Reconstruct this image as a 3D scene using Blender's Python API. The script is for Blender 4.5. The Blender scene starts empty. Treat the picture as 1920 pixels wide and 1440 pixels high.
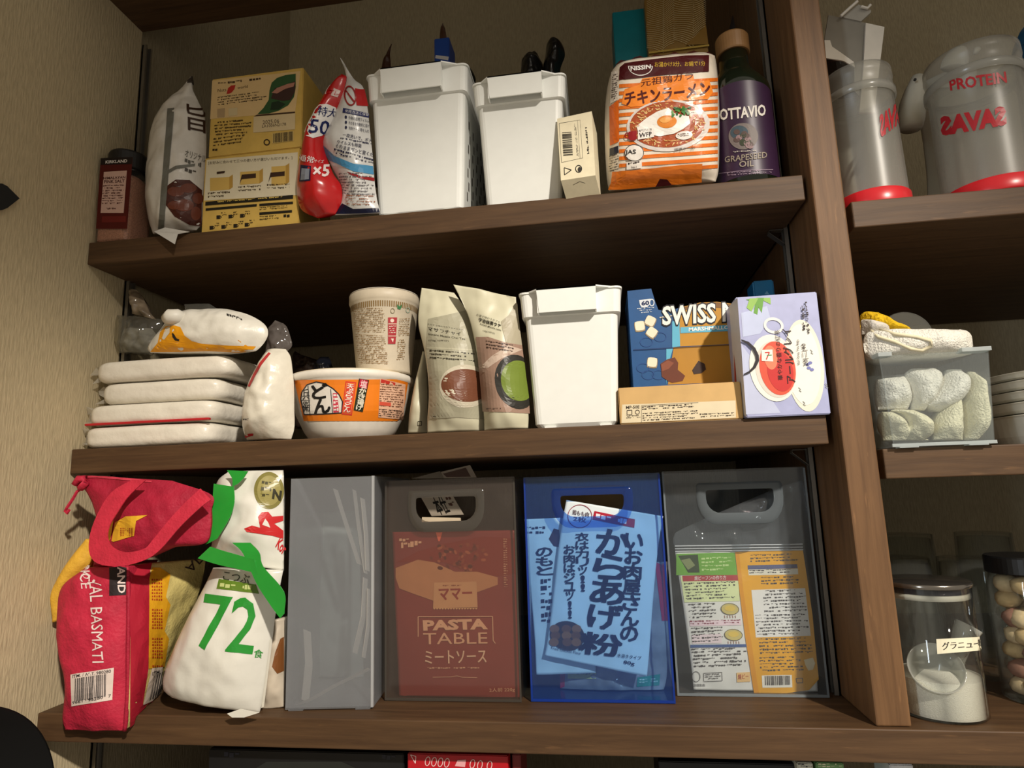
import bpy, bmesh, math, random
from mathutils import Vector, Matrix, Euler, noise
from mathutils.geometry import tessellate_polygon

scene = bpy.context.scene
COL = scene.collection
random.seed(7)

# ------------------------------------------------------------------ camera
FPX = 1168.136                      # focal length in pixels of the 1920 x 1440 frame
CAM_EUL = (1.73560, 0.03229, 0.14326)
CAM_LOC = Vector((0.79981, -0.83448, 0.28925))
cd = bpy.data.cameras.new('camera')
cam = bpy.data.objects.new('camera', cd)
COL.objects.link(cam)
cam.location = CAM_LOC
cam.rotation_euler = CAM_EUL
cd.sensor_width = 36.0
cd.lens = FPX / 1920 * 36.0
cd.clip_start = 0.01
scene.camera = cam

# ------------------------------------------------------------------ light
scene.view_settings.view_transform = 'Standard'
scene.view_settings.look = 'None'
scene.view_settings.gamma = 1.0
scene.view_settings.use_curve_mapping = False
scene.view_settings.exposure = 0.0
scene.cycles.transparent_max_bounces = 20
scene.cycles.max_bounces = 5
scene.cycles.diffuse_bounces = 3
scene.cycles.glossy_bounces = 3

world = bpy.data.worlds.new('room_ambience')
scene.world = world
world.use_nodes = True
wb = world.node_tree.nodes['Background']
wb.inputs[0].default_value = (1.0, 0.88, 0.72, 1)
wb.inputs[1].default_value = 0.37

def lamp(name, kind, loc, target, energy, color, **kw):
    l = bpy.data.lights.new(name, kind)
    l.energy = energy
    l.color = color
    for k, v in kw.items():
        setattr(l, k, v)
    o = bpy.data.objects.new(name, l)
    COL.objects.link(o)
    o.location = loc
    o.rotation_euler = (Vector(target) - Vector(loc)).to_track_quat('-Z', 'Y').to_euler()
    return o

# warm kitchen spotlight in front, above and to the right of the shelves
lamp('kitchen_spotlight', 'SPOT', (2.75, -3.25, 2.62), (0.66, 0.0, -0.07), 960, (1.0, 0.91, 0.79),
     spot_size=math.radians(25.6), spot_blend=0.74, shadow_soft_size=0.08)
# cooler daylight from a tall narrow window to the front and left
lamp('window_daylight', 'AREA', (-0.75, -2.3, 0.75), (0.9, 0.0, 0.35), 18, (0.80, 0.90, 1.0),
     shape='RECTANGLE', size=0.15, size_y=1.5)

# ------------------------------------------------------------------ maths: photograph pixels to points
CM = Euler(CAM_EUL, 'XYZ').to_matrix()
CMT = CM.transposed()

def ray(u, v):
    return CM @ Vector(((u - 960) / FPX, -(v - 720) / FPX, -1.0))

def on(u, v, axis, val):
    r = ray(u, v)
    return CAM_LOC + r * ((val - CAM_LOC[axis]) / r[axis])

def onx(u, v, x): return on(u, v, 0, x)
def ony(u, v, y): return on(u, v, 1, y)
def onz(u, v, z): return on(u, v, 2, z)

def proj(P):
    q = CMT @ (Vector(P) - CAM_LOC)
    return (960 + FPX * q.x / -q.z, 720 - FPX * q.y / -q.z)

def lerp(a, b, t): return a + (b - a) * t
def V3(*a): return Vector(a)

# ------------------------------------------------------------------ materials
def lin(c):
    return tuple(((x / 255) / 12.92 if x / 255 <= 0.04045 else ((x / 255 + 0.055) / 1.055) ** 2.4) for x in c)

MATS = {}
def mat(rgb, rough=0.5, spec=0.4, var=0.06, scale=60.0, bump=0.0, bscale=200.0, metal=0.0, coat=0.0, trans=0.0, key=None):
    k = key or (tuple(rgb), rough, spec, var, scale, bump, bscale, metal, coat, trans)
    if k in MATS: return MATS[k]
    m = bpy.data.materials.new('surface_%03d' % len(MATS))
    m.use_nodes = True
    nt = m.node_tree
    b = nt.nodes['Principled BSDF']
    L = nt.links.new
    c = lin(rgb)
    tc = nt.nodes.new('ShaderNodeTexCoord')
    if var > 0:
        n = nt.nodes.new('ShaderNodeTexNoise')
        n.inputs['Scale'].default_value = scale
        n.inputs['Detail'].default_value = 3
        L(tc.outputs['Object'], n.inputs['Vector'])
        r = nt.nodes.new('ShaderNodeValToRGB')
        r.color_ramp.elements[0].position = 0.3
        r.color_ramp.elements[1].position = 0.7
        r.color_ramp.elements[0].color = tuple(x * (1 - var) for x in c) + (1,)
        r.color_ramp.elements[1].color = tuple(min(1, x * (1 + var)) for x in c) + (1,)
        L(n.outputs['Fac'], r.inputs['Fac'])
        L(r.outputs['Color'], b.inputs['Base Color'])
    else:
        b.inputs['Base Color'].default_value = c + (1,)
    b.inputs['Roughness'].default_value = rough
    b.inputs['Specular IOR Level'].default_value = spec
    b.inputs['Metallic'].default_value = metal
    b.inputs['Coat Weight'].default_value = coat
    b.inputs['Coat Roughness'].default_value = 0.15
    if trans:
        b.inputs['Subsurface Weight'].default_value = trans
        b.inputs['Subsurface Radius'].default_value = (0.02, 0.018, 0.015)
    if bump > 0:
        n2 = nt.nodes.new('ShaderNodeTexNoise')
        n2.inputs['Scale'].default_value = bscale
        n2.inputs['Detail'].default_value = 4
        L(tc.outputs['Object'], n2.inputs['Vector'])
        bp = nt.nodes.new('ShaderNodeBump')
        bp.inputs['Strength'].default_value = bump
        bp.inputs['Distance'].default_value = 0.004
        L(n2.outputs['Fac'], bp.inputs['Height'])
        L(bp.outputs['Normal'], b.inputs['Normal'])
    MATS[k] = m
    return m

def clear(tint, haze=(220, 220, 220), amount=0.15, rough=0.12, gloss=1.0, key=None):
    """Thin clear or smoked plastic / glass: see-through tint, some milky scatter, mirror gloss by angle."""
    k = key or ('clear', tuple(tint), tuple(haze), amount, rough, gloss)
    if k in MATS: return MATS[k]
    m = bpy.data.materials.new('clear_%03d' % len(MATS))
    m.use_nodes = True
    nt = m.node_tree
    nt.nodes.clear()
    L = nt.links.new
    out = nt.nodes.new('ShaderNodeOutputMaterial')
    tr = nt.nodes.new('ShaderNodeBsdfTransparent')
    tr.inputs[0].default_value = lin(tint) + (1,)
    df = nt.nodes.new('ShaderNodeBsdfDiffuse')
    tl = nt.nodes.new('ShaderNodeBsdfTranslucent')
    tc = nt.nodes.new('ShaderNodeTexCoord')
    n = nt.nodes.new('ShaderNodeTexNoise')
    n.inputs['Scale'].default_value = 25
    L(tc.outputs['Object'], n.inputs['Vector'])
    r = nt.nodes.new('ShaderNodeValToRGB')
    h = lin(haze)
    r.color_ramp.elements[0].color = tuple(x * 0.92 for x in h) + (1,)
    r.color_ramp.elements[1].color = tuple(min(1, x * 1.05) for x in h) + (1,)
    L(n.outputs['Fac'], r.inputs['Fac'])
    L(r.outputs['Color'], df.inputs[0]); L(r.outputs['Color'], tl.inputs[0])
    m1 = nt.nodes.new('ShaderNodeMixShader'); m1.inputs[0].default_value = 0.4
    L(df.outputs[0], m1.inputs[1]); L(tl.outputs[0], m1.inputs[2])
    m2 = nt.nodes.new('ShaderNodeMixShader'); m2.inputs[0].default_value = amount
    L(tr.outputs[0], m2.inputs[1]); L(m1.outputs[0], m2.inputs[2])
    gl = nt.nodes.new('ShaderNodeBsdfGlossy')
    gl.inputs['Roughness'].default_value = rough
    ge = nt.nodes.new('ShaderNodeNewGeometry')
    dt = nt.nodes.new('ShaderNodeVectorMath'); dt.operation = 'DOT_PRODUCT'
    L(ge.outputs['Normal'], dt.inputs[0]); L(ge.outputs['Incoming'], dt.inputs[1])
    def M_(op, a, b=None):
        q = nt.nodes.new('ShaderNodeMath'); q.operation = op
        for i, x in enumerate((a, b)):
            if x is None: continue
            if isinstance(x, (int, float)): q.inputs[i].default_value = x
            else: L(x, q.inputs[i])
        return q.outputs[0]
    f5 = M_('POWER', M_('SUBTRACT', 1.0, M_('ABSOLUTE', dt.outputs['Value'])), 5.0)
    fac = M_('MULTIPLY', M_('MULTIPLY_ADD', f5, 0.96), gloss)
    nt.nodes[-2].inputs[2].default_value = 0.04
    m3 = nt.nodes.new('ShaderNodeMixShader')
    L(fac, m3.inputs[0]); L(m2.outputs[0], m3.inputs[1]); L(gl.outputs[0], m3.inputs[2])
    L(m3.outputs[0], out.inputs[0])
    MATS[k] = m
    return m

def wood(dark, light, axis, key):
    if key in MATS: return MATS[key]
    m = bpy.data.materials.new(key)
    m.use_nodes = True
    nt = m.node_tree; L = nt.links.new
    b = nt.nodes['Principled BSDF']
    tc = nt.nodes.new('ShaderNodeTexCoord')
    mp = nt.nodes.new('ShaderNodeMapping')
    sc = [38, 38, 38]; sc[axis] = 2.2
    mp.inputs['Scale'].default_value = sc
    L(tc.outputs['Object'], mp.inputs['Vector'])
    n = nt.nodes.new('ShaderNodeTexNoise')
    n.inputs['Scale'].default_value = 2.4; n.inputs['Detail'].default_value = 8; n.inputs['Roughness'].default_value = 0.65
    n.inputs['Distortion'].default_value = 0.4
    L(mp.outputs[0], n.inputs['Vector'])
    r = nt.nodes.new('ShaderNodeValToRGB')
    r.color_ramp.elements[0].position = 0.28; r.color_ramp.elements[0].color = lin(dark) + (1,)
    r.color_ramp.elements[1].position = 0.74; r.color_ramp.elements[1].color = lin(light) + (1,)
    L(n.outputs['Fac'], r.inputs['Fac'])
    # worn scratches
    mp2 = nt.nodes.new('ShaderNodeMapping'); sc2 = [170, 170, 170]; sc2[axis] = 22
    mp2.inputs['Scale'].default_value = sc2
    mp2.inputs['Rotation'].default_value = (0.1, 0.15, 0.2)
    L(tc.outputs['Object'], mp2.inputs['Vector'])
    n2 = nt.nodes.new('ShaderNodeTexNoise'); n2.inputs['Scale'].default_value = 1.0; n2.inputs['Detail'].default_value = 5
    L(mp2.outputs[0], n2.inputs['Vector'])
    r2 = nt.nodes.new('ShaderNodeValToRGB')
    r2.color_ramp.elements[0].position = 0.66; r2.color_ramp.elements[0].color = (0, 0, 0, 1)
    r2.color_ramp.elements[1].position = 0.82; r2.color_ramp.elements[1].color = (0.5, 0.5, 0.5, 1)
    L(n2.outputs['Fac'], r2.inputs['Fac'])
    mx = nt.nodes.new('ShaderNodeMixRGB')
    mx.inputs[2].default_value = lin(tuple(min(255, x * 1.35) for x in light)) + (1,)
    L(r2.outputs[0], mx.inputs[0]); L(r.outputs[0], mx.inputs[1])
    L(mx.outputs[0], b.inputs['Base Color'])
    b.inputs['Roughness'].default_value = 0.55
    b.inputs['Specular IOR Level'].default_value = 0.3
    bp = nt.nodes.new('ShaderNodeBump'); bp.inputs['Strength'].default_value = 0.15; bp.inputs['Distance'].default_value = 0.002
    L(n.outputs['Fac'], bp.inputs['Height']); L(bp.outputs[0], b.inputs['Normal'])
    MATS[key] = m
    return m

def wallpaper(rgb, key):
    if key in MATS: return MATS[key]
    m = bpy.data.materials.new(key)
    m.use_nodes = True
    nt = m.node_tree; L = nt.links.new
    b = nt.nodes['Principled BSDF']
    tc = nt.nodes.new('ShaderNodeTexCoord')
    mp = nt.nodes.new('ShaderNodeMapping'); mp.inputs['Scale'].default_value = (330, 330, 55)
    L(tc.outputs['Object'], mp.inputs['Vector'])
    n = nt.nodes.new('ShaderNodeTexNoise'); n.inputs['Scale'].default_value = 1.0; n.inputs['Detail'].default_value = 4
    L(mp.outputs[0], n.inputs['Vector'])
    r = nt.nodes.new('ShaderNodeValToRGB'); c = lin(rgb)
    r.color_ramp.elements[0].position = 0.3; r.color_ramp.elements[0].color = tuple(x * 0.86 for x in c) + (1,)
    r.color_ramp.elements[1].position = 0.7; r.color_ramp.elements[1].color = tuple(min(1, x * 1.08) for x in c) + (1,)
    L(n.outputs['Fac'], r.inputs['Fac']); L(r.outputs[0], b.inputs['Base Color'])
    b.inputs['Roughness'].default_value = 0.85; b.inputs['Specular IOR Level'].default_value = 0.15
    bp = nt.nodes.new('ShaderNodeBump'); bp.inputs['Strength'].default_value = 0.45; bp.inputs['Distance'].default_value = 0.003
    L(n.outputs['Fac'], bp.inputs['Height']); L(bp.outputs[0], b.inputs['Normal'])
    MATS[key] = m
    return m

# ------------------------------------------------------------------ objects
ORG = {}
def _tag(o, label=None, cat=None, group=None, kind=None):
    if label: o['label'] = label
    if cat: o['category'] = cat
    if group: o['group'] = group
    if kind: o['kind'] = kind
    return o

def thing(name, loc, label, cat, group=None):
    o = bpy.data.objects.new(name, None)
    COL.objects.link(o)
    o.empty_display_size = 0.02
    o.location = loc
    ORG[o] = Vector(loc)
    return _tag(o, label, cat, group)

def obj(name, verts, faces, m, parent=None, origin=None, smooth=False, label=None, cat=None, group=None, kind=None):
    """One mesh object from world-space vertices; a child keeps its thing's origin."""
    og = ORG[parent] if parent is not None else Vector(origin if origin is not None else (0, 0, 0))
    me = bpy.data.meshes.new(name)
    me.from_pydata([tuple(Vector(v) - og) for v in verts], [], faces)
    me.materials.append(m)
    if smooth:
        me.polygons.foreach_set('use_smooth', [True] * len(me.polygons))
    me.update()
    o = bpy.data.objects.new(name, me)
    COL.objects.link(o)
    if parent is not None: o.parent = parent
    else: o.location = og
    ORG[o] = og
    return _tag(o, label, cat, group, kind)

class MB:
    """Collects shapes of ONE mesh."""
    def __init__(s): s.v = []; s.f = []
    def add(s, v, f):
        b = len(s.v); s.v += [Vector(x) for x in v]; s.f += [tuple(b + i for i in q) for q in f]
        return s
    def hexa(s, p):           # 8 corners: 0-3 bottom ring, 4-7 top ring
        return s.add(p, [(3, 2, 1, 0), (4, 5, 6, 7), (0, 1, 5, 4), (1, 2, 6, 5), (2, 3, 7, 6), (3, 0, 4, 7)])
    def box(s, a, b):
        x0, y0, z0 = a; x1, y1, z1 = b
        return s.hexa([(x0, y0, z0), (x1, y0, z0), (x1, y1, z0), (x0, y1, z0), (x0, y0, z1), (x1, y0, z1), (x1, y1, z1), (x0, y1, z1)])
    def bbox(s, a, b, r):     # bevelled box
        bm = bmesh.new()
        bmesh.ops.create_cube(bm, size=1)
        a = Vector(a); b = Vector(b)
        for v in bm.verts:
            v.co = Vector([lerp(a[i], b[i], v.co[i] + 0.5) for i in range(3)])
        bmesh.ops.bevel(bm, geom=bm.edges[:], offset=r, segments=2, affect='EDGES', profile=0.5)
        return s.frombm(bm)
    def frombm(s, bm, M=None):
        bm.verts.index_update()
        s.add([(M @ v.co if M else v.co.copy()) for v in bm.verts], [[v.index for v in f.verts] for f in bm.faces])
        bm.free(); return s
    def lathe(s, c, prof, n=40, cap0=True, cap1=True, M=None):   # prof: (r, z) pairs about vertical axis at c
        c = Vector(c); v = []; f = []
        for (r, z) in prof:
            for k in range(n):
                a = 2 * math.pi * k / n
                q = Vector((r * math.cos(a), r * math.sin(a), z))
                v.append(c + (M @ q if M else q))
        for i in range(len(prof) - 1):
            for k in range(n):
                k2 = (k + 1) % n
                f.append((i * n + k, i * n + k2, (i + 1) * n + k2, (i + 1) * n + k))
        if cap0: f.append(tuple(reversed(range(n))))
        if cap1: f.append(tuple((len(prof) - 1) * n + k for k in range(n)))
        return s.add(v, f)
    def tube(s, pts, r, n=8):
        pts = [Vector(p) for p in pts]; v = []; f = []
        up = Vector((0.13, 0.2, 1)).normalized()
        for i, p in enumerate(pts):
            t = (pts[min(i + 1, len(pts) - 1)] - pts[max(i - 1, 0)]).normalized()
            a = t.cross(up).normalized(); b = t.cross(a)
            rr = r[i] if isinstance(r, (list, tuple)) else r
            for k in range(n):
                w = 2 * math.pi * k / n
                v.append(p + a * math.cos(w) * rr + b * math.sin(w) * rr)
        for i in range(len(pts) - 1):
            for k in range(n):
                k2 = (k + 1) % n
                f.append((i * n + k, i * n + k2, (i + 1) * n + k2, (i + 1) * n + k))
        f.append(tuple(reversed(range(n)))); f.append(tuple((len(pts) - 1) * n + k for k in range(n)))
        return s.add(v, f)
    def strip(s, A, B, th=None):      # ribbon between two polylines, optional thickness vector
        n = len(A); v = [Vector(p) for p in A] + [Vector(p) for p in B]
        f = [(i, i + 1, n + i + 1, n + i) for i in range(n - 1)]
        if th is None: return s.add(v, f)
        th = Vector(th); m = len(v); v2 = v + [p + th for p in v]
        f2 = f + [tuple(m + i for i in reversed(q)) for q in f]
        for i in range(n - 1):
            f2 += [(i, m + i, m + i + 1, i + 1), (n + i + 1, m + n + i + 1, m + n + i, n + i)]
        f2 += [(0, n, m + n, m), (n - 1, m + n - 1, m + 2 * n - 1, 2 * n - 1)]
        return s.add(v2, f2)
    def build(s, name, m, parent=None, origin=None, **kw):
        return obj(name, s.v, s.f, m, parent, origin, **kw)

# ------------------------------------------------------------------ surfaces and print
class Surf:
    def __init__(s, fn, sgn=1, guess=(0.5, 0.5), curved=True, h=1e-3):
        s.fn = fn; s.sgn = sgn; s.guess = guess; s.curved = curved; s.h = h; s.lim = False; s.part = None
    def normal(s, u, v):
        h = s.h
        a = s.fn(u + h, v) - s.fn(u - h, v); b = s.fn(u, v + h) - s.fn(u, v - h)
        n = a.cross(b)
        return n.normalized() * s.sgn if n.length > 1e-12 else Vector((0, -1, 0))
    def at(s, u, v, e=0.0):
        P = s.fn(u, v)
        return P + s.normal(u, v) * e if e else P
    def _newton(s, px, py, u, v):
        h = 1e-3; err = 1e9
        for _ in range(16):
            a = proj(s.fn(u, v)); ex = px - a[0]; ey = py - a[1]; err = abs(ex) + abs(ey)
            if err < 0.03: break
            b = proj(s.fn(u + h, v)); c = proj(s.fn(u, v + h))
            j11 = (b[0] - a[0]) / h; j21 = (b[1] - a[1]) / h; j12 = (c[0] - a[0]) / h; j22 = (c[1] - a[1]) / h
            d = j11 * j22 - j12 * j21
            if abs(d) < 1e-9: break
            du = (ex * j22 - ey * j12) / d; dv = (ey * j11 - ex * j21) / d
            k = min(1.0, 0.3 / max(abs(du), abs(dv), 1e-9))
            u += du * k; v += dv * k
            if s.lim: u = min(max(u, -0.02), 1.02); v = min(max(v, -0.02), 1.02)
        return u, v, err
    def inv(s, px, py):
        g = getattr(s, 'last', None)
        if g:
            u, v, e = s._newton(px, py, *g)
            if e < 0.5: s.last = (u, v); return (u, v)
        u, v, e = s._newton(px, py, *s.guess)
        if e < 0.5: s.last = (u, v)
        return (u, v)

def plane(O, U, V):
    O = Vector(O); U = Vector(U); V = Vector(V)
    s = Surf(lambda u, v: O + U * u + V * v, curved=False)
    n = U.cross(V).normalized()
    if n.dot(CAM_LOC - O) < 0: n = -n
    s.normal = lambda u, v: n
    return s

TXT = {}
def text_mesh(t, bold=0.0, vertical=False):
    if any(ord(ch) >= 0x3000 for ch in t): bold = 0.0
    k = (t, bold)
    if k in TXT: return TXT[k]
    c = bpy.data.curves.new('t', 'FONT')
    c.body = t; c.size = 1.0; c.offset = bold; c.resolution_u = 2; c.space_line = 0.9
    c.align_x = 'CENTER'
    o = bpy.data.objects.new('t', c); COL.objects.link(o)
    me = bpy.data.meshes.new_from_object(o.evaluated_get(bpy.context.evaluated_depsgraph_get()))
    vs = [(v.co.x, v.co.y) for v in me.vertices]; fs = [tuple(p.vertices) for p in me.polygons]
    bpy.data.objects.remove(o); bpy.data.curves.remove(c); bpy.data.meshes.remove(me)
    if vs:
        x0 = min(a for a, b in vs); x1 = max(a for a, b in vs); y0 = min(b for a, b in vs); y1 = max(b for a, b in vs)
        vs = [((a - x0) / max(x1 - x0, 1e-6), (b - y0) / max(y1 - y0, 1e-6)) for a, b in vs]
    TXT[k] = (vs, fs)
    return TXT[k]

def split_long(vs, fs, mx):
    bm = bmesh.new()
    bv = [bm.verts.new((a, b, 0)) for a, b in vs]
    for f in fs:
        try: bm.faces.new([bv[i] for i in f])
        except ValueError: pass
    for _ in range(4):
        es = [e for e in bm.edges if e.calc_length() > mx]
        if not es: break
        bmesh.ops.subdivide_edges(bm, edges=es, cuts=1)
        bmesh.ops.triangulate(bm, faces=[f for f in bm.faces if len(f.verts) > 4])
    bm.verts.index_update()
    r = [(v.co.x, v.co.y) for v in bm.verts], [tuple(v.index for v in f.verts) for f in bm.faces]
    bm.free()
    return r

SPLIT = {'printed_drawing', 'printed_marshmallow', 'printed_pan', 'printed_chocolate', 'label'}
class Print:
    """Flat print laid on one surface of a thing; one mesh per name and colour."""
    def __init__(s, parent, surf, mesh_step=0.08):
        if surf.part is not None: parent = surf.part
        elif parent.type == 'EMPTY':
            ch = [c for c in COL.objects if c.parent is parent and c.type == 'MESH']
            if ch: parent = ch[0]
        s.p = parent; s.s = surf; s.m = {}; s.lay = 0; s.step = mesh_step
    def _mb(s, name, rgb, kw):
        k = (name, tuple(rgb), tuple(sorted(kw.items())), s.lay if name in SPLIT else 0)
        if k not in s.m: s.m[k] = MB()
        return s.m[k]
    def uv(s, pts): return [s.s.inv(*p) for p in pts]
    def _put(s, name, rgb, uvs, fs, lay, kw):
        s.lay += 1
        e = (0.0007 if s.s.curved else 0.00025) + 0.00025 * lay + 4e-6 * s.lay
        s._mb(name, rgb, kw).add([s.s.at(u, v, e) for u, v in uvs], fs)
    def warp(s, bl, br, tl):
        """Maps (a, b) in the unit square over the pixel parallelogram to surface coordinates."""
        if not s.s.curved:
            A, B, C = s.uv([bl, br, tl])
            return lambda x, y: (A[0] + x * (B[0] - A[0]) + y * (C[0] - A[0]), A[1] + x * (B[1] - A[1]) + y * (C[1] - A[1]))
        n = 4
        G = [[s.s.inv(bl[0] + i / n * (br[0] - bl[0]) + j / n * (tl[0] - bl[0]), bl[1] + i / n * (br[1] - bl[1]) + j / n * (tl[1] - bl[1])) for i in range(n + 1)] for j in range(n + 1)]
        def f(x, y):
            x *= n; y *= n
            i = min(max(int(x), 0), n - 1); j = min(max(int(y), 0), n - 1); p = x - i; q = y - j
            a, b, c, d = G[j][i], G[j][i + 1], G[j + 1][i + 1], G[j + 1][i]
            return tuple((a[k] * (1 - p) + b[k] * p) * (1 - q) + (d[k] * (1 - p) + c[k] * p) * q for k in (0, 1))
        return f
    def quad(s, rgb, pts, lay=0, name='printed_panel', n=None, **kw):
        uvs = []; fs = []
        a, b, c, d = pts if s.s.curved else s.uv(pts)
        nx = ny = n or 1
        if s.s.curved and n != 1:
            nx = min(40, max(2, int(math.hypot(b[0] - a[0], b[1] - a[1]) / 9))); ny = min(40, max(2, int(math.hypot(d[0] - a[0], d[1] - a[1]) / 9)))
        for j in range(ny + 1):
            for i in range(nx + 1):
                p, q = i / nx, j / ny
                w = tuple((a[k] * (1 - p) + b[k] * p) * (1 - q) + (d[k] * (1 - p) + c[k] * p) * q for k in (0, 1))
                uvs.append(s.s.inv(*w) if s.s.curved else w)
        for j in range(ny):
            for i in range(nx):
                o = j * (nx + 1) + i
                fs.append((o, o + 1, o + nx + 2, o + nx + 1))
        s._put(name, rgb, uvs, fs, lay, kw)
    def poly(s, rgb, pts, lay=0, name='printed_shape', **kw):
        P = [tuple(q) for q in pts]
        fs = [tuple(t) for t in tessellate_polygon([[Vector((a, b, 0)) for a, b in P]])]
        if s.s.curved: P, fs = split_long(P, fs, 11.0)
        s._put(name, rgb, s.uv(P), fs, lay, kw)
    def ell(s, rgb, c, rx, ry, lay=0, ang=0.0, n=36, a0=0, a1=360, **kw):
        ca, sa = math.cos(math.radians(ang)), math.sin(math.radians(ang))
        m = n if a1 - a0 >= 360 else n + 1
        P = []
        for i in range(m):
            t = math.radians(a0 + (a1 - a0) * i / n)
            x, y = rx * math.cos(t), ry * math.sin(t)
            P.append((c[0] + x * ca - y * sa, c[1] + x * sa + y * ca))
        s.poly(rgb, P, lay, **kw)
    def ring(s, rgb, c, rx, ry, w, lay=0, ang=0.0, n=36, name='printed_ring', **kw):
        ca, sa = math.cos(math.radians(ang)), math.sin(math.radians(ang))
        A = []; fs = []
        for k in (0, 1):
            for i in range(n):
                t = 2 * math.pi * i / n
                x, y = (rx - k * w) * math.cos(t), (ry - k * w) * math.sin(t)
                A.append((c[0] + x * ca - y * sa, c[1] + x * sa + y * ca))
        for i in range(n):
            j = (i + 1) % n; fs.append((i, j, n + j, n + i))
        s._put(name, rgb, s.uv(A), fs, lay, kw)
    def line(s, rgb, pts, w, lay=0, name='printed_line', **kw):
        for (x0, y0), (x1, y1) in zip(pts, pts[1:]):
            d = math.hypot(x1 - x0, y1 - y0) or 1
            nx, ny = -(y1 - y0) / d * w / 2, (x1 - x0) / d * w / 2
            s.quad(rgb, [(x0 + nx, y0 + ny), (x1 + nx, y1 + ny), (x1 - nx, y1 - ny), (x0 - nx, y0 - ny)], lay, name, **kw)
    def text(s, t, rgb, bl, br, tl, bold=0.0, lay=1, name='lettering', **kw):
        vs, fs = text_mesh(t, bold)
        if not vs: return
        if s.s.curved:
            sx = math.hypot(br[0] - bl[0], br[1] - bl[1]); sy = math.hypot(tl[0] - bl[0], tl[1] - bl[1])
            vs, fs = split_long([(x * sx, y * sy) for x, y in vs], fs, 10.0)
            vs = [(x / sx, y / sy) for x, y in vs]
        w = s.warp(bl, br, tl)
        sh = [(0, 0)]
        if bold > 0.012 and any(ord(ch) >= 0x3000 for ch in t):     # heavier brush: print again, slightly shifted
            q = min(bold, 0.05) * 0.6
            bx = q / len(t); by = q
            sh = [(-bx, -by), (bx, -by), (bx, by), (-bx, by), (0, 0)] if bold > 0.03 else [(-bx, 0), (bx, 0)]
        for dx, dy in sh:
            s._put(name, rgb, [w(x + dx, y + dy) for x, y in vs], fs, lay, kw)
    def vtext(s, t, rgb, top, bot, w, bold=0.0, lay=1, gap=0.12, name='lettering', **kw):
        """Characters stacked from pixel TOP to pixel BOT, each about W pixels wide."""
        n = len(t); d = Vector((bot[0] - top[0], bot[1] - top[1]))
        L = d.length; d.normalize(); r = Vector((d.y, -d.x))
        if r.x < 0: r = -r
        ch = L / n
        for i, c in enumerate(t):
            if c == ' ': continue
            a = Vector(top) + d * ch * i; b = a + d * ch * (1 - gap)
            h = ch * (1 - gap); ww = w
            if c in 'ーっ、。!！ッ': 
                ww = w * (0.35 if c in 'ー!！' else 0.7)
            bl = b - r * ww / 2; br = b + r * ww / 2; tl = a - r * ww / 2
            s.text(c, rgb, tuple(bl), tuple(br), tuple(tl), bold, lay, name, **kw)
    def lines(s, rgb, bl, br, tl, n, fill=0.62, lay=1, seed=1, dash=2.2, ragged=0.25, name='small_print', **kw):
        """Rows of print too small to read: irregular short strokes."""
        R = random.Random(seed); W = s.warp(bl, br, tl)
        wpx = math.hypot(br[0] - bl[0], br[1] - bl[1]); uvs = []; fs = []
        for j in range(n):
            y1 = 1 - j / n; y0 = y1 - fill / n
            end = 1 - (R.random() * ragged if R.random() < 0.6 else 0); x = 0
            while x < end:
                w = dash * R.uniform(0.5, 1.5) / wpx
                if R.random() < 0.86:
                    q0 = y0 + (y1 - y0) * R.uniform(0, 0.3); q1 = y1 - (y1 - y0) * R.uniform(0, 0.3)
                    if R.random() < 0.35: q0 = lerp(q0, q1, 0.6)
                    o = len(uvs); xe = min(x + w * 0.8, 1)
                    for X, Y in ((x, q0), (xe, q0), (xe, q1), (x, q1)):
                        uvs.append(W(X, Y))
                    fs.append((o, o + 1, o + 2, o + 3))
                x += w
        if fs: s._put(name, rgb, uvs, fs, lay, kw)
    def bars(s, rgb, bl, br, tl, n=30, lay=1, seed=3, name='barcode', **kw):
        R = random.Random(seed); W = s.warp(bl, br, tl); uvs = []; fs = []; x = 0.0
        ws = [R.choice((1, 1, 2, 3)) for _ in range(2 * n)]; T = sum(ws)
        for i, w in enumerate(ws):
            if i % 2 == 0:
                o = len(uvs)
                for X, Y in ((x / T, 0), ((x + w) / T, 0), ((x + w) / T, 1), (x / T, 1)):
                    uvs.append(W(X, Y))
                if s.s.curved:
                    m = 6; uvs = uvs[:o]
                    for j in range(m + 1):
                        for X in (x / T, (x + w) / T):
                            uvs.append(W(X, j / m))
                    for j in range(m): fs.append((o + 2 * j, o + 2 * j + 1, o + 2 * j + 3, o + 2 * j + 2))
                else: fs.append((o, o + 1, o + 2, o + 3))
            x += w
        s._put(name, rgb, uvs, fs, lay, kw)
    def build(s, **mk):
        for (name, rgb, kw, _), mb in s.m.items():
            o = dict(rough=0.5, spec=0.3, var=0.03); o.update(mk); o.update(dict(kw))
            mb.build(name, mat(rgb, **o), s.p)

# ------------------------------------------------------------------ builders of common shapes
def frame_box(bl, br, tl, depth, z=None, y=None, push=0.0):
    """Upright box measured from its front bottom-left, bottom-right and top-left: returns O, U, V, N and sizes."""
    A = onz(*bl, z) if y is None else ony(*bl, y)
    B = onz(*br, z) if y is None else ony(*br, y)
    if y is not None and z is not None: A.z = z; B.z = z
    U = B - A; w = U.length; U.normalize()
    N = Vector((U.y, -U.x, 0)).normalized()        # towards the viewer
    # height where the ray through TL meets the vertical front plane
    r = ray(*tl); t = (A - CAM_LOC).dot(N) / r.dot(N); P = CAM_LOC + r * t
    h = P.z - A.z
    return A, U, N, w, h, depth

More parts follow.
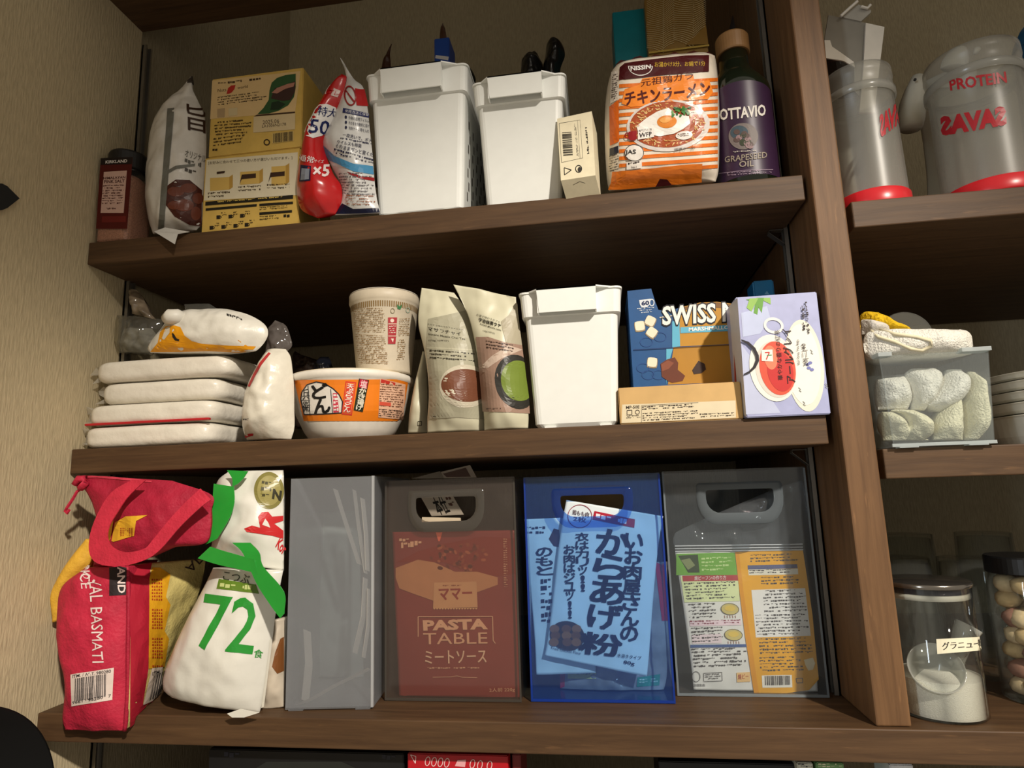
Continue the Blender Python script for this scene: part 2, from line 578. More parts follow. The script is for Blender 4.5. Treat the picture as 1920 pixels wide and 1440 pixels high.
def carton(name, fb, m, parent=None, bevel=0.0012, **kw):
    A, U, N, w, h, d = fb
    M = Matrix((U, -N, Vector((0, 0, 1)))).transposed()
    bm = bmesh.new(); bmesh.ops.create_cube(bm, size=1)
    for v in bm.verts: v.co = Vector(((v.co.x + .5) * w, (v.co.y + .5) * d, (v.co.z + .5) * h))
    bmesh.ops.bevel(bm, geom=bm.edges[:], offset=bevel, segments=2, affect='EDGES')
    M4 = Matrix.Translation(A) @ M.to_4x4()
    mb = MB().frombm(bm, M4)
    return mb.build(name, m, parent, **kw)

def front_of(fb): 
    A, U, N, w, h, d = fb
    s = plane(A, U, Vector((0, 0, 1))); s.guess = (w / 2, h / 2); return s
def right_of(fb):
    A, U, N, w, h, d = fb
    s = plane(A + U * w, -N, Vector((0, 0, 1))); s.guess = (d / 2, h / 2); return s
def left_of(fb):
    A, U, N, w, h, d = fb
    s = plane(A, -N, Vector((0, 0, 1))); s.guess = (d / 2, h / 2); return s

def cat(vals, t):
    """Smooth interpolation (Catmull-Rom) through a list of vectors or numbers at t in 0..1."""
    n = len(vals) - 1
    x = min(max(t, 0.0), 1.0) * n; i = min(int(x), n - 1); f = x - i
    p1, p2 = vals[i], vals[i + 1]
    p0 = vals[i - 1] if i > 0 else p1 * 2 - p2
    p3 = vals[i + 2] if i + 2 <= n else p2 * 2 - p1
    r = (p1 * 2 + (p2 - p0) * f + (p0 * 2 - p1 * 5 + p2 * 4 - p3) * (f * f) + (p1 * 3 - p0 - p2 * 3 + p3) * (f * f * f)) * 0.5
    if t > 1: r = r + (vals[-1] - vals[-2]) * (n * (t - 1))
    if t < 0: r = r + (vals[1] - vals[0]) * (n * t)
    return r

class Pouch:
    """A soft bag: rows of (left px, right px, plane y, front bulge, back bulge) from bottom to top."""
    def __init__(s, rows, power=2.4, wrinkle=0.0015, wscale=30, seed=0, N=(0, -1, 0), floor=None, nu=44, nv=54, edge=-9.0):
        yy = [r[2] if isinstance(r[2], tuple) else (r[2], r[2]) for r in rows]
        s.L = [ony(r[0][0], r[0][1], q[0]) for r, q in zip(rows, yy)]
        s.R = [ony(r[1][0], r[1][1], q[1]) for r, q in zip(rows, yy)]
        s.tf = [float(r[3]) for r in rows]; s.tb = [float(r[4]) for r in rows]
        s.p = power; s.w = wrinkle; s.ws = wscale; s.off = Vector((seed * 3.1, seed * 1.7, seed * .9)); s.N = Vector(N).normalized(); s.floor = floor; s.edge = edge
        s.nu, s.nv = nu, nv
        s.G = None
        s.front = Surf(s.FG, guess=(0.5, 0.5)); s.front.lim = True
        s._c = False
    def FG(s, u, v):
        """Front surface exactly as meshed: bilinear over the grid of F."""
        if s.G is None:
            s.G = [[s.F(i / s.nu, j / s.nv) for i in range(s.nu + 1)] for j in range(s.nv + 1)]
            if s.front.normal(.5, .5).dot(CAM_LOC - s.FG(.5, .5)) < 0: s.front.sgn = -1
        x = u * s.nu; y = v * s.nv
        i = min(max(int(x), 0), s.nu - 1); j = min(max(int(y), 0), s.nv - 1); p = x - i; q = y - j
        a, b = s.G[j][i], s.G[j][i + 1]; d, c = s.G[j + 1][i], s.G[j + 1][i + 1]
        return (a * (1 - p) + b * p) * (1 - q) + (d * (1 - p) + c * p) * q
    def _prof(s, u):
        u = min(max(u, 0), 1)
        return max(0.0, 1 - abs(2 * u - 1) ** s.p)
    def _wr(s, P, k):
        q = P * s.ws + s.off
        return (noise.noise(q) + 0.5 * noise.noise(q * 2.3)) * s.w * k
    def F(s, u, v):
        P = lerp(cat(s.L, v), cat(s.R, v), u); k = s._prof(u)
        P = P + s.N * (max(0, cat(s.tf, v)) * k + s._wr(P, 0.25 + k))
        if s.floor is not None and P.z < s.floor and P.y > s.edge: P.z = s.floor
        return P
    def B(s, u, v):
        P = lerp(cat(s.L, v), cat(s.R, v), u); k = s._prof(u)
        P = P - s.N * (max(0, cat(s.tb, v)) * k + 0.0004)
        if s.floor is not None and P.z < s.floor: P.z = s.floor
        return P
    def mesh(s, nu=28, nv=34):
        v = []; f = []
        s.FG(.5, .5)
        nu, nv = s.nu, s.nv
        for j in range(nv + 1):
            for i in range(nu + 1): v.append(s.G[j][i])
        for j in range(nv):
            for i in range(nu):
                o = j * (nu + 1) + i; f.append((o, o + 1, o + nu + 2, o + nu + 1))
        b = len(v)
        for j in range(nv + 1):
            for i in range(nu + 1): v.append(s.B(i / nu, j / nv))
        for j in range(nv):
            for i in range(nu):
                o = b + j * (nu + 1) + i; f.append((o + nu + 1, o + nu + 2, o + 1, o))
        W = nu + 1
        for j in range(nv):
            o = j * W; f.append((o, o + W, b + o + W, b + o)); o2 = o + nu; f.append((o2 + W, o2, b + o2, b + o2 + W))
        for i in range(nu):
            f.append((i + 1, i, b + i, b + i + 1)); o = nv * W + i; f.append((o, o + 1, b + o + 1, b + o))
        return v, f
    def base(s):
        zs = [min(a.z, b.z) for a, b in zip(s.L, s.R)]
        i = zs.index(min(zs)); P = (s.L[i] + s.R[i]) / 2
        return P
    def build(s, name, m, parent=None, nu=44, nv=54, **kw):
        v, f = s.mesh(nu, nv)
        s.front.part = obj(name, v, f, m, parent, origin=None if parent else s.base(), smooth=True, **kw)
        return s.front.part

def band(surf, u0, u1, v0, v1, e=0.0006, nu=16, nv=8):
    """Patch of a surface lifted by e: for panels, labels and strips on soft bags."""
    v = []; f = []
    for j in range(nv + 1):
        for i in range(nu + 1): v.append(surf.at(lerp(u0, u1, i / nu), lerp(v0, v1, j / nv), e))
    for j in range(nv):
        for i in range(nu):
            o = j * (nu + 1) + i; f.append((o, o + 1, o + nu + 2, o + nu + 1))
    return v, f

def crop(x0, y0, s):
    """Turns the coordinates of an enlarged view of the photograph into photograph pixels."""
    return lambda X, Y: (x0 + X / s, y0 + Y / s)
K1 = crop(150, 100, 3.891); K2 = crop(540, 30, 3.4286); K3 = crop(1020, 0, 3.692); K4 = crop(1480, 0, 3.2727)
K5 = crop(100, 500, 3.79); K6 = crop(520, 500, 3.79); K7 = crop(960, 490, 3.0968); K8 = crop(1560, 540, 3.789)
L1 = crop(60, 860, 2.666); L2 = crop(520, 860, 2.879); L3 = crop(960, 870, 3.0625); L4 = crop(1240, 860, 3.0); L5 = crop(1600, 960, 3.0)
def rows(K, y, data):
    """data: (xl, yl, xr, yr, front, back[, y])"""
    return [(K(a, b), K(c, d), (q[0] if q else y), tf, tb) for a, b, c, d, tf, tb, *q in data]
def pts(K, *a): return [K(a[i], a[i + 1]) for i in range(0, len(a), 2)]
def prism(P, off):
    """Extruded polygon from world points P along vector OFF."""
    n = len(P); P = [Vector(p) for p in P]; off = Vector(off)
    x = P[1] - P[0]; nrm = Vector((0, 0, 0))
    for i in range(n): nrm += P[i].cross(P[(i + 1) % n])
    tri = [tuple(t) for t in tessellate_polygon([P])]
    f = tri + [tuple(n + i for i in reversed(t)) for t in tri] + [(i, (i + 1) % n, n + (i + 1) % n, n + i) for i in range(n)]
    return MB().add(P + [p + off for p in P], f)
class Cone(Surf):
    """Round wall of a cup: u is the angle in radians from the direction facing the viewer, v the height 0..1."""
    def __init__(s, c, prof):
        c = Vector(c); a0 = math.atan2(CAM_LOC.y - c.y, CAM_LOC.x - c.x)
        def rad(v):
            z = v
            for (r0, z0), (r1, z1) in zip(prof, prof[1:]):
                if z <= z1 or (r1, z1) == prof[-1]: return lerp(r0, r1, (z - z0) / (z1 - z0) if z1 != z0 else 0)
        Surf.__init__(s, lambda u, v: c + Vector((rad(v) * math.cos(a0 + u), rad(v) * math.sin(a0 + u), v)), guess=(0.0, prof[-1][1] / 2))
        s.c = c
    def normal(s, u, v):
        P = s.fn(u, v) - s.c
        return Vector((P.x, P.y, 0)).normalized()
# ================================================================== the closet
ZA, ZB, ZC = 0.7009, 0.3685, 0.0
T = 0.0373
YF = 0.0141            # front edge of the upper shelf boards
W0, W1 = 1.10, 1.139   # partition
YBACK = 0.652

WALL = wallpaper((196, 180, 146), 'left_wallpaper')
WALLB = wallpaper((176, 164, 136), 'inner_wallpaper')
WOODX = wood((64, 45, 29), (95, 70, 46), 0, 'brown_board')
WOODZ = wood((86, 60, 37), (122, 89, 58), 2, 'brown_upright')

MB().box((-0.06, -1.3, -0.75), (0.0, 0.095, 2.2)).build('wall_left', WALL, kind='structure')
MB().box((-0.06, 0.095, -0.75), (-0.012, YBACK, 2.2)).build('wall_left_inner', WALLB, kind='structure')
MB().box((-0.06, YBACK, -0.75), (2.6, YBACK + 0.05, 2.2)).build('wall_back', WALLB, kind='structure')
MB().box((0.0, -0.10, 1.1452), (2.6, 0.0948, 1.42)).build('trim_1', WOODX, kind='structure')
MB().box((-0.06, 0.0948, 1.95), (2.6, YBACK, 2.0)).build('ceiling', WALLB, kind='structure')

def board(x0, x1, y0, zt, t, label, y1=0.64, m=None):
    return MB().bbox((x0, y0, zt - t), (x1, y1, zt), 0.0016).build('shelf_board', m or WOODX, origin=(x0, y0, zt - t), label=label, cat='shelf', group='brown shelf boards') if False else \
        MB().bbox((x0, y0, zt - t), (x1, y1, zt), 0.0016).build('shelf_board', m or WOODX, origin=((x0 + x1) / 2, y0, zt - t), label=label, cat='shelf')
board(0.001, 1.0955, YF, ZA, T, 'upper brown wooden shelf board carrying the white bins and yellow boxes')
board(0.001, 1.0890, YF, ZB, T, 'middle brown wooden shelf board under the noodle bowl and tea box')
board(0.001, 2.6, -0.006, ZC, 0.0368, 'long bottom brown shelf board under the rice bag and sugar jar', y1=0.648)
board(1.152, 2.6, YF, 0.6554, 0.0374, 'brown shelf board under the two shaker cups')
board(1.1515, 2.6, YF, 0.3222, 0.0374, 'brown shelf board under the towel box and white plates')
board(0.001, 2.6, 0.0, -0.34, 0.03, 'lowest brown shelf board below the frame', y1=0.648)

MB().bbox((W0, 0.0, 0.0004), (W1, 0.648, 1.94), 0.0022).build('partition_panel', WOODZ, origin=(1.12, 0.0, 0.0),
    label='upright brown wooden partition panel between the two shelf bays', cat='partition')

STEEL = mat((150, 146, 138), 0.38, 0.5, 0.05, metal=0.85)
DARKSTEEL = mat((92, 88, 82), 0.45, 0.5, 0.05, metal=0.7)
def rail(x, y, z0, z1, s, label):
    mb = MB()
    d = 0.008 * s
    mb.box((min(x, x + d), y, z0), (max(x, x + d), y + 0.003, z1))
    mb.box((min(x, x + d), y + 0.012, z0), (max(x, x + d), y + 0.015, z1))
    mb.box((min(x, x + d * 0.3), y, z0), (max(x, x + d * 0.3), y + 0.015, z1))
    t = thing('shelf_rail', (x, y, z0), label, 'rail')
    mb.build('channel', STEEL, t)
    return t
rail(0.0005, 0.0965, -0.30, 1.12, 1, 'thin steel shelf rail on the pale wall behind the salt jar')
rail(W0 - 0.0005, 0.108, 0.001, 1.90, -1, 'thin steel shelf rail on the partition beside the oil bottle')

def bracket(x, y, z, s, label):
    """Small sheet-steel clip folded into a triangle under a board, hooked in the rail."""
    q = [(0, 0, 0), (-0.020, -0.002, -0.0), (-0.021, -0.002, -0.004), (0.0, 0.0, -0.022)]
    A = [V3(x + s * a, y + b, z + c) for a, b, c in q]
    B = [p + V3(0, 0.012, 0) for p in A]
    mb = MB().strip(A, B, (0, 0, -0.0010))
    return mb.build('shelf_bracket', STEEL, origin=(x, y, z - 0.022), label=label, cat='bracket')
bracket(W0 - 0.009, 0.110, ZA - T - 0.0012, 1, 'folded steel shelf clip holding the upper board at the partition')
bracket(W0 - 0.009, 0.110, ZB - T - 0.0012, 1, 'folded steel shelf clip holding the middle board at the partition')
# ================================================================== white lidded bins
WHITE = mat((236, 238, 234), 0.38, 0.45, 0.015)
def bin_at(bl, br, tl, z, depth, label, y_front, flare=0.010, slots=True):
    fb = frame_box(bl, br, tl, depth, z=z, y=y_front)
    A, U, N, w, h, d = fb
    t = thing('storage_bin', A + U * w / 2 - N * d / 2, label, 'storage bin', 'white plastic handle bins')
    Z = V3(0, 0, 1)
    def ring(a, zz, r=0.010, n=5, inset=0.0):
        """rounded rectangle at height zz grown by a"""
        P = []
        for cx, cy, s0 in ((w + a - r, -a + r, -90), (w + a - r, d + a - r, 0), (-a + r, d + a - r, 90), (-a + r, -a + r, 180)):
            for k in range(n):
                th = math.radians(s0 + 90 * k / (n - 1))
                P.append(A + U * (cx + (r - inset) * math.cos(th)) + (-N) * (cy + (r - inset) * math.sin(th)) + Z * zz)
        return P
    def loft(rs, cap0=True, cap1=False):
        mb = MB(); n = len(rs[0]); f = []
        for i in range(len(rs) - 1):
            for k in range(n):
                k2 = (k + 1) % n; f.append((i * n + k, i * n + k2, (i + 1) * n + k2, (i + 1) * n + k))
        if cap0: f.append(tuple(reversed(range(n))))
        if cap1: f.append(tuple((len(rs) - 1) * n + k for k in range(n)))
        mb.add([p for r in rs for p in r], f); return mb
    hs = h * 0.815
    th = 0.0022
    loft([ring(0.0 - 0.004, 0.001), ring(0.0, 0.006), ring(flare * 0.78, hs), ring(flare * 0.78 + 0.004, hs + 0.001), ring(flare + 0.004, h), ring(flare + 0.0055, h + 0.0005), ring(flare + 0.0055, h - 0.002),
          ring(flare + 0.002, h - 0.001), ring(flare * 0.78 + 0.001, hs + 0.002), ring(flare * 0.78 - th, hs - 0.001), ring(-th, 0.009), ring(-0.006, 0.004)], cap0=True, cap1=True
         ).build('body', WHITE, t, smooth=False)
    # folded handle flap standing proud of the front
    pr = 0.026
    def q(u, out, zz): return A + U * u + N * out + Z * zz
    f0 = flare + 0.004
    x0, x1 = w * 0.10, w * 0.82
    mb = MB()
    top = h + 0.0008
    # top web from rim out to flap edge (trapezoid), front flap, side cheeks
    mb.hexa([q(-f0 * .2, f0 - 0.001, top - .002), q(x0, pr, top - .002), q(x1, pr, top - .002), q(w + f0 * .2, f0 - 0.001, top - .002),
             q(-f0 * .2, f0 - 0.001, top), q(x0, pr, top), q(x1, pr, top), q(w + f0 * .2, f0 - 0.001, top)])
    zb = h - h * 0.175
    mb.hexa([q(x0 + .003, pr - .002, zb), q(x1 - .001, pr - .002, zb), q(x1 - .001, pr, zb), q(x0 + .003, pr, zb),
             q(x0, pr - .002, top), q(x1, pr - .002, top), q(x1, pr, top), q(x0, pr, top)])
    mb.build('handle_flap', WHITE, t)
    for xx in (x0 + .0015, x1 - .0015):
        mb = MB(); mb.hexa([q(xx - .001, flare * .8, zb), q(xx + .001, flare * .8, zb), q(xx + .001, pr - .001, zb), q(xx - .001, pr - .001, zb),
                 q(xx - .001, flare * .8, top), q(xx + .001, flare * .8, top), q(xx + .001, pr - .001, top), q(xx - .001, pr - .001, top)])
        mb.build('flap_cheek', WHITE, t)
    if slots:
        dark = mat((96, 92, 86), 0.8, 0.1)
        for sd in (1,):
            rows = 7
            for j in range(rows):
                for i in range(6):
                    yy = 0.025 + i * (d - 0.05) / 6 + (0.008 if j % 2 else 0); zz = h * (0.12 + 0.085 * j); k = flare * 0.78 * zz / hs
                    p0 = A + U * (w + k + 0.0004) - N * yy + Z * zz
                    MB().add([p0, p0 - N * 0.006, p0 - N * 0.006 + Z * 0.014 + U * .0003, p0 + Z * 0.014 + U * .0003], [(0, 1, 2, 3)]).build('slot', dark, t)
    # small feet
    for u in (w * 0.12, w * 0.78):
        mb = MB(); mb.hexa([q(u, .003, .0), q(u + .016, .003, .0), q(u + .016, -.004, .0), q(u, -.004, .0), q(u, .003, .002), q(u + .016, .003, .002), q(u + .016, -.004, .002), q(u, -.004, .002)])
        mb.build('foot_rib', WHITE, t)
    return fb, t
BIN1 = bin_at((707, 394), (868, 385), (700, 152), ZA, 0.24, 'large white plastic bin with handle flap and a blue carton sticking out of it', YF + 0.010)
BIN2 = bin_at((911, 382), (1054, 372), (893, 168), ZA, 0.24, 'white plastic bin with handle flap holding black plastic bags', YF + 0.014)
BIN3 = bin_at((1003, 800), (1160, 793), (985, 555), ZB, 0.24, 'white plastic bin with handle flap on the middle shelf', YF + 0.010)
# ================================================================== top shelf
BLACK = mat((26, 25, 25), 0.45, 0.4)
# ---- salt jar
def salt_jar():
    A = ony(204, 446, YF + 0.004); A.z = ZA + 0.0004
    w, d, h = 0.060, 0.060, 0.118
    c = A + V3(0, d / 2, 0)
    t = thing('salt_jar', c, 'square salt jar with black cap and dark red label beside the pale wall', 'jar')
    def sq(r, z, k=0.010):
        P = []
        for i, (sx, sy) in enumerate(((1, -1), (1, 1), (-1, 1), (-1, -1))):
            for q in range(4):
                a = math.radians(-90 + 90 * i + 30 * q); kk = min(k, r)
                P.append(c + V3(sx * (r - kk) + kk * math.cos(a), sy * (r - kk) + kk * math.sin(a), z))
        return P
    def loft(rs):
        n = len(rs[0]); f = [tuple(reversed(range(n)))]
        for i in range(len(rs) - 1):
            f += [(i * n + q, i * n + (q + 1) % n, (i + 1) * n + (q + 1) % n, (i + 1) * n + q) for q in range(n)]
        f.append(tuple((len(rs) - 1) * n + q for q in range(n)))
        return MB().add([p for r in rs for p in r], f)
    salt = mat((196, 146, 122), 0.8, 0.2, 0.28, 420, bump=0.5, bscale=600)
    loft([sq(.0268, .002), sq(.0284, .005), sq(.0284, .112), sq(.022, .122, .02)]).build('salt', salt, t)
    loft([sq(.027, 0), sq(.030, .003), sq(.030, .116), sq(.0275, .124, .02), sq(.0262, .130, .026), sq(.0262, .134, .026)]).build('glass', clear((238, 232, 226), amount=0.06, rough=0.08), t)
    MB().lathe(c, [(.0285, .133), (.0300, .1345), (.0300, .160), (.0285, .1635), (.020, .164)], 36).build('cap', BLACK, t)
    s = plane(c + V3(-.03, -.0302, 0), V3(1, 0, 0), V3(0, 0, 1)); s.guess = (.03, .05)
    p = Print(t, s)
    p.quad((84, 20, 18), pts(K1, 118, 1280, 345, 1280, 385, 757, 152, 766), 0, 'label')
    p.quad((30, 22, 22), pts(K1, 151, 815, 379, 808, 384, 757, 152, 766), 1, 'label')
    p.quad((214, 178, 164), pts(K1, 152, 1165, 320, 1165, 344, 856, 176, 866), 1, 'label')
    p.text('KIRKLAND', (238, 232, 228), K1(188, 806), K1(346, 797), K1(190, 784), 0.02, 2)
    p.text('HIMALAYAN', (70, 24, 22), K1(173, 922), K1(333, 914), K1(174, 904), 0.015, 2)
    p.text('PINK SALT', (70, 24, 22), K1(178, 950), K1(328, 943), K1(179, 928), 0.015, 2)
    p.lines((90, 50, 46), K1(160, 1110), K1(312, 1106), K1(172, 962), 8, lay=2, seed=2)
    p.lines((90, 50, 46), K1(195, 1150), K1(270, 1148), K1(196, 1128), 1, lay=2, seed=3)
    p.quad((112, 34, 30), pts(K1, 160, 1235, 335, 1232, 338, 1188, 164, 1190), 1, 'label')
    p.build(rough=0.4)
salt_jar()

# ---- white chocolate bag
FOIL = dict(rough=0.24, spec=0.5, bump=.35, bscale=38)
po = Pouch(rows(K1, 0.045, [
    (535, 1318, 850, 1290, .004, .01), (498, 1210, 888, 1230, .026, .03), (476, 1040, 900, 1040, .034, .04), (484, 820, 915, 820, .034, .04),
    (512, 600, 922, 610, .030, .04), (560, 440, 905, 450, .022, .03), (640, 335, 862, 350, .012, .02), (735, 255, 830, 285, .006, .01), (806, 168, 820, 255, .001, .002)]),
    power=2.2, wrinkle=0.0040, wscale=34, seed=1, floor=ZA + .0005)
t = thing('chocolate_bag', po.base(), 'white crinkled sweets bag with brown chocolate picture, standing between jar and yellow boxes', 'bag')
po.build('bag', mat((222, 218, 210), **FOIL), t)
p = Print(t, po.front)
p.poly((74, 34, 24), pts(K1, 640, 965, 700, 922, 800, 926, 890, 1000, 885, 1262, 800, 1252, 690, 1190, 622, 1100), 0, 'printed_picture', rough=0.28)
for q in ((700, 1010, 60, 36), (790, 985, 60, 34), (860, 1060, 40, 40), (760, 1110, 70, 44), (690, 1110, 50, 32), (845, 1170, 38, 50)):
    p.ell((110, 58, 42), K1(q[0], q[1]), q[2] / 3.891, q[3] / 3.891, 1, name='printed_picture', rough=0.25)
p.quad((112, 112, 104), pts(K1, 572, 1280, 612, 1286, 690, 400, 640, 405), 1, 'printed_band')
p.poly((112, 112, 104), pts(K1, 640, 858, 700, 822, 840, 806, 835, 824, 705, 845, 640, 880), 2, 'printed_band')
p.text('旨', (62, 40, 24), K1(785, 560), K1(925, 590), K1(780, 370), 0.03, 1)
p.text('オリジナル', (90, 88, 80), K1(765, 752), K1(912, 800), K1(770, 702), 0.0, 1)
p.lines((90, 88, 80), K1(762, 800), K1(912, 846), K1(766, 762), 1, lay=1, dash=5, fill=.9)
p.lines((70, 62, 54), K1(762, 868), K1(905, 905), K1(766, 832), 1, lay=1, dash=6, fill=.9)
p.build(rough=0.35)
F = [ony(*K1(540, 1300), .006), ony(*K1(690, 1392), -.004), ony(*K1(712, 1318), .004), ony(*K1(800, 1302), .012), ony(*K1(620, 1270), .012)]
prism(F, (0, .0008, 0)).build('bottom_seal', mat((206, 204, 198), **FOIL), t)
MB().tube([ony(*K1(806, 215), .045), ony(*K1(818, 168), .047)], [.006, .001], 6).build('top_corner', mat((60, 52, 44), 0.5), t)

# ---- two yellow drip-coffee boxes
YEL = (206, 172, 88)
def coffee(bl, br, tl, z, label, d=0.115):
    fb = frame_box(K1(*bl), K1(*br), K1(*tl), d, z=z, y=YF + 0.006)
    A, U, N, w, h, dd = fb
    t = thing('coffee_box', A + U * w / 2 - N * dd / 2, label, 'box', 'yellow coffee boxes')
    carton('carton', fb, mat(YEL, 0.5, 0.35), t)
    return fb, t
fb, t = coffee((885, 1300), (1592, 1225), (918, 765), ZA + .0004, 'lower yellow coffee box with white panel showing three little carton drawings')
zt = fb[0].z + fb[4] + .0004
p = Print(t, front_of(fb))
p.quad((216, 206, 178), pts(K1, 905, 1075, 1588, 1035, 1590, 722, 925, 778), 0)
p.text('[お好みに合わせて三つの使い方が選びいただけます。]', (64, 50, 30), K1(938, 815), K1(1550, 775), K1(938, 790), 0.005)
for i, (x, y, kind) in enumerate(((1020, 950, 0), (1240, 905, 1), (1450, 890, 2))):
    w, h = (70, 55) if kind < 2 else (52, 78)
    p.quad((204, 170, 92), pts(K1, x - w, y + h, x + w, y + h - 10, x + w, y - h + 8, x - w, y - h + 16), 1, 'printed_drawing')
    p.poly((180, 142, 66), pts(K1, x + w, y + h - 10, x + w + 26, y + h - 28, x + w + 26, y - h - 10, x + w, y - h + 8), 1, 'printed_drawing')
    if kind: p.poly((58, 38, 26), pts(K1, x - 58, y + 15, x + 45, y + 5, x + 45, y - 28, x - 58, y - 18, x - 75, y + 55), 2, 'printed_drawing')
    else: p.poly((58, 38, 26), pts(K1, x - 20, y - 85, x + 40, y - 90, x + 35, y - 75, x - 20, y - 68), 2, 'printed_drawing')
    p.lines((70, 56, 36), K1(x - 85, y + (1065 - 950) - i * 2), K1(x + 80, y + 105), K1(x - 85, y + 65), 2, seed=i + 4)
p.quad((34, 30, 20), pts(K1, 915, 1112, 1555, 1062, 1556, 1034, 917, 1084), 1, 'printed_bar')
p.lines((206, 176, 90), K1(1000, 1098), K1(1530, 1056), K1(1000, 1080), 1, lay=2, seed=9)
p.quad((34, 30, 20), pts(K1, 918, 1150, 1290, 1118, 1292, 1100, 919, 1132), 1, 'printed_bar')
p.quad((34, 30, 20), pts(K1, 1310, 1116, 1555, 1100, 1555, 1082, 1310, 1098), 1, 'printed_bar')
p.quad((34, 30, 20), pts(K1, 1310, 1180, 1548, 1162, 1548, 1144, 1310, 1162), 1, 'printed_bar')
p.lines((60, 48, 24), K1(1312, 1150), K1(1550, 1134), K1(1312, 1122), 2, seed=12)
p.lines((60, 48, 24), K1(1312, 1225), K1(1450, 1216), K1(1312, 1188), 2, seed=13)
p.lines((34, 30, 20), K1(1486, 1202), K1(1545, 1196), K1(1486, 1174), 1, dash=5, fill=.95)
for i, (x, y) in enumerate(((1010, 1195), (1098, 1190), (1182, 1185), (960, 1272), (1046, 1266), (1134, 1258), (1216, 1250))):
    p.quad((36, 30, 22), pts(K1, x - 13, y + 15, x + 13, y + 13, x + 13, y - 13, x - 13, y - 11), 1, 'printed_cup')
    p.ring((36, 30, 22), K1(x + 14, y), 2.6, 2.6, 1.2, 1, n=12, name='printed_cup')
    p.lines((60, 48, 24), K1(x + 22, y - 2), K1(x + 60, y - 5), K1(x + 22, y - 34), 2, seed=i + 20)
p.build()
fb, t = coffee((935, 765), (1615, 690), (955, 190), zt, 'upper yellow coffee box with green coffee picture and barcode, stacked on the other')
p = Print(t, front_of(fb))
p.quad((214, 184, 132), pts(K1, 950, 480, 1570, 430, 1610, 130, 965, 200), 0)
p.lines((66, 48, 26), K1(1010, 236), K1(1320, 196), K1(1008, 214), 1, dash=5, fill=.9, seed=31)
p.text('Nuts', (90, 70, 44), K1(1006, 285), K1(1068, 277), K1(1006, 262))
p.text('world', (90, 70, 44), K1(1150, 262), K1(1225, 252), K1(1150, 242))
p.poly((176, 44, 34), pts(K1, 1070, 298, 1082, 255, 1105, 236, 1136, 232, 1128, 262, 1108, 286, 1090, 296), 1)
p.lines((70, 54, 30), K1(1004, 390), K1(1360, 345), K1(1006, 318), 4, seed=33)
p.quad((176, 150, 112), pts(K1, 1003, 470, 1056, 466, 1058, 400, 1003, 408), 1)
p.quad((206, 188, 146), pts(K1, 1085, 460, 1150, 452, 1150, 396, 1085, 404), 1)
p.poly((46, 84, 46), pts(K1, 1295, 446, 1340, 400, 1378, 340, 1384, 270, 1400, 215, 1440, 180, 1500, 160, 1575, 150, 1575, 250, 1562, 320, 1520, 380, 1450, 420, 1380, 440), 1, 'printed_picture')
p.poly((60, 38, 34), pts(K1, 1395, 330, 1420, 260, 1500, 230, 1572, 205, 1570, 280, 1540, 340, 1480, 350), 2, 'printed_picture')
p.poly((172, 122, 104), pts(K1, 1400, 290, 1440, 255, 1520, 225, 1570, 215, 1560, 245, 1500, 262, 1440, 296), 3, 'printed_picture')
p.poly((26, 46, 28), pts(K1, 1390, 415, 1400, 360, 1450, 350, 1500, 372, 1450, 412), 2, 'printed_picture')
p.quad((60, 40, 26), pts(K1, 1270, 462, 1570, 436, 1570, 426, 1290, 450), 1, 'printed_bar')
p.quad((208, 188, 146), pts(K1, 1265, 580, 1570, 556, 1572, 438, 1268, 464), 1)
p.text('2025.06', (90, 76, 60), K1(1335, 520), K1(1455, 508), K1(1335, 492), 0, 2)
p.text('LA1006N2178', (90, 76, 60), K1(1330, 545), K1(1505, 528), K1(1330, 524), 0, 2)
p.lines((60, 44, 20), K1(978, 610), K1(1250, 590), K1(982, 500), 5, seed=36)
p.lines((60, 44, 20), K1(972, 690), K1(1200, 660), K1(974, 620), 3, seed=37, ragged=.5)
p.lines((60, 44, 20), K1(968, 718), K1(1010, 712), K1(968, 696), 1, dash=4, fill=.9)
p.quad((204, 176, 106), pts(K1, 1405, 660, 1560, 640, 1560, 568, 1405, 586), 1, 'printed_panel')
p.bars((50, 38, 26), K1(1412, 655), K1(1556, 638), K1(1412, 588), 26, 2)
p.ring((50, 38, 26), K1(1364, 650), 6, 6, 2, 1)
p.build()

# ---- red and white detergent refill bag, side seam towards the viewer
ra = Pouch(rows(K2, 0.013, [
    (190, 1300, 305, 1275, .004, .004), (82, 1240, 345, 1190, .024, .004), (55, 1100, 342, 1090, .028, .004), (70, 950, 285, 1000, .026, .004),
    (110, 760, 228, 815, .020, .004), (165, 630, 285, 665, .016, .004), (232, 500, 342, 530, .010, .004), (300, 410, 372, 425, .005, .004), (345, 372, 376, 388, .001, .004)]),
    power=2.0, wrinkle=0.003, wscale=36, seed=4, floor=ZA + .0005)
rb = Pouch(rows(K2, 0.015, [
    (300, 1280, 596, 1268, .004, .004), (343, 1190, 572, 1180, .014, .004), (340, 1090, 555, 1050, .018, .004), (275, 960, 545, 910, .022, .004),
    (224, 815, 530, 770, .022, .004), (284, 665, 515, 620, .018, .004), (340, 530, 500, 530, .012, .004), (372, 425, 478, 450, .006, .004), (366, 350, 420, 400, .002, .002), (332, 262, 350, 285, .001, .001)]),
    power=2.0, wrinkle=0.0036, wscale=30, seed=5, floor=ZA + .0005)
t = thing('detergent_bag', ra.base(), 'red and white detergent refill bag beside the large white bin', 'bag')
ra.build('front_panel', mat((190, 24, 28), 0.26, 0.5, coat=0.3), t, label='glossy red side of the bag')
rb.build('back_panel', mat((206, 206, 204), 0.3, 0.5, coat=0.2), t, label='white printed side of the bag')
p = Print(t, ra.front)
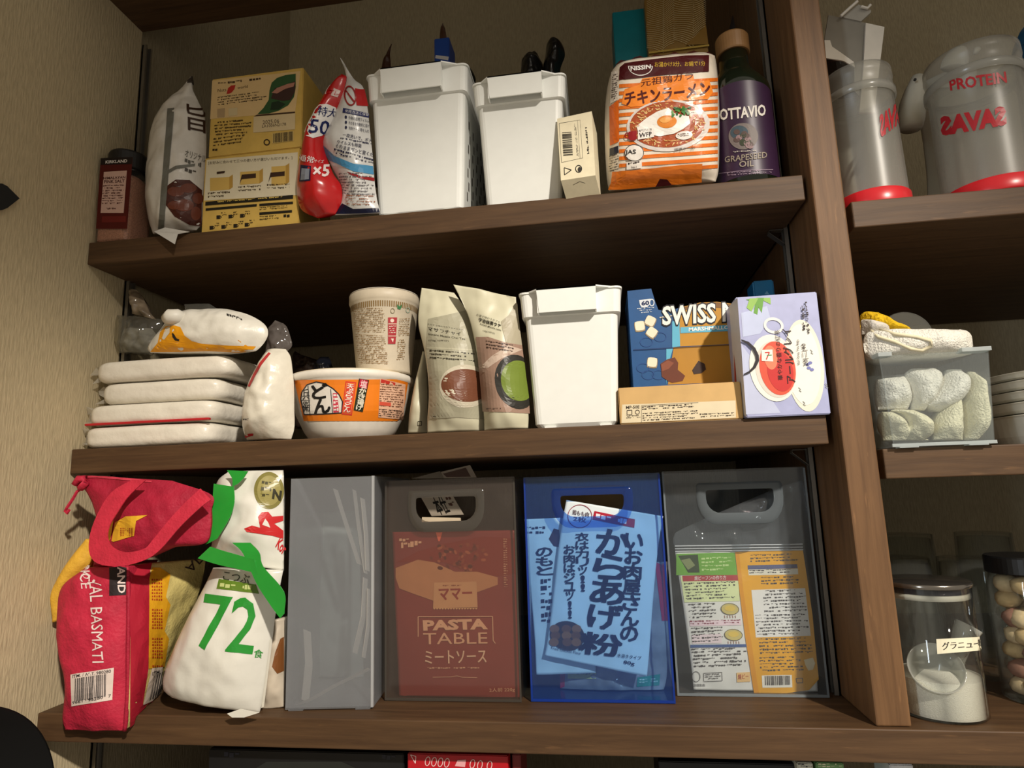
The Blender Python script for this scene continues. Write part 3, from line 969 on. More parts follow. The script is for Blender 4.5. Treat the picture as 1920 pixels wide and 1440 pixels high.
p.quad((222, 198, 194), pts(K2, 238, 502, 318, 524, 338, 482, 258, 450), 0)
p.text('プレ', (190, 24, 28), K2(250, 498), K2(322, 518), K2(262, 470), .02, 1)
p.poly((236, 234, 232), pts(K2, 118, 770, 105, 740, 125, 690, 150, 640, 170, 600, 205, 570, 250, 566, 308, 590, 310, 640, 285, 690, 278, 740, 215, 770, 160, 786), 0)
p.text('特大', (24, 36, 92), K2(186, 640), K2(305, 660), K2(202, 580), .03, 1)
p.text('50', (24, 36, 92), K2(132, 754), K2(256, 768), K2(148, 662), .015, 2)
p.text('通常', (236, 220, 218), K2(72, 930), K2(162, 950), K2(80, 890), .03, 1)
p.text('サイズ', (236, 220, 218), K2(164, 945), K2(226, 950), K2(168, 922), .01, 1)
p.text('×5', (236, 220, 218), K2(158, 1040), K2(262, 1034), K2(164, 960), .03, 1)
p.quad((30, 34, 64), pts(K2, 76, 1066, 146, 1060, 148, 966, 84, 958), 1)
p.quad((140, 146, 160), pts(K2, 84, 1056, 138, 1052, 140, 985, 92, 980), 2)
p.build(rough=0.3)
p = Print(t, rb.front)
p.quad((176, 30, 32), pts(K2, 440, 576, 520, 582, 500, 478, 430, 466), 0)
p.ring((150, 36, 36), K2(400, 515), 11, 19, 2.6, 1, ang=-8)
p.line((150, 36, 36), pts(K2, 372, 480, 430, 560), 3, 1)
p.quad((36, 42, 92), pts(K2, 352, 622, 520, 655, 520, 628, 356, 592), 0)
p.text('使用方法と保管', (220, 220, 226), K2(368, 622), K2(516, 648), K2(370, 602), .01, 1)
for i, s_ in enumerate(('外側の透明フィルム', 'そのまま自動的に溶け', '洗剤ケース等を入れ')):
    y = 652 + i * 33
    p.ell((20, 24, 60), K2(373, y), 2, 3, 1)
    p.text(s_, (20, 24, 60), K2(390, y + 14), K2(520, y + 36), K2(390, y - 8), .012, 1)
p.text('一度洗いで、ボト', (20, 24, 60), K2(352, 776), K2(534, 816), K2(356, 752), .02, 1)
p.lines((20, 24, 60), K2(338, 800), K2(538, 838), K2(338, 782), 1, seed=5)
p.text('ウイルスも除菌', (20, 24, 60), K2(318, 822), K2(470, 850), K2(320, 798), .02, 1)
p.text('そのままポンと置くだ', (20, 24, 60), K2(308, 848), K2(545, 908), K2(312, 822), .02, 1)
p.lines((20, 24, 60), K2(296, 895), K2(545, 965), K2(300, 852), 2, seed=6, dash=3)
p.poly((74, 140, 182), pts(K2, 226, 830, 300, 900, 420, 950, 545, 966, 550, 1020, 420, 1000, 320, 950, 270, 930, 232, 880), 0, 'printed_wave')
p.poly((150, 30, 34), pts(K2, 380, 1000, 470, 1030, 552, 1040, 554, 1062, 480, 1050, 400, 1020), 0)
p.lines((96, 92, 96), K2(340, 1160), K2(555, 1160), K2(330, 1010), 8, seed=8)
p.lines((150, 96, 70), K2(370, 1220), K2(560, 1225), K2(372, 1150), 4, seed=9)
p.poly((18, 22, 48), pts(K2, 300, 1275, 350, 1205, 420, 1240, 580, 1235, 592, 1264), 0, 'printed_base')
p.build(rough=0.32)

# ---- what stands in bin 1 and bin 2
fb = frame_box(K2(943, 400), K2(1040, 385), K2(972, 142), 0.045, z=ZA + .012, y=0.125)
t = thing('blue_carton', fb[0], 'small deep blue carton sticking out of the large white bin', 'box')
carton('carton', fb, mat((34, 74, 160), 0.45), t)
p = Print(t, front_of(fb))
p.quad((206, 206, 208), pts(K2, 946, 272, 1030, 286, 1034, 262, 950, 252), 0, 'label')
p.build()
def tip(K, y, data, rgb, name, label, rough=.35, w=.002):
    po = Pouch(rows(K, y, data), power=2, wrinkle=w, wscale=60, seed=len(data), floor=ZA + .012)
    po.build(name, mat(rgb, rough, .5), label=label, cat='bag', nu=14, nv=20)
tip(K2, .10, [(560, 1100, 690, 1100, .01, .01), (575, 600, 680, 600, .008, .01), (605, 310, 660, 305, .005, .006), (632, 240, 656, 240, .003, .003), (664, 178, 668, 178, .001, .001)], (58, 32, 20), 'snack_bag', 'dark brown pointed bag corner rising behind the large white bin')
tip(K2, .185, [(960, 1100, 1090, 1100, .01, .01), (965, 600, 1080, 600, .008, .01), (975, 140, 1020, 140, .004, .004), (992, 45, 996, 45, .001, .001)], (88, 60, 44), 'snack_bag', 'brown pointed bag corner rising behind the blue carton')
tip(K2, .16, [(1085, 900, 1150, 900, .01, .01), (1090, 520, 1165, 520, .012, .012), (1120, 420, 1205, 425, .014, .014), (1140, 345, 1195, 370, .012, .012), (1150, 328, 1168, 330, .002, .002)], (20, 26, 22), 'plastic_bag', 'dark plastic bag bulging out behind the right edge of the large white bin', .3)
tip(K2, .14, [(1480, 900, 1620, 900, .02, .02), (1490, 500, 1640, 500, .02, .02), (1500, 320, 1640, 330, .022, .02), (1510, 270, 1622, 280, .016, .016), (1575, 230, 1600, 238, .002, .002)], (22, 22, 22), 'plastic_bag', 'low black plastic bag lump at the rim of the smaller top bin', .28, .004)
tip(K2, .13, [(1650, 900, 1740, 900, .02, .02), (1650, 500, 1750, 500, .02, .02), (1640, 340, 1750, 350, .022, .02), (1655, 250, 1780, 255, .024, .02), (1665, 180, 1765, 185, .018, .016), (1695, 140, 1725, 142, .002, .002)], (22, 22, 22), 'plastic_bag', 'tall rounded black plastic bag lump rising from the smaller top bin', .24, .003)

# ---- small cream cosmetic box tilted forward
bl = onz(*K3(150, 1358), ZA + .0004); br = onz(*K3(385, 1338), ZA + .0004)
fl = ony(*K3(117, 1250), bl.y - .020); fr = ony(*K3(356, 1213), br.y - .020)
tl_ = ony(*K3(90, 822), bl.y + .006); tr_ = ony(*K3(330, 770), br.y + .006)
dv = (bl - fl + br - fr) / 2; dv = dv * (.034 / dv.length)
t = thing('cosmetic_box', (bl + br) / 2, 'small cream carton with barcode tilted against the smaller top bin', 'box')
MB().hexa([fl, fr, fr + dv, fl + dv, tl_, tr_, tr_ + dv, tl_ + dv]).build('carton', mat((226, 216, 186), 0.5), t)
s = plane(fl, fr - fl, tl_ - fl); p = Print(t, s)
INK = (52, 48, 42)
p.bars(INK, K3(134, 1080), K3(125, 912), K3(200, 1076), 20, 1)
p.line(INK, pts(K3, 105, 855, 250, 832, 268, 1095, 122, 1126, 105, 855), .5, 1)
p.line(INK, pts(K3, 232, 835, 250, 1098), .5, 1)
p.lines(INK, K3(225, 1090), K3(205, 855), K3(240, 1085), 2, seed=3, dash=2)
p.lines(INK, K3(290, 1070), K3(270, 850), K3(315, 1066), 1, seed=4, dash=2.4)
p.line(INK, pts(K3, 140, 1162, 190, 1178, 142, 1212, 140, 1162), 1.4, 1)
p.ring(INK, K3(240, 1170), 6.5, 7.2, 1.6, 1)
p.ell(INK, K3(246, 1174), 3.4, 4.5, 1)
p.build()
s = plane(fl, fr - fl, bl - fl); p = Print(t, s)
p.line(INK, pts(K3, 200, 1280, 248, 1255, 296, 1272, 246, 1300, 200, 1280), .8, 1)
p.bars(INK, K3(180, 1345), K3(350, 1330), K3(176, 1310), 12, 1, name='lot_print')
p.build()

# ---- teal box and gold patterned box behind the noodle packet
fb = frame_box(K3(486, 300), K3(716, 290), K3(470, 30), 0.07, z=ZA + .0004, y=0.150)
fb = fb[:4] + (0.40,) + fb[5:]
t = thing('gift_box', fb[0], 'tall plain teal gift box behind the noodle packet', 'box')
carton('carton', fb, mat((22, 128, 142), 0.4), t)
fb = frame_box(K3(716, 300), K3(1130, 262), K3(700, 20), 0.06, z=ZA + .0004, y=0.130)
fb = fb[:4] + (0.40,) + fb[5:]
t = thing('gift_box', fb[0], 'tall gold gift box with fine white wave lines behind the noodle packet', 'box')
carton('carton', fb, mat((156, 122, 62), 0.32, .5, metal=.25), t)
p = Print(t, front_of(fb))
GOLDL = (214, 194, 148)
for col, (xa, xb) in enumerate(((712, 830), (822, 900), (895, 1035), (1030, 1120))):
    for k in range(34):
        y0 = -40 + k * 15 - col * 14
        sg = -1 if col % 2 else 1
        pl = []
        for i in range(5):
            f_ = i / 4; x = lerp(xa, xb, f_)
            y = y0 + sg * 38 * (f_ - .5) * (1.2 + .5 * math.sin(k * .21 + col)) + 9 * math.sin(f_ * 3.1 + k * .13)
            pl.append((x, y))
        if max(q[1] for q in pl) < 372 - (xa - 700) * .13 and not (pl[0][0] > 980 and y0 > 290 - (xa - 980) * .6):
            p.line(GOLDL, [K3(*q) for q in pl], .8, 1)
p.poly((150, 114, 52), pts(K3, 980, 318, 1120, 180, 1136, 312), 2)
p.quad((222, 190, 96), pts(K3, 726, 378, 1142, 326, 1141, 314, 725, 366), 3, 'gold_edge', metal=.6, rough=.25)
p.build(metal=.2, rough=.35)

# ---- chicken noodle packet
po = Pouch(rows(K3, 0.036, [
    (450, 1324, 1188, 1258, .010, .008), (436, 1240, 1208, 1180, .030, .012), (424, 1050, 1214, 1000, .036, .012), (420, 850, 1215, 800, .036, .012),
    (432, 650, 1208, 610, .034, .012), (462, 510, 1196, 460, .026, .012), (500, 452, 1182, 386, .012, .008)]),
    power=6, wrinkle=0.0016, wscale=36, seed=8, floor=ZA + .0005)
t = thing('noodle_packet', po.base(), 'orange and white striped instant noodle packet with egg noodle picture', 'packet')
po.build('packet', mat((240, 228, 210), 0.22, .55, coat=.3, bump=.22, bscale=40), t)
p = Print(t, po.front, .06)
OR = (232, 118, 34); MAR = (74, 20, 24)
for i in range(13):
    y = 585 + i * 50
    sl = .068
    p.poly(OR, [K3(522, y), K3(860, y - 338 * sl), K3(1200, y - 678 * sl), K3(1200, y - 678 * sl + 25), K3(860, y - 338 * sl + 25), K3(522, y + 25)], 0, 'printed_stripe')
p.poly((236, 112, 30), pts(K3, 455, 740, 520, 690, 522, 980, 460, 1010), 1, 'printed_side')
p.poly((236, 226, 214), pts(K3, 470, 500, 516, 490, 516, 690, 462, 720), 1, 'printed_side')
p.lines((60, 40, 36), K3(468, 700), K3(508, 690), K3(478, 520), 12, lay=2, seed=3)
p.poly((40, 44, 60), pts(K3, 458, 1030, 516, 1010, 518, 1060, 458, 1080), 1, 'printed_side')
p.lines((50, 46, 50), K3(452, 1200), K3(514, 1180), K3(456, 1080), 7, lay=1, seed=4)
p.poly(MAR, pts(K3, 522, 556, 526, 470, 560, 440, 760, 412, 980, 388, 1140, 385, 1138, 498, 850, 520, 600, 548), 1, 'printed_band')
p.ell((240, 236, 230), K3(668, 462), 85 / 3.69, 66 / 3.69, 2, n=26, a0=0, a1=180)
p.ell(MAR, K3(668, 466), 78 / 3.69, 56 / 3.69, 3, n=26, a0=0, a1=180)
p.text('NISSIN', (244, 240, 236), K3(600, 498), K3(738, 482), K3(600, 468), .03, 4)
p.text('お湯かけ3分、お鍋で1分', (222, 182, 60), K3(766, 468), K3(1112, 462), K3(766, 434), .015, 2)
p.poly((246, 140, 44), pts(K3, 540, 720, 560, 620, 660, 590, 680, 548, 780, 534, 1030, 520, 1040, 565, 1140, 560, 1165, 640, 1130, 690, 960, 700, 840, 712, 720, 735, 600, 745), 2, 'printed_flash')
p.text('元祖鶏ガラ', (84, 26, 22), K3(672, 606), K3(1030, 552), K3(672, 555), .02, 3)
p.text('チキンラーメン', (86, 24, 22), K3(562, 736), K3(1142, 664), K3(562, 646), .055, 3)
p.ell((220, 212, 206), K3(858, 872), 285 / 3.69, 178 / 3.69, 2, -4, name='printed_bowl')
p.ell((168, 76, 34), K3(852, 866), 258 / 3.69, 158 / 3.69, 3, -4, name='printed_soup')
R = random.Random(5)
for i in range(120):
    a = R.uniform(0, 6.28); r = R.uniform(.72, .98)
    x = 852 + 250 * r * math.cos(a); y = 866 + 150 * r * math.sin(a); b = R.uniform(0, 3.1)
    p.line(R.choice(((226, 180, 108), (206, 150, 80), (236, 204, 140))), [K3(x, y), K3(x + 22 * math.cos(b), y + 14 * math.sin(b))], 1.6, 4, 'printed_noodle')
p.poly((240, 236, 228), pts(K3, 640, 880, 700, 830, 780, 780, 860, 752, 900, 790, 1000, 810, 1010, 860, 960, 900, 900, 930, 800, 950, 700, 930, 650, 915), 4, 'printed_egg')
p.ell((226, 136, 48), K3(850, 848), 68 / 3.69, 44 / 3.69, 5, -4, name='printed_yolk')
p.ell((238, 168, 84), K3(838, 838), 36 / 3.69, 20 / 3.69, 6, -4, name='printed_yolk')
for i in range(26):
    x, y = R.uniform(885, 1005), R.uniform(752, 812)
    p.ell(R.choice(((50, 118, 44), (84, 150, 60), (34, 92, 36))), K3(x, y), 3.4, 2.2, 6, R.uniform(0, 180), n=8, name='printed_onion')
p.poly((150, 24, 30), pts(K3, 588, 918, 640, 910, 642, 966, 630, 976, 600, 978, 588, 966), 5, 'printed_mug')
p.ring((150, 24, 30), K3(580, 944), 5, 6, 2, 5, name='printed_mug')
p.quad((236, 230, 222), pts(K3, 650, 972, 762, 955, 760, 898, 650, 910), 5)
p.text('WFP', (40, 30, 30), K3(658, 962), K3(746, 950), K3(658, 930), .02, 6)
p.lines((40, 30, 30), K3(656, 924), K3(745, 914), K3(656, 906), 2, lay=6, seed=2)
p.ell((236, 228, 220), K3(968, 944), 58 / 3.69, 28 / 3.69, 5, -5, name='printed_bubble')
p.lines((90, 60, 50), K3(925, 958), K3(1000, 950), K3(925, 934), 2, lay=6, seed=6)
p.text('調理の一例', (60, 40, 36), K3(900, 1050), K3(1040, 1036), K3(900, 1030), 0, 3)
p.ell((238, 232, 224), K3(626, 1062), 66 / 3.69, 58 / 3.69, 3)
p.ring((30, 28, 28), K3(626, 1062), 65 / 3.69, 57 / 3.69, 1.1, 4)
p.text('JAS', (30, 28, 28), K3(566, 1082), K3(636, 1078), K3(566, 1044), .015, 5)
p.quad((238, 230, 220), pts(K3, 574, 1176, 678, 1164, 676, 1112, 574, 1124), 3)
p.lines((50, 40, 40), K3(584, 1150), K3(664, 1140), K3(584, 1128), 1, lay=4, dash=4, seed=4)
p.text('No.1', (50, 40, 40), K3(606, 1168), K3(640, 1164), K3(606, 1154), 0, 4)
p.poly((236, 126, 34), pts(K3, 470, 1265, 480, 1190, 600, 1180, 800, 1158, 1000, 1138, 1092, 1134, 1088, 1268, 900, 1276, 780, 1290, 700, 1298, 450, 1316), 3, 'printed_base')
p.poly(MAR, pts(K3, 770, 1296, 800, 1232, 850, 1236, 880, 1272, 940, 1280, 980, 1290), 4, 'printed_base')
p.build(rough=0.28, spec=.5)
MB().strip([po.F(i / 20, 1.0) for i in range(21)], [po.F(i / 20, 1.0) + V3(0, .012, .010 + .003 * math.sin(i * 1.7)) for i in range(21)], (0, .0008, 0)).build('top_seal', mat(MAR, .28, .5), t)

# ---- grapeseed oil bottle
c = ony(*K3(1392, 1215), .072); c.z = ZA + .0004
zc = ony(*K3(1262, 275), .072).z - c.z
r = .0475
t = thing('oil_bottle', c, 'dark green oil bottle with purple label and cork coloured cap', 'bottle')
hb = zc * .60
MB().lathe(c, [(r - .004, 0), (r, .004), (r, hb), (r * .96, hb + .012), (r * .62, hb + .036), (r * .46, hb + .05), (r * .44, zc - .026)], 48).build('glass', mat((18, 26, 16), 0.07, .5, coat=.4), t, smooth=True)
MB().lathe(c, [(r * .50, zc - .030), (r * .52, zc - .028), (r * .52, zc - .003), (r * .48, zc), (.004, zc)], 36).build('cap', mat((142, 104, 62), .5), t)
cs = Cone(c, [(r, 0), (r, hb + .02)])
cs.guess = (0, hb / 2)
v, f = [], []
for j in range(2):
    for i in range(41): v.append(cs.at(-1.75 + 3.5 * i / 40, .012 if j == 0 else hb * .97 + .006 * math.cos(1.2 * (-1.75 + 3.5 * i / 40)), .0003))
f = [(i, i + 1, 42 + i, 41 + i) for i in range(40)]
MB().add(v, f).build('label', mat((50, 28, 54), .4), t, smooth=True)
p = Print(t, cs)
p.text('OTTAVIO', (222, 216, 206), K3(1222, 838), K3(1532, 806), K3(1218, 758), .03, 2)
p.ell((120, 110, 106), K3(1380, 945), 100 / 3.69, 92 / 3.69, 1, name='printed_picture')
p.ell((66, 82, 92), K3(1352, 920), 60 / 3.69, 48 / 3.69, 2, name='printed_picture')
for i in range(14):
    p.ell(((150, 122, 124), (92, 74, 70), (60, 66, 48))[i % 3], K3(1370 + R.uniform(-50, 70), 955 + R.uniform(-40, 60)), 6, 5, 3, n=10, name='printed_picture')
p.lines((176, 168, 158), K3(1310, 1066), K3(1490, 1056), K3(1310, 1048), 1, seed=3, lay=2, dash=3)
p.text('GRAPESEED', (150, 138, 122), K3(1255, 1128), K3(1540, 1096), K3(1255, 1086), .012, 2)
p.text('OIL', (160, 148, 132), K3(1352, 1160), K3(1452, 1154), K3(1352, 1118), .012, 2)
p.line((150, 130, 146), pts(K3, 1215, 1202, 1400, 1180, 1580, 1176), 1, 2)
p.lines((150, 130, 146), K3(1270, 1226), K3(1570, 1204), K3(1270, 1196), 2, seed=8, lay=2)
p.build()

# ---- dark upright shape behind the bottle
po = Pouch([((1352, 330), (1425, 330), .30, .01, .04), ((1358, 120), (1420, 120), .30, .01, .04), ((1366, 60), (1424, 60), .30, .01, .04), ((1392, -40), (1424, -40), .30, .006, .02)], power=5, wrinkle=.002, floor=ZA + .0005)
po.L[0].z = po.R[0].z = ZA + .0005
po.build('dark_shape', mat((40, 30, 34), .6), label='dark upright shape standing behind the oil bottle', cat='bag')
# ================================================================== middle shelf
# ---- four flat white packs, stacked
PACKM = mat((228, 222, 208), 0.30, 0.5, 0.05, 40, bump=.5, bscale=46)
def soft_slab(c0, w, d, h, seed, rnd=.30, wr=.0022, nu=40, nv=16, nw=10):
    """Cushion-like flat pack; c0 is the front bottom-left corner."""
    bm = bmesh.new(); bmesh.ops.create_cube(bm, size=2)
    bmesh.ops.subdivide_edges(bm, edges=bm.edges[:], cuts=14, use_grid_fill=True)
    for v in bm.verts:
        x, y, z = v.co
        e = 8.0
        l = (abs(x) ** e + abs(y) ** e + abs(z) ** (e * .5)) ** (1 / e); q = v.co / max(l, 1e-6) if l > 0 else v.co
        q = Vector((q.x, q.y, q.z))
        P = Vector(((q.x + 1) / 2 * w, (q.y + 1) / 2 * d, (q.z + 1) / 2 * h))
        n = noise.noise(Vector((P.x * 26 + seed * 5, P.y * 26, P.z * 40))) * wr + noise.noise(Vector((P.x * 70 + seed, P.y * 70, P.z * 90))) * wr * .4
        k = 1 if 0.02 < (q.z + 1) / 2 < .98 else 0
        P += Vector((q.x, q.y, 0)).normalized() * n * k if (abs(q.x) + abs(q.y)) > .1 else Vector((0, 0, 0))
        v.co = Vector(c0) + P
    return MB().frombm(bm)
zz = ZB + .0004
for i, (pl, pr, py, h, lab, dy) in enumerate((
        (150, 392, 815, .0332, 'bottom white flat pack of the stack of four on the middle shelf', .002),
        (156, 398, 772, .0336, 'second white flat pack from below with a red printed edge', .004),
        (182, 410, 728, .0340, 'third white flat pack from below in the stack of four', .010),
        (172, 428, 682, .0344, 'topmost white flat pack of the stack, under the yellow and white bag', .006))):
    a = ony(pl, py, YF + dy); b = ony(pr, py, YF + dy)
    t = thing('tissue_pack', ((a.x + b.x) / 2, .08, zz), lab, 'pack', 'flat white packs in a stack')
    soft_slab((a.x, YF + dy, zz), b.x - a.x, .15, h, i + 1).build('pack', PACKM, t, smooth=True)
    # loose film at the end
    P = [V3(a.x + .002, YF + dy + .02, zz + h * f) for f in (.15, .35, .55, .75, .9)]
    Q = [p + V3(-.010 - .008 * math.sin(k * 2.1 + i), -.006 + .006 * (k % 2), .004 * math.cos(k * 3 + i)) for k, p in enumerate(P)]
    Q = [V3(max(q.x, .0015), q.y, q.z) for q in Q]
    MB().strip(P, Q, (0, .0004, 0)).build('film_end', clear((240, 238, 232), (230, 224, 210), .35, .1), t)
    fold = [V3(b.x - .004, YF + dy - .0006, zz + h * .2), V3(b.x + .012, YF + dy + .020, zz + h * .1), V3(b.x + .012, YF + dy + .02, zz + h * .85), V3(b.x - .004, YF + dy - .0006, zz + h * .8), V3(b.x - .024, YF + dy - .002, zz + h * .5)]
    if i == 1:
        MB().bbox((a.x + .006, YF + dy - .0022, zz + .0012), (b.x - .004, YF + dy + .004, zz + .0046), .0008).build('red_edge', mat((186, 34, 42), .4), t)
    zz += h + .0004
ZST = zz

# ---- yellow and white bag on the stack
po = Pouch(rows(K5, 0.026, [
    (690, 612, 1380, 622, .004, .01), (672, 580, 1452, 590, .018, .015), (700, 520, 1516, 510, .028, .015), (765, 440, 1520, 440, .028, .015),
    (796, 390, 1470, 385, .024, .015), (800, 345, 1370, 335, .016, .012), (860, 322, 1240, 302, .008, .02)]),
    power=2.6, wrinkle=.0045, wscale=30, seed=11, floor=ZST)
t = thing('flour_bag', po.base(), 'folded white and yellow bag lying on the stack of white packs', 'bag')
po.build('bag', mat((228, 224, 212), .30, .5, bump=.4, bscale=42), t)
p = Print(t, po.front, .05)
p.poly((236, 162, 26), pts(K5, 690, 606, 745, 540, 760, 470, 800, 425, 862, 418, 905, 430, 935, 490, 985, 528, 1060, 548, 1250, 560, 1440, 566, 1400, 612, 1100, 598, 900, 604), 0, 'yellow_panel')
p.poly((222, 214, 196), pts(K5, 775, 510, 800, 440, 832, 425, 830, 470, 790, 520), 1, 'printed_panel')
p.poly((40, 36, 34), pts(K5, 845, 470, 858, 475, 880, 510, 898, 515, 895, 528, 868, 524, 850, 500), 1, 'lettering')
p.lines((60, 58, 56), K5(1235, 362), K5(1345, 400), K5(1230, 330), 1, dash=4, seed=2)
p.build(rough=.4)
MB().tube([ony(*K5(808, 372), .004), ony(*K5(835, 356), .0), ony(*K5(890, 352), .004), ony(*K5(960, 356), .016)], [.009, .012, .011, .004], 14).build('rolled_corner', mat((228, 224, 212), .42), t, smooth=True)
po2 = Pouch(rows(K5, 0.075, [(930, 330, 1250, 330, .004, .004), (935, 300, 1170, 300, .003, .003), (930, 268, 1110, 264, .001, .001)]), wrinkle=.003, seed=3)
po2.build('clear_top', clear((220, 220, 216), (220, 220, 214), .12, .06), t, nu=12, nv=8)
CLR = clear((226, 224, 216), (214, 210, 196), .14, .07)

# ---- clear bag at the wall, with its bunched top
po = Pouch(rows(K5, 0.085, [
    (470, 612, 690, 608, .004, .03), (440, 560, 740, 560, .018, .03), (432, 480, 770, 480, .022, .03), (440, 400, 780, 410, .016, .03), (450, 345, 775, 375, .004, .01)]),
    power=2.2, wrinkle=.006, wscale=40, seed=12, floor=ZST)
t = thing('clear_bag', po.base(), 'crumpled clear plastic bag with shiny bunched top next to the pale wall', 'bag')
po.build('film', CLR, t)
pc = Pouch(rows(K5, 0.091, [(480, 606, 690, 606, .002, .02), (470, 560, 730, 560, .010, .02), (480, 500, 740, 500, .010, .02), (500, 440, 700, 440, .004, .01)]), wrinkle=.006, wscale=50, seed=13, floor=ZST + .001)
pc.build('contents', mat((150, 150, 146), .5, .4, .4, 60), t)
po = Pouch(rows(K5, 0.085, [(560, 335, 735, 380, .006, .01), (560, 290, 690, 330, .012, .02), (545, 230, 660, 270, .012, .02), (538, 175, 630, 210, .008, .01), (545, 158, 590, 165, .001, .002)]), wrinkle=.007, wscale=46, seed=14)
po.build('bunched_top', mat((126, 112, 94), .12, .7, .35, 70, coat=.4), t)

# ---- upright clear bag of white contents with red edge
po = Pouch(rows(K5, 0.034, [
    (1375, 1232, 1690, 1226, .010, .008), (1345, 1140, 1712, 1140, .030, .010), (1346, 1000, 1712, 1000, .038, .012), (1378, 860, 1710, 860, .036, .012),
    (1420, 750, 1700, 740, .028, .010), (1475, 655, 1685, 640, .016, .02), (1520, 590, 1650, 585, .006, .01)]),
    power=2.2, wrinkle=.005, wscale=34, seed=15, floor=ZB + .0005)
t = thing('starch_bag', po.base(), 'clear bag of white powder with red edge standing beside the noodle bowl', 'bag')
po.build('contents', mat((222, 216, 200), .26, .5, .05, 60, coat=.3, bump=.4, bscale=50), t)
p = Print(t, po.front)
p.poly((182, 52, 52), pts(K5, 1384, 850, 1420, 770, 1470, 680, 1530, 610, 1545, 618, 1480, 700, 1430, 790, 1398, 855), 0, 'red_edge')
p.poly((190, 40, 48), pts(K5, 1362, 1200, 1385, 1186, 1422, 1184, 1420, 1200, 1385, 1208, 1368, 1218), 0, 'red_mark')
p.lines((90, 86, 80), K5(1352, 1100), K5(1420, 1096), K5(1352, 1078), 1, dash=3, seed=1)
p.build()
po = Pouch(rows(K5, 0.050, [(1505, 610, 1665, 600, .006, .008), (1515, 540, 1695, 560, .010, .01), (1520, 450, 1685, 500, .008, .01), (1550, 410, 1660, 430, .005, .006), (1575, 380, 1632, 402, .001, .002)]), wrinkle=.005, wscale=50, seed=16)
po.build('gathered_top', clear((176, 164, 160), (176, 166, 160), .34, .08), t, nu=20, nv=20)

# ---- noodle bowl
R0 = .094
for _ in range(6):
    yb = YF + .004 + R0
    R0 = (ony(773, 712, yb).x - ony(549, 706, yb).x) / 2 * .985
rim = ony(660, 689, .020); hB = rim.z - ZB
c = V3((ony(773, 712, yb).x + ony(549, 706, yb).x) / 2, yb, ZB + .0004)
kB = R0 / .0925
prof = [(.050 * kB, .0), (.0585 * kB, .004), (.066 * kB, .016), (.078 * kB, hB * .42), (.0865 * kB, hB * .80), (R0 - .003, hB - .012), (R0, hB - .010), (R0 + .0005, hB - .003), (R0 - .002, hB)]
t = thing('noodle_bowl', c, 'white noodle bowl with orange wrapped label and black lettering', 'noodle bowl')
MB().lathe(c, prof, 64).build('bowl', mat((232, 226, 214), .35, .45), t, smooth=True)
MB().lathe(c, [(R0 - .004, hB), (R0 - .004, hB + .0012), (.02, hB + .0016)], 48).build('lid', mat((226, 210, 176), .35), t)
cs = Cone(c, [(.066 * kB, .016), (.078 * kB, hB * .42), (.0865 * kB, hB * .80), (R0 - .003, hB - .012)])
cs.guess = (-.2, hB * .5)
p = Print(t, cs, .10)
OB = (240, 132, 30)
p.quad(OB, pts(K6, 190, 1098, 884, 1098, 930, 800, 122, 806), 0, 'wrap_label', n=24)
p.poly((228, 222, 212), pts(K6, 196, 1052, 172, 940, 180, 890, 215, 840, 280, 820, 340, 832, 400, 870, 440, 910, 462, 960, 458, 1040, 330, 1048), 1)
p.line((26, 30, 40), pts(K6, 196, 1052, 172, 940, 180, 890, 215, 840, 280, 820, 340, 832, 400, 870, 440, 910, 464, 960, 458, 1040, 330, 1048, 196, 1052), 2.2, 2)
for xx in (236, 395): p.line((26, 30, 40), pts(K6, xx, 1048, xx - 14, 845 if xx < 300 else 872), 1.4, 2)
for yy in (950, 1000): p.line((26, 30, 40), pts(K6, 180, yy, 236, yy), 1.2, 2)
p.vtext('兵衛', (26, 26, 30), K6(206, 870), K6(214, 1040), 13, .03, 2)
p.vtext('どん', (18, 18, 20), K6(300, 836), K6(326, 1046), 30, .09, 3, gap=.03)
p.poly((206, 60, 80), pts(K6, 396, 900, 428, 900, 440, 1035, 400, 1038), 2)
p.lines((240, 232, 224), K6(404, 1032), K6(436, 1030), K6(400, 905), 5, lay=3, dash=5, fill=.8)
p.quad((216, 58, 46), pts(K6, 458, 1050, 530, 1058, 560, 822, 486, 815), 2)
p.quad((240, 150, 60), pts(K6, 466, 1040, 524, 1046, 551, 832, 492, 826), 3)
p.quad((216, 58, 46), pts(K6, 469, 1036, 521, 1041, 548, 836, 495, 830), 4)
p.vtext('天ぷらうどん', (244, 232, 214), K6(522, 836), K6(494, 1036), 12, .04, 5, gap=.04)
p.quad((34, 42, 24), pts(K6, 542, 1020, 606, 1034, 650, 808, 580, 796), 3)
p.quad((200, 30, 60), pts(K6, 576, 858, 632, 872, 642, 812, 586, 800), 4)
p.text('塩', (240, 200, 200), K6(586, 858), K6(630, 868), K6(594, 806), .04, 5)
p.vtext('かき揚げ', (226, 220, 200), K6(608, 866), K6(578, 1024), 12, .05, 5, gap=.05)
p.quad((236, 190, 160), pts(K6, 714, 1072, 890, 1088, 905, 838, 728, 796), 2)
p.quad((206, 60, 50), pts(K6, 730, 826, 830, 846, 834, 826, 734, 800), 3)
p.lines((110, 70, 50), K6(720, 1000), K6(885, 1010), K6(728, 832), 10, lay=3, seed=3)
p.quad((220, 90, 70), pts(K6, 720, 985, 800, 994, 802, 968, 722, 960), 4)
p.lines((60, 46, 40), K6(716, 1068), K6(884, 1082), K6(720, 1010), 4, lay=3, seed=4)
p.build(rough=.3, spec=.5)

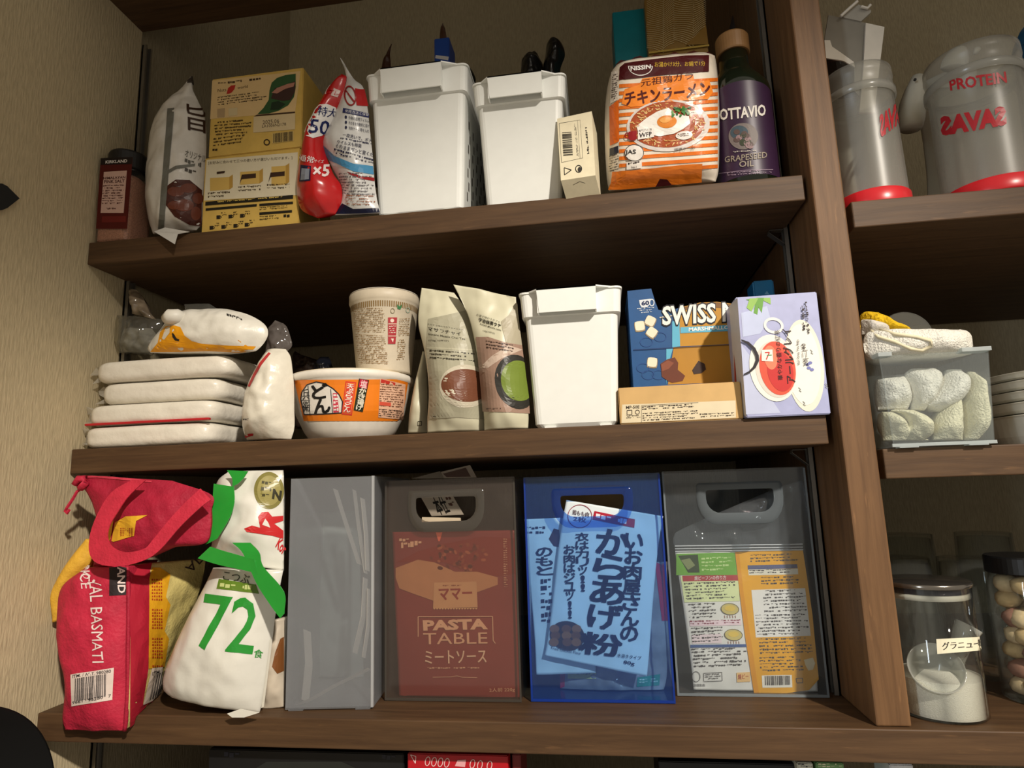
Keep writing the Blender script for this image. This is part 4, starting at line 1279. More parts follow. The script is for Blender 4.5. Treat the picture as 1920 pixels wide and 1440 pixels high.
# ---- cup noodle standing on the bowl
cc = ony(715, 690, .112); cc.z = ZB + hB + .0024
cc.y = .112
zt = ony(714, 545, .06).z
rt = (ony(778, 560, .10).x - ony(653, 560, .10).x) / 2; rb_ = (ony(765, 680, .10).x - ony(668, 680, .10).x) / 2
cc.x = (ony(778, 545, .10).x + ony(653, 545, .10).x) / 2 + .001
hC = ony(715, 538, .112 - rt).z - cc.z
t = thing('cup_noodle', cc, 'beige noodle cup with brown printed text standing on the noodle bowl', 'noodle cup')
pc = [(rb_, 0), (rb_ + .0005, .003), (lerp(rb_, rt, .9) - .001, hC * .86), (rt - .001, hC * .88), (rt, hC * .90), (rt, hC - .002), (rt - .002, hC)]
MB().lathe(cc, pc, 56).build('cup', mat((206, 194, 172), .45, .35), t, smooth=True)
MB().lathe(cc, [(rt - .001, hC), (rt - .001, hC + .001), (.01, hC + .001)], 40).build('lid', mat((206, 198, 184), .3), t)
cs = Cone(cc, [(rb_ + .0005, .003), (lerp(rb_, rt, .9) - .001, hC * .86)]); cs.guess = (0, hC * .4)
p = Print(t, cs, .10)
for k in range(46):
    a = -1.5 + 3.0 * k / 46
    v = [cs.at(a, hC * .775, .0006), cs.at(a + .034, hC * .775, .0006), cs.at(a + .034, hC * .845, .0006), cs.at(a, hC * .845, .0006)]
    p._mb('printed_stripe', (128, 100, 56), {}).add(v, [(0, 1, 2, 3)])
BR = (142, 112, 74)
p.lines(BR, K6(555, 470), K6(775, 475), K6(540, 290), 14, lay=1, seed=11, dash=2.4, ragged=.1)
p.lines(BR, K6(580, 690), K6(790, 700), K6(556, 480), 16, lay=1, seed=12, dash=2.4, ragged=.1)
p.lines(BR, K6(856, 500), K6(935, 495), K6(866, 370), 10, lay=1, seed=13, dash=2)
p.lines(BR, K6(845, 670), K6(900, 665), K6(855, 520), 10, lay=1, seed=14, dash=2)
p.quad((166, 40, 48), pts(K6, 786, 550, 838, 550, 850, 362, 786, 362), 1)
for yy in (408, 494): p.line((214, 190, 170), pts(K6, 788, yy, 846, yy), 1.6, 2)
p.ell((226, 206, 190), K6(815, 384), 3.5, 3.5, 2); p.lines((226, 206, 190), K6(792, 480), K6(840, 480), K6(794, 420), 4, lay=2, seed=2)
p.poly((226, 206, 190), pts(K6, 806, 512, 826, 512, 820, 540), 2)
p.poly((58, 120, 74), pts(K6, 850, 268, 868, 285, 884, 266, 880, 290, 872, 306, 852, 300), 1, 'printed_leaf')
p.ring((120, 110, 80), K6(818, 315), 4, 5, 1, 1); p.ring((150, 170, 150), K6(925, 310), 4, 5, 1, 1)
p.build()

# ---- dark shiny wrapped things behind the bowl
po = Pouch(rows(K6, .27, [(110, 1150, 420, 1150, .02, .03), (105, 800, 400, 800, .02, .03), (110, 640, 380, 700, .016, .02), (125, 600, 190, 640, .003, .005)]), wrinkle=.008, wscale=40, seed=21, floor=ZB + .0005)
po.build('snack_bag', mat((52, 40, 34), .25, .5), label='dark crumpled wrapper behind the noodle bowl rim', cat='bag')
cb = ony(*K6(320, 690), .10); cb.z = max(cb.z, ZB)
po = Pouch(rows(K6, .232, [(255, 1150, 390, 1150, .01, .012), (260, 760, 385, 760, .01, .012), (265, 690, 385, 690, .012, .012), (300, 645, 365, 640, .003, .004)]), wrinkle=.004, wscale=60, seed=22, floor=ZB + .0005)
po.build('foil_pouch', mat((24, 26, 34), .1, .7, coat=.5), label='shiny black pouch corner behind the noodle bowl', cat='pouch')

# ---- three cream powder pouches
CREAM = mat((206, 202, 176), .38, .4, .03)
po = Pouch(rows(K6, .105, [(930, 1182, 1066, 1182, .006, .02), (938, 1050, 1066, 1050, .016, .02), (962, 900, 1066, 900, .016, .02), (1000, 740, 1060, 740, .012, .02), (1032, 600, 1056, 610, .002, .004)]), wrinkle=.002, seed=23, floor=ZB + .0005)
t = thing('drink_pouch', po.base(), 'cream pouch mostly hidden behind the masala chai pouch', 'pouch', 'cream drink powder pouches')
po.build('pouch', CREAM, t)
p = Print(t, po.front)
p.line((70, 66, 56), pts(K6, 998, 1128, 998, 1100, 1024, 1100, 1024, 1128, 998, 1128), 1, 0)
p.build()
po = Pouch(rows(K6, .055, [
    (1065, 1182, 1472, 1166, .014, .02), (1066, 1080, 1478, 1070, .026, .02), (1076, 940, 1474, 940, .030, .02), (1070, 780, 1462, 780, .028, .02),
    (1045, 600, 1440, 600, .022, .02), (1002, 410, 1395, 410, .013, .015), (1008, 270, 1330, 290, .006, .008), (1025, 150, 1256, 186, .001, .002)]),
    power=2.4, wrinkle=.0034, wscale=26, seed=24, floor=ZB + .0005)
t = thing('drink_pouch', po.base(), 'cream masala chai pouch with a brown cup of tea picture', 'pouch', 'cream drink powder pouches')
po.build('pouch', CREAM, t)
p = Print(t, po.front, .06)
p.poly((168, 164, 142), pts(K6, 1085, 1080, 1078, 760, 1060, 580, 1072, 372, 1200, 345, 1345, 310, 1372, 420, 1428, 600, 1452, 800, 1460, 1085, 1280, 1070), 0)
p.poly((182, 178, 154), pts(K6, 1062, 570, 1422, 590, 1418, 600, 1064, 582), 1)
p.text('ミルクで味わうカフェメニュー', (60, 56, 44), K6(1072, 416), K6(1322, 456), K6(1070, 404), .01, 1)
p.text('マサラチャイ', (36, 32, 24), K6(1076, 456), K6(1304, 494), K6(1074, 430), .03, 1)
p.text('Instant Masala Chai Tea', (70, 66, 52), K6(1078, 486), K6(1335, 524), K6(1077, 472), .005, 1)
p.text('170g(10杯分)', (60, 56, 44), K6(1080, 532), K6(1218, 538), K6(1080, 516), .01, 1)
p.lines((60, 56, 44), K6(1088, 665), K6(1400, 690), K6(1086, 590), 3, lay=2, seed=6, dash=4, fill=.55)
p.ell((196, 188, 168), K6(1335, 850), 180 / 3.79, 152 / 3.79, 1, 4, name='printed_cup')
p.ell((112, 68, 48), K6(1340, 845), 172 / 3.79, 116 / 3.79, 2, 4, name='printed_tea')
p.lines((60, 56, 44), K6(1110, 1072), K6(1130, 1072), K6(1110, 1060), 1, lay=2)
p.build(rough=.4)
po = Pouch(rows(K6, .034, [
    (1470, 1168, 1782, 1148, .012, .008), (1470, 1080, 1785, 1060, .022, .01), (1456, 930, 1775, 930, .024, .01), (1440, 780, 1755, 780, .022, .01),
    (1415, 600, 1735, 600, .018, .01), (1372, 400, 1712, 420, .010, .01), (1318, 262, 1700, 300, .005, .006), (1250, 126, 1695, 216, .001, .002)]),
    power=2.4, wrinkle=.0034, wscale=26, seed=25, floor=ZB + .0005)
t = thing('drink_pouch', po.base(), 'cream matcha latte pouch with a green tea bowl picture', 'pouch', 'cream drink powder pouches')
po.build('pouch', CREAM, t)
p = Print(t, po.front, .06)
p.poly((172, 164, 142), pts(K6, 1590, 390, 1640, 350, 1700, 250, 1716, 290, 1745, 560, 1625, 540, 1600, 450), 0)
p.poly((156, 128, 112), pts(K6, 1462, 1030, 1440, 780, 1412, 500, 1500, 500, 1620, 540, 1750, 560, 1785, 900, 1800, 1045, 1650, 1035), 0)
p.poly((196, 176, 160), pts(K6, 1440, 720, 1520, 640, 1640, 560, 1740, 590, 1600, 650, 1500, 720), 1)
p.text('お湯で味わうカフェ', (60, 56, 44), K6(1415, 346), K6(1580, 400), K6(1420, 334), .01, 1)
p.text('宇治抹茶ラテ', (36, 32, 24), K6(1432, 388), K6(1586, 436), K6(1436, 362), .04, 1)
p.text('Instant Matcha Latte', (70, 66, 52), K6(1442, 412), K6(1590, 460), K6(1444, 400), .005, 1)
p.text('120g(10杯分)', (60, 56, 44), K6(1462, 462), K6(1546, 484), K6(1463, 448), .01, 1)
p.lines((70, 54, 46), K6(1490, 590), K6(1680, 620), K6(1484, 525), 3, lay=2, seed=7, dash=4, fill=.55)
p.ell((48, 46, 42), K6(1700, 820), 150 / 3.79, 195 / 3.79, 2, -14, name='printed_bowl')
p.ell((114, 132, 54), K6(1712, 812), 122 / 3.79, 145 / 3.79, 3, -14, name='printed_tea')
p.lines((70, 54, 46), K6(1490, 1020), K6(1620, 1016), K6(1490, 1006), 1, lay=2, seed=8, dash=3)
p.build(rough=.4)

# ---- cocoa box with its torn top
Yc = .072
out = pts(K7, 705, 905, 703, 560, 668, 172, 808, 158, 832, 235, 850, 282, 905, 290, 1000, 262, 1090, 240, 1190, 235, 1275, 246, 1330, 256, 1350, 900)
P = [ony(*q, Yc) for q in out]
P[0].z = P[-1].z = ZB + .0004; P[0].x = P[1].x = P[2].x = max(P[2].x, P[1].x - .002)
t = thing('cocoa_box', P[0], 'dark blue and gold cocoa box with torn open top', 'box')
prism(P, (0, .10, 0)).build('carton', mat((30, 80, 134), .4), t)
s = plane(V3(0, Yc, 0), V3(1, 0, 0), V3(0, 0, 1)); s.guess = (P[0].x + .05, .45); p = Print(t, s)
GO = (190, 138, 46)
p.quad((96, 176, 206), pts(K7, 930, 500, 976, 494, 972, 340, 930, 350), 1)
p.poly(GO, pts(K7, 976, 494, 972, 300, 1000, 262, 1090, 240, 1190, 235, 1275, 246, 1290, 480), 0, 'gold_panel')
p.poly((122, 84, 40), pts(K7, 985, 285, 1000, 266, 1090, 244, 1190, 239, 1275, 250, 1276, 276, 1150, 268), 1, 'torn_edge')
p.quad((178, 128, 44), pts(K7, 905, 716, 1300, 700, 1290, 486, 938, 502), 0, 'gold_panel')
p.quad((96, 176, 206), pts(K7, 896, 716, 908, 600, 936, 500, 896, 503), 1)
p.poly((24, 54, 104), pts(K7, 705, 512, 936, 500, 936, 506, 705, 518), 3, 'flap_edge'); p.poly((110, 76, 30), pts(K7, 936, 500, 1285, 483, 1285, 488, 936, 506), 3, 'flap_edge')
p.quad((96, 176, 206), pts(K7, 978, 418, 1300, 404, 1300, 368, 978, 384), 2)
p.text('MARSHMALLOW', (240, 240, 236), K7(1026, 408), K7(1300, 392), K7(1026, 386), .03, 3)
p.text('SWISS MISS', (18, 20, 34), K7(866, 384), K7(1455, 350), K7(866, 254), .07, 2, name='lettering_outline')
p.text('SWISS MISS', (240, 238, 230), K7(872, 374), K7(1450, 340), K7(872, 262), .03, 3)
p.poly((214, 220, 226), pts(K7, 738, 225, 806, 218, 800, 250, 786, 266, 752, 268, 742, 250), 1, 'printed_cup')
p.ring((214, 220, 226), K7(812, 240), 5, 7, 1.8, 1, name='printed_cup')
p.text('60', (24, 40, 84), K7(752, 258), K7(798, 254), K7(750, 232), .04, 2)
p.lines((206, 214, 224), K7(728, 296), K7(828, 288), K7(726, 272), 2, seed=5, dash=2.6)
p.lines((206, 214, 224), K7(750, 304), K7(812, 298), K7(750, 296), 1, seed=6)
for i, (x, y) in enumerate(((803, 346), (742, 375), (812, 412), (814, 586))):
    a = (25, -8, 35, 5)[i]
    for rr, cc_, l in ((34, (150, 132, 104), 1), (30, (232, 222, 198), 2)):
        q = []
        for k in range(16):
            th = math.radians(k * 22.5 + a + 45); e = (abs(math.cos(th - math.radians(a + 45) + .785)) ** 6 + abs(math.sin(th - math.radians(a + 45) + .785)) ** 6) ** (-1 / 6)
            q.append(K7(x + rr * e * .92 * math.cos(th), y + (4 if l == 1 else 0) + rr * e * .9 * math.sin(th)))
        p.poly(cc_, q, l, 'printed_marshmallow')
p.poly((104, 54, 36), pts(K7, 862, 595, 900, 570, 945, 558, 965, 590, 962, 630, 1005, 665, 990, 695, 930, 705, 905, 695, 870, 670), 2, 'printed_chocolate')
p.poly((134, 76, 54), pts(K7, 865, 600, 905, 575, 940, 590, 910, 625, 872, 640), 3, 'printed_chocolate')
p.poly((60, 40, 34), pts(K7, 1046, 632, 1082, 578, 1118, 596, 1126, 628, 1100, 650, 1056, 656), 2, 'printed_chocolate')
for x, y in ((780, 470), (860, 440), (760, 620), (850, 660), (790, 660)):
    p.ring((36, 74, 134), K7(x, y), 12, 9, 1.2, 1, name='printed_swirl')
p.build()
MB().strip([ony(*K7(850, 283), Yc + .006), ony(*K7(880, 300), Yc + .004), ony(*K7(930, 290), Yc + .006)], [ony(*K7(858, 330), Yc - .001), ony(*K7(885, 325), Yc - .001), ony(*K7(930, 318), Yc - .001)], (0, .0005, 0)).build('torn_flap', mat((214, 206, 190), .7), t)

# ---- tan kitchen-tray carton
fb = frame_box(K7(628, 942), K7(1345, 906), K7(622, 735), .050, z=ZB + .0004, y=YF + .004)
t = thing('tray_carton', fb[0], 'low tan carton with small printed panel in front of the cocoa box', 'box')
carton('carton', fb, mat((206, 168, 110), .55, .3, .08, 30), t)
p = Print(t, front_of(fb))
p.quad((222, 208, 176), pts(K7, 636, 940, 1300, 908, 1298, 808, 640, 832), 0)
DK = (60, 48, 38)
p.text('MP-50E', DK, K7(662, 858), K7(740, 854), K7(662, 840), .02, 1)
p.line(DK, pts(K7, 668, 892, 668, 866, 696, 864, 696, 890, 668, 892), 1.2, 1); p.ring(DK, K7(728, 876), 4.5, 4.5, 1.2, 1)
p.lines(DK, K7(664, 916), K7(745, 912), K7(664, 896), 2, seed=3)
p.line(DK, pts(K7, 752, 938, 752, 838, 1082, 820), .6, 1)
p.lines(DK, K7(756, 868), K7(1056, 852), K7(756, 842), 2, seed=4, dash=4, fill=.7)
p.lines(DK, K7(758, 932), K7(1080, 916), K7(758, 880), 4, seed=5, dash=3, fill=.66)
p.lines(DK, K7(1090, 912), K7(1290, 904), K7(1090, 884), 2, seed=6)
p.build()

# ---- tea box with the cup picture
fb = frame_box(K7(1362, 906), K7(1852, 888), K7(1312, 208), .075, z=ZB + .0004, y=YF - .008)
t = thing('tea_box', fb[0], 'pale lilac tea box with a picture of red tea in a white cup', 'box')
LIL = (166, 170, 206)
carton('carton', fb, mat(LIL, .4), t)
p = Print(t, front_of(fb))
p.poly((188, 194, 220), pts(K7, 1358, 890, 1330, 480, 1420, 600, 1480, 760, 1560, 880), 0)
p.poly((188, 196, 224), pts(K7, 1330, 300, 1480, 260, 1500, 330, 1440, 420, 1340, 440), 0)
for q in ((1358, 222, 1420, 215, 1440, 260, 1400, 240), (1420, 212, 1440, 212, 1424, 310, 1402, 300), (1440, 212, 1500, 212, 1502, 250, 1466, 232), (1380, 216, 1430, 214, 1390, 292, 1362, 270), (1432, 212, 1462, 212, 1450, 300, 1432, 270)):
    p.poly((106, 158, 68) if q[0] % 3 else (146, 186, 92), pts(K7, *q), 1, 'printed_leaf')
p.ell((226, 222, 206), K7(1698, 606), 112 / 3.097, 268 / 3.097, 1, -6, name='printed_saucer')
p.ell((238, 234, 222), K7(1690, 600), 100 / 3.097, 236 / 3.097, 2, -6, name='printed_saucer')
p.ring((232, 230, 222), K7(1518, 374), 19, 15, 5, 3, 14, name='printed_handle')
p.ell((236, 232, 220), K7(1518, 620), 138 / 3.097, 196 / 3.097, 3, -12, name='printed_cup')
p.ell((214, 208, 196), K7(1530, 628), 116 / 3.097, 166 / 3.097, 4, -12, name='printed_cup')
p.ell((214, 84, 62), K7(1540, 622), 103 / 3.097, 158 / 3.097, 5, -12, name='printed_tea')
p.ell((196, 48, 46), K7(1556, 640), 74 / 3.097, 118 / 3.097, 6, -12, name='printed_tea')
p.ell((226, 128, 96), K7(1500, 560), 38 / 3.097, 70 / 3.097, 6, -8, name='printed_tea')
p.quad((236, 230, 220), pts(K7, 1448, 580, 1514, 583, 1510, 514, 1446, 516), 7, 'printed_badge')
p.line((200, 50, 40), pts(K7, 1466, 532, 1492, 530, 1474, 572), 2, 8); p.line((60, 140, 80), pts(K7, 1478, 548, 1506, 546), 1.6, 8)
TX = (40, 26, 28)
p.text('華やかな香りの紅茶', TX, K7(1572, 690), K7(1552, 400), K7(1542, 692), .01, 8)
p.text('アールグレイ', TX, K7(1646, 706), K7(1618, 390), K7(1590, 712), .03, 8)
p.text('Earl Grey Tea Bags', TX, K7(1672, 600), K7(1664, 455), K7(1656, 602), .005, 8)
p.text('20|二|40', TX, K7(1724, 606), K7(1708, 478), K7(1692, 610), .02, 8)
p.lines(TX, K7(1704, 400), K7(1694, 236), K7(1684, 402), 1, lay=8, dash=4, fill=.9)
p.lines(TX, K7(1730, 420), K7(1712, 236), K7(1714, 422), 1, lay=8, dash=3, fill=.9, seed=5)
for x, y in ((1730, 590), (1722, 620), (1740, 630), (1715, 600)): p.ell((120, 124, 180), K7(x, y), 4, 3, 4, n=8, name='printed_flower')
for x, y, a in ((1695, 825, 30), (1670, 745, 10), (1738, 526, 60), (1716, 404, 0), (1825, 722, 80)): p.line((130, 130, 124), [K7(x - 8, y - 12), K7(x + 4, y), K7(x - 4, y + 6), K7(x + 8, y + 14)], 1.2, 4)
p.poly((36, 30, 36), pts(K7, 1328, 455, 1372, 470, 1410, 505, 1430, 548, 1432, 580, 1412, 620, 1380, 648, 1342, 664, 1342, 656, 1372, 640, 1400, 610, 1414, 572, 1410, 548, 1392, 512, 1362, 482, 1329, 466), 9, 'finger_notch')
p.build()
p = Print(t, left_of(fb))
p.quad((206, 204, 204), pts(K7, 1362, 900, 1306, 870, 1262, 262, 1310, 212), 0, 'side_panel')
p.poly((170, 60, 50), pts(K7, 1290, 540, 1300, 620, 1312, 800, 1306, 850, 1296, 760), 1)
p.build()

# ---- blue box behind the tea box
fb = frame_box(K7(1418, 320), K7(1540, 314), K7(1416, 112), .04, z=ZB + .0004, y=.118)
t = thing('blue_box', fb[0], 'bright blue box end showing above the tea box', 'box')
carton('carton', fb, mat((28, 118, 166), .45), t, bevel=.002)
p = Print(t, front_of(fb)); p.poly((120, 180, 210), pts(K7, 1466, 190, 1480, 172, 1494, 192), 0); p.build()
# ================================================================== bottom shelf
# ---- rice bag: red cloth sack overhanging the shelf front
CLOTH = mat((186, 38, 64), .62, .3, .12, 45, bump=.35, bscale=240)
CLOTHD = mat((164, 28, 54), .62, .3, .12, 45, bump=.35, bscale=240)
fr = Pouch(rows(L1, -.026, [
    (165, 1356, 470, 1358, .002, .06), (152, 1290, 478, 1300, .012, .08), (165, 1130, 486, 1130, .020, .085), (128, 930, 490, 940, .022, .085),
    (124, 770, 490, 770, .020, .085), (150, 640, 488, 620, .014, .08), (270, 545, 480, 540, .006, .09)]),
    power=3.2, wrinkle=.0032, wscale=30, seed=31, floor=.0006, edge=-.0075)
t = thing('rice_bag', fr.base(), 'crimson cloth basmati rice sack with yellow bands and carry handles', 'rice bag')
fr.build('front_panel', CLOTH, t)
sd = Pouch(rows(L1, 0, [
    (470, 1352, 640, 1212, .003, .01, (-.024, .085)), (480, 1280, 648, 1160, .008, .01, (-.030, .095)), (488, 1120, 690, 1040, .010, .01, (-.034, .10)), (492, 940, 745, 900, .010, .01, (-.034, .10)),
    (492, 770, 805, 760, .008, .01, (-.032, .10)), (490, 640, 850, 620, .006, .01, (-.026, .09)), (480, 530, 870, 500, .003, .01, (-.010, .08))]),
    power=3, wrinkle=.003, wscale=30, seed=32, floor=.0006, edge=-.0075, N=(.93, -.37, 0))
sd.build('side_panel', mat((206, 190, 120), .6, .3, .08, 40, bump=.3, bscale=240), t)
MB().strip([fr.F(0, v / 14) + V3(-.001, .004, 0) for v in range(15)], [fr.F(0, v / 14) + V3(-.004, .07, .0) for v in range(15)], (0, 0, 0)).build('far_side', CLOTHD, t) if False else None
# seam
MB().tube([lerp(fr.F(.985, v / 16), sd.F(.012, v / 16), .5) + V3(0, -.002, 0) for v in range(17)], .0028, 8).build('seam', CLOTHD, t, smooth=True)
p = Print(t, fr.front, .07)
WH = (226, 208, 204)
p.text('ROYAL BASMATI', WH, L1(288, 500), L1(304, 1020), L1(345, 498), 0, 1)
p.text('RICE', WH, L1(240, 520), L1(248, 650), L1(290, 520), 0, 1)
p.poly((40, 30, 32), pts(L1, 388, 685, 470, 680, 474, 545, 440, 538, 388, 545), 1, 'printed_patch')
p.text('AND', WH, L1(428, 540), L1(430, 672), L1(466, 540), .02, 2)
p.quad((222, 206, 196), pts(L1, 200, 1236, 402, 1205, 410, 1044, 196, 1078), 1, 'label')
p.bars((44, 40, 42), L1(215, 1212), L1(370, 1188), L1(218, 1098), 30, 2)
p.text('ITM. / ART. 980280', (44, 40, 42), L1(206, 1096), L1(396, 1068), L1(206, 1080), .01, 2)
p.text('96619 96280   7', (44, 40, 42), L1(204, 1226), L1(396, 1192), L1(204, 1210), .01, 2)
p.build(rough=.6)
p = Print(t, sd.front, .07)
p.poly((172, 28, 50), pts(L1, 488, 1345, 560, 1280, 585, 1230, 552, 1228, 580, 1050, 590, 560, 600, 520, 482, 540, 490, 900), 0, 'red_panel')
p.poly((172, 28, 50), pts(L1, 490, 1340, 640, 1214, 640, 1205, 556, 1228, 490, 1300), 1, 'red_panel')
p.poly((224, 164, 30), pts(L1, 580, 1050, 585, 600, 600, 545, 640, 545, 690, 580, 668, 690, 690, 730, 660, 860, 682, 900, 660, 1040), 1, 'yellow_band')
R = random.Random(9)
for (yc, hh) in ((655, 52), (800, 48), (945, 50), (1040, 8)):
    for j in range(7 if hh > 10 else 1):
        for i in range(5):
            x = 596 + i * 11; y = yc - hh + j * (2 * hh / 6.5)
            p.quad((170, 62, 26), pts(L1, x, y + 9, x + 8, y + 9, x + 8 - 3 * ((i + j) % 2), y, x + 3 * ((i + j) % 2), y), 2, 'printed_lattice', n=1)
p.quad((222, 206, 190), pts(L1, 550, 1232, 640, 1190, 648, 1040, 594, 1048), 2, 'label')
p.bars((44, 40, 42), L1(580, 1208), L1(640, 1178), L1(604, 1085), 10, 3)
p.text('ITM. /', (44, 40, 42), L1(596, 1084), L1(650, 1068), L1(596, 1066), .01, 3)
p.text('AD', (60, 44, 40), L1(760, 545), L1(840, 460), L1(790, 575), .0, 2)
p.build(rough=.6)
# yellow shoulder on the wall side
lf = Pouch(rows(L1, -.002, [(100, 820, 150, 800, .004, .05), (100, 690, 170, 690, .010, .05), (128, 600, 230, 600, .012, .05), (190, 500, 290, 520, .010, .05), (270, 400, 320, 430, .003, .02)]), wrinkle=.002, seed=33)
lf.build('yellow_shoulder', mat((220, 172, 60), .6, .3, .1, 60, bump=.3, bscale=240), t, nu=18, nv=24)
# folded top flap
tp = Pouch(rows(L1, -.022, [
    (305, 540, 560, 500, .004, .05), (320, 440, 700, 445, .014, .08), (330, 350, 860, 425, .018, .09), (310, 250, 892, 350, .018, .09), (270, 165, 895, 260, .014, .08), (215, 110, 895, 180, .006, .05), (225, 84, 700, 110, .002, .01)]),
    power=2.6, wrinkle=.0055, wscale=26, seed=34)
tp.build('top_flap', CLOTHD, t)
p = Print(t, tp.front, .05)
p.poly((222, 172, 44), pts(L1, 400, 412, 418, 318, 470, 288, 525, 286, 580, 282, 522, 312, 512, 386, 410, 416), 1, 'printed_label')
p.poly((222, 172, 44), pts(L1, 316, 445, 360, 350, 410, 310, 395, 400, 380, 425), 1, 'printed_label')
for j in range(5):
    for i in range(6): p.quad((166, 88, 30), pts(L1, 444 + i * 11, 352 + j * 9, 452 + i * 11, 351 + j * 9, 452 + i * 11, 345 + j * 9, 444 + i * 11, 346 + j * 9), 2, 'printed_lattice', n=1)
p.poly((200, 60, 80), pts(L1, 225, 88, 330, 84, 480, 98, 600, 112, 600, 120, 470, 108, 330, 94, 228, 98), 1, 'hem')
p.build(rough=.6)
def ribbon(outer, inner, y0, th, name, m):
    yo = lambda i, n: y0 - .014 * math.sin(math.pi * i / (n - 1))
    A = [ony(*L1(*q), yo(i, len(outer))) for i, q in enumerate(outer)]; B = [ony(*L1(*q), yo(i, len(inner))) for i, q in enumerate(inner)]
    N_ = 40
    A2 = [cat(A, k / N_) for k in range(N_ + 1)]; B2 = [cat(B, k / N_) for k in range(N_ + 1)]
    return MB().strip(A2, B2, (0, th, 0)).build(name, m, t)
ribbon([(500, 105), (400, 165), (335, 260), (292, 370), (286, 470), (330, 525), (440, 538), (560, 508), (640, 455), (740, 340), (840, 245), (893, 205)],
       [(566, 108), (480, 190), (425, 270), (385, 340), (378, 400), (405, 445), (470, 468), (560, 450), (600, 410), (690, 300), (770, 215), (840, 150)], -.050, .0016, 'carry_handle', mat((196, 44, 66), .6, .3, .1, 60, bump=.3, bscale=300))
MB().tube([ony(*L1(*q), -.03) for q in ((225, 100), (245, 110), (270, 105), (255, 140), (225, 165), (205, 200), (175, 245), (165, 262), (176, 272), (186, 255))], .0022, 6).build('loose_thread', CLOTH, t)
MB().tube([ony(*L1(*q), -.03) for q in ((215, 130), (235, 100), (262, 98), (268, 120), (240, 150))], .005, 8).build('tied_corner', CLOTH, t, smooth=True)

# ---- white soup bag with the green tape
LW = mat((222, 220, 210), .27, .5, .03, 40, coat=.2, bump=.25, bscale=34)
lo = Pouch(rows(L1, .010, [
    (700, 1196, 1135, 1272, .003, .03), (655, 1150, 1145, 1240, .022, .025), (668, 1050, 1172, 1120, .034, .03), (730, 900, 1195, 960, .038, .03),
    (800, 755, 1215, 790, .034, .03), (860, 640, 1235, 660, .026, .025), (905, 545, 1255, 560, .012, .03)]),
    power=3.4, wrinkle=.003, wscale=26, seed=41, floor=.0006)
t = thing('soup_bag', lo.base(), 'white soup bag printed with a big green 72 and tied with green tape', 'bag')
lo.build('lower_body', LW, t)
up = Pouch(rows(L1, .020, [
    (890, 470, 1258, 560, .010, .04), (900, 400, 1258, 430, .024, .05), (900, 290, 1258, 300, .026, .05), (905, 190, 1258, 180, .022, .05), (930, 110, 1258, 90, .014, .03), (985, 62, 1256, 58, .003, .01)]),
    power=2.8, wrinkle=.006, wscale=24, seed=42)
up.build('upper_body', LW, t)
GR = (40, 142, 50)
p = Print(t, lo.front, .06)
p.text('72', GR, L1(822, 950), L1(1100, 982), L1(868, 672), .01, 1)
p.text('食', GR, L1(1106, 992), L1(1150, 998), L1(1112, 950), .02, 1)
p.text('こつぶ', (60, 66, 54), L1(955, 606), L1(1085, 628), L1(962, 562), .02, 1)
p.poly((94, 124, 38), pts(L1, 925, 650, 936, 602, 1120, 630, 1135, 675), 1, 'printed_panel')
p.lines((190, 200, 130), L1(940, 650), L1(1120, 664), L1(944, 620), 1, lay=2, dash=8, fill=.8)
p.poly((214, 210, 196), pts(L1, 1145, 1245, 1160, 1130, 1190, 900, 1198, 900, 1172, 1130, 1158, 1240), 1, 'fold_line')
p.build(rough=.32, spec=.5)
p = Print(t, up.front, .06)
p.ell((132, 124, 66), L1(1185, 160), 74 / 2.666, 92 / 2.666, 0, name='printed_seal', rough=.25)
p.ell((156, 146, 86), L1(1185, 160), 58 / 2.666, 74 / 2.666, 1, name='printed_seal')
p.text('N', (50, 48, 30), L1(1198, 200), L1(1242, 212), L1(1205, 150), .05, 2)
p.lines((70, 66, 36), L1(1140, 200), L1(1190, 205), L1(1150, 110), 3, lay=2, dash=5)
RD = (196, 34, 36)
p.poly(RD, pts(L1, 1062, 350, 1100, 334, 1140, 345, 1130, 290, 1148, 268, 1180, 266, 1200, 290, 1255, 285, 1255, 310, 1210, 325, 1255, 360, 1255, 400, 1200, 385, 1120, 372, 1075, 366), 1, 'printed_logo')
p.poly((222, 218, 208), pts(L1, 1150, 330, 1165, 300, 1180, 320, 1190, 345), 2, 'printed_logo')
p.text('Kor', RD, L1(1215, 440), L1(1255, 485), L1(1240, 390), .03, 1)
p.build(rough=.32, spec=.5)
GT = mat((36, 150, 52), .3, .5, .05, 40, coat=.2)
def tape(A, B, y, name='green_tape', dy=-.002):
    n = len(A); P = [ony(*L1(*q), y + dy * i) for i, q in enumerate(A)]; Q = [ony(*L1(*q), y + dy * i) for i, q in enumerate(B)]
    N_ = 20
    MB().strip([cat(P, k / N_) for k in range(N_ + 1)], [cat(Q, k / N_) for k in range(N_ + 1)], (0, .0012, 0)).build(name, GT, t)
tape([(975, 58), (1000, 100), (1002, 140)], [(1080, 62), (1055, 100), (1030, 125)], -.006)
tape([(908, 125), (900, 230), (885, 330), (868, 430)], [(1008, 140), (1010, 220), (985, 300), (925, 400)], -.010)
tape([(828, 498), (930, 530), (1050, 556), (1130, 575)], [(890, 440), (960, 462), (1060, 490), (1110, 505)], -.032)
tape([(1000, 420), (1055, 475), (1120, 620), (1190, 730), (1240, 798)], [(1090, 420), (1135, 470), (1155, 540), (1258, 665), (1260, 775)], -.034)
tail = [ony(*L1(*q), -.026) for q in ((975, 1275), (1040, 1252), (1135, 1270), (1060, 1294), (1000, 1294))]
prism(tail, (0, .0012, 0)).build('bottom_seal', LW, t)
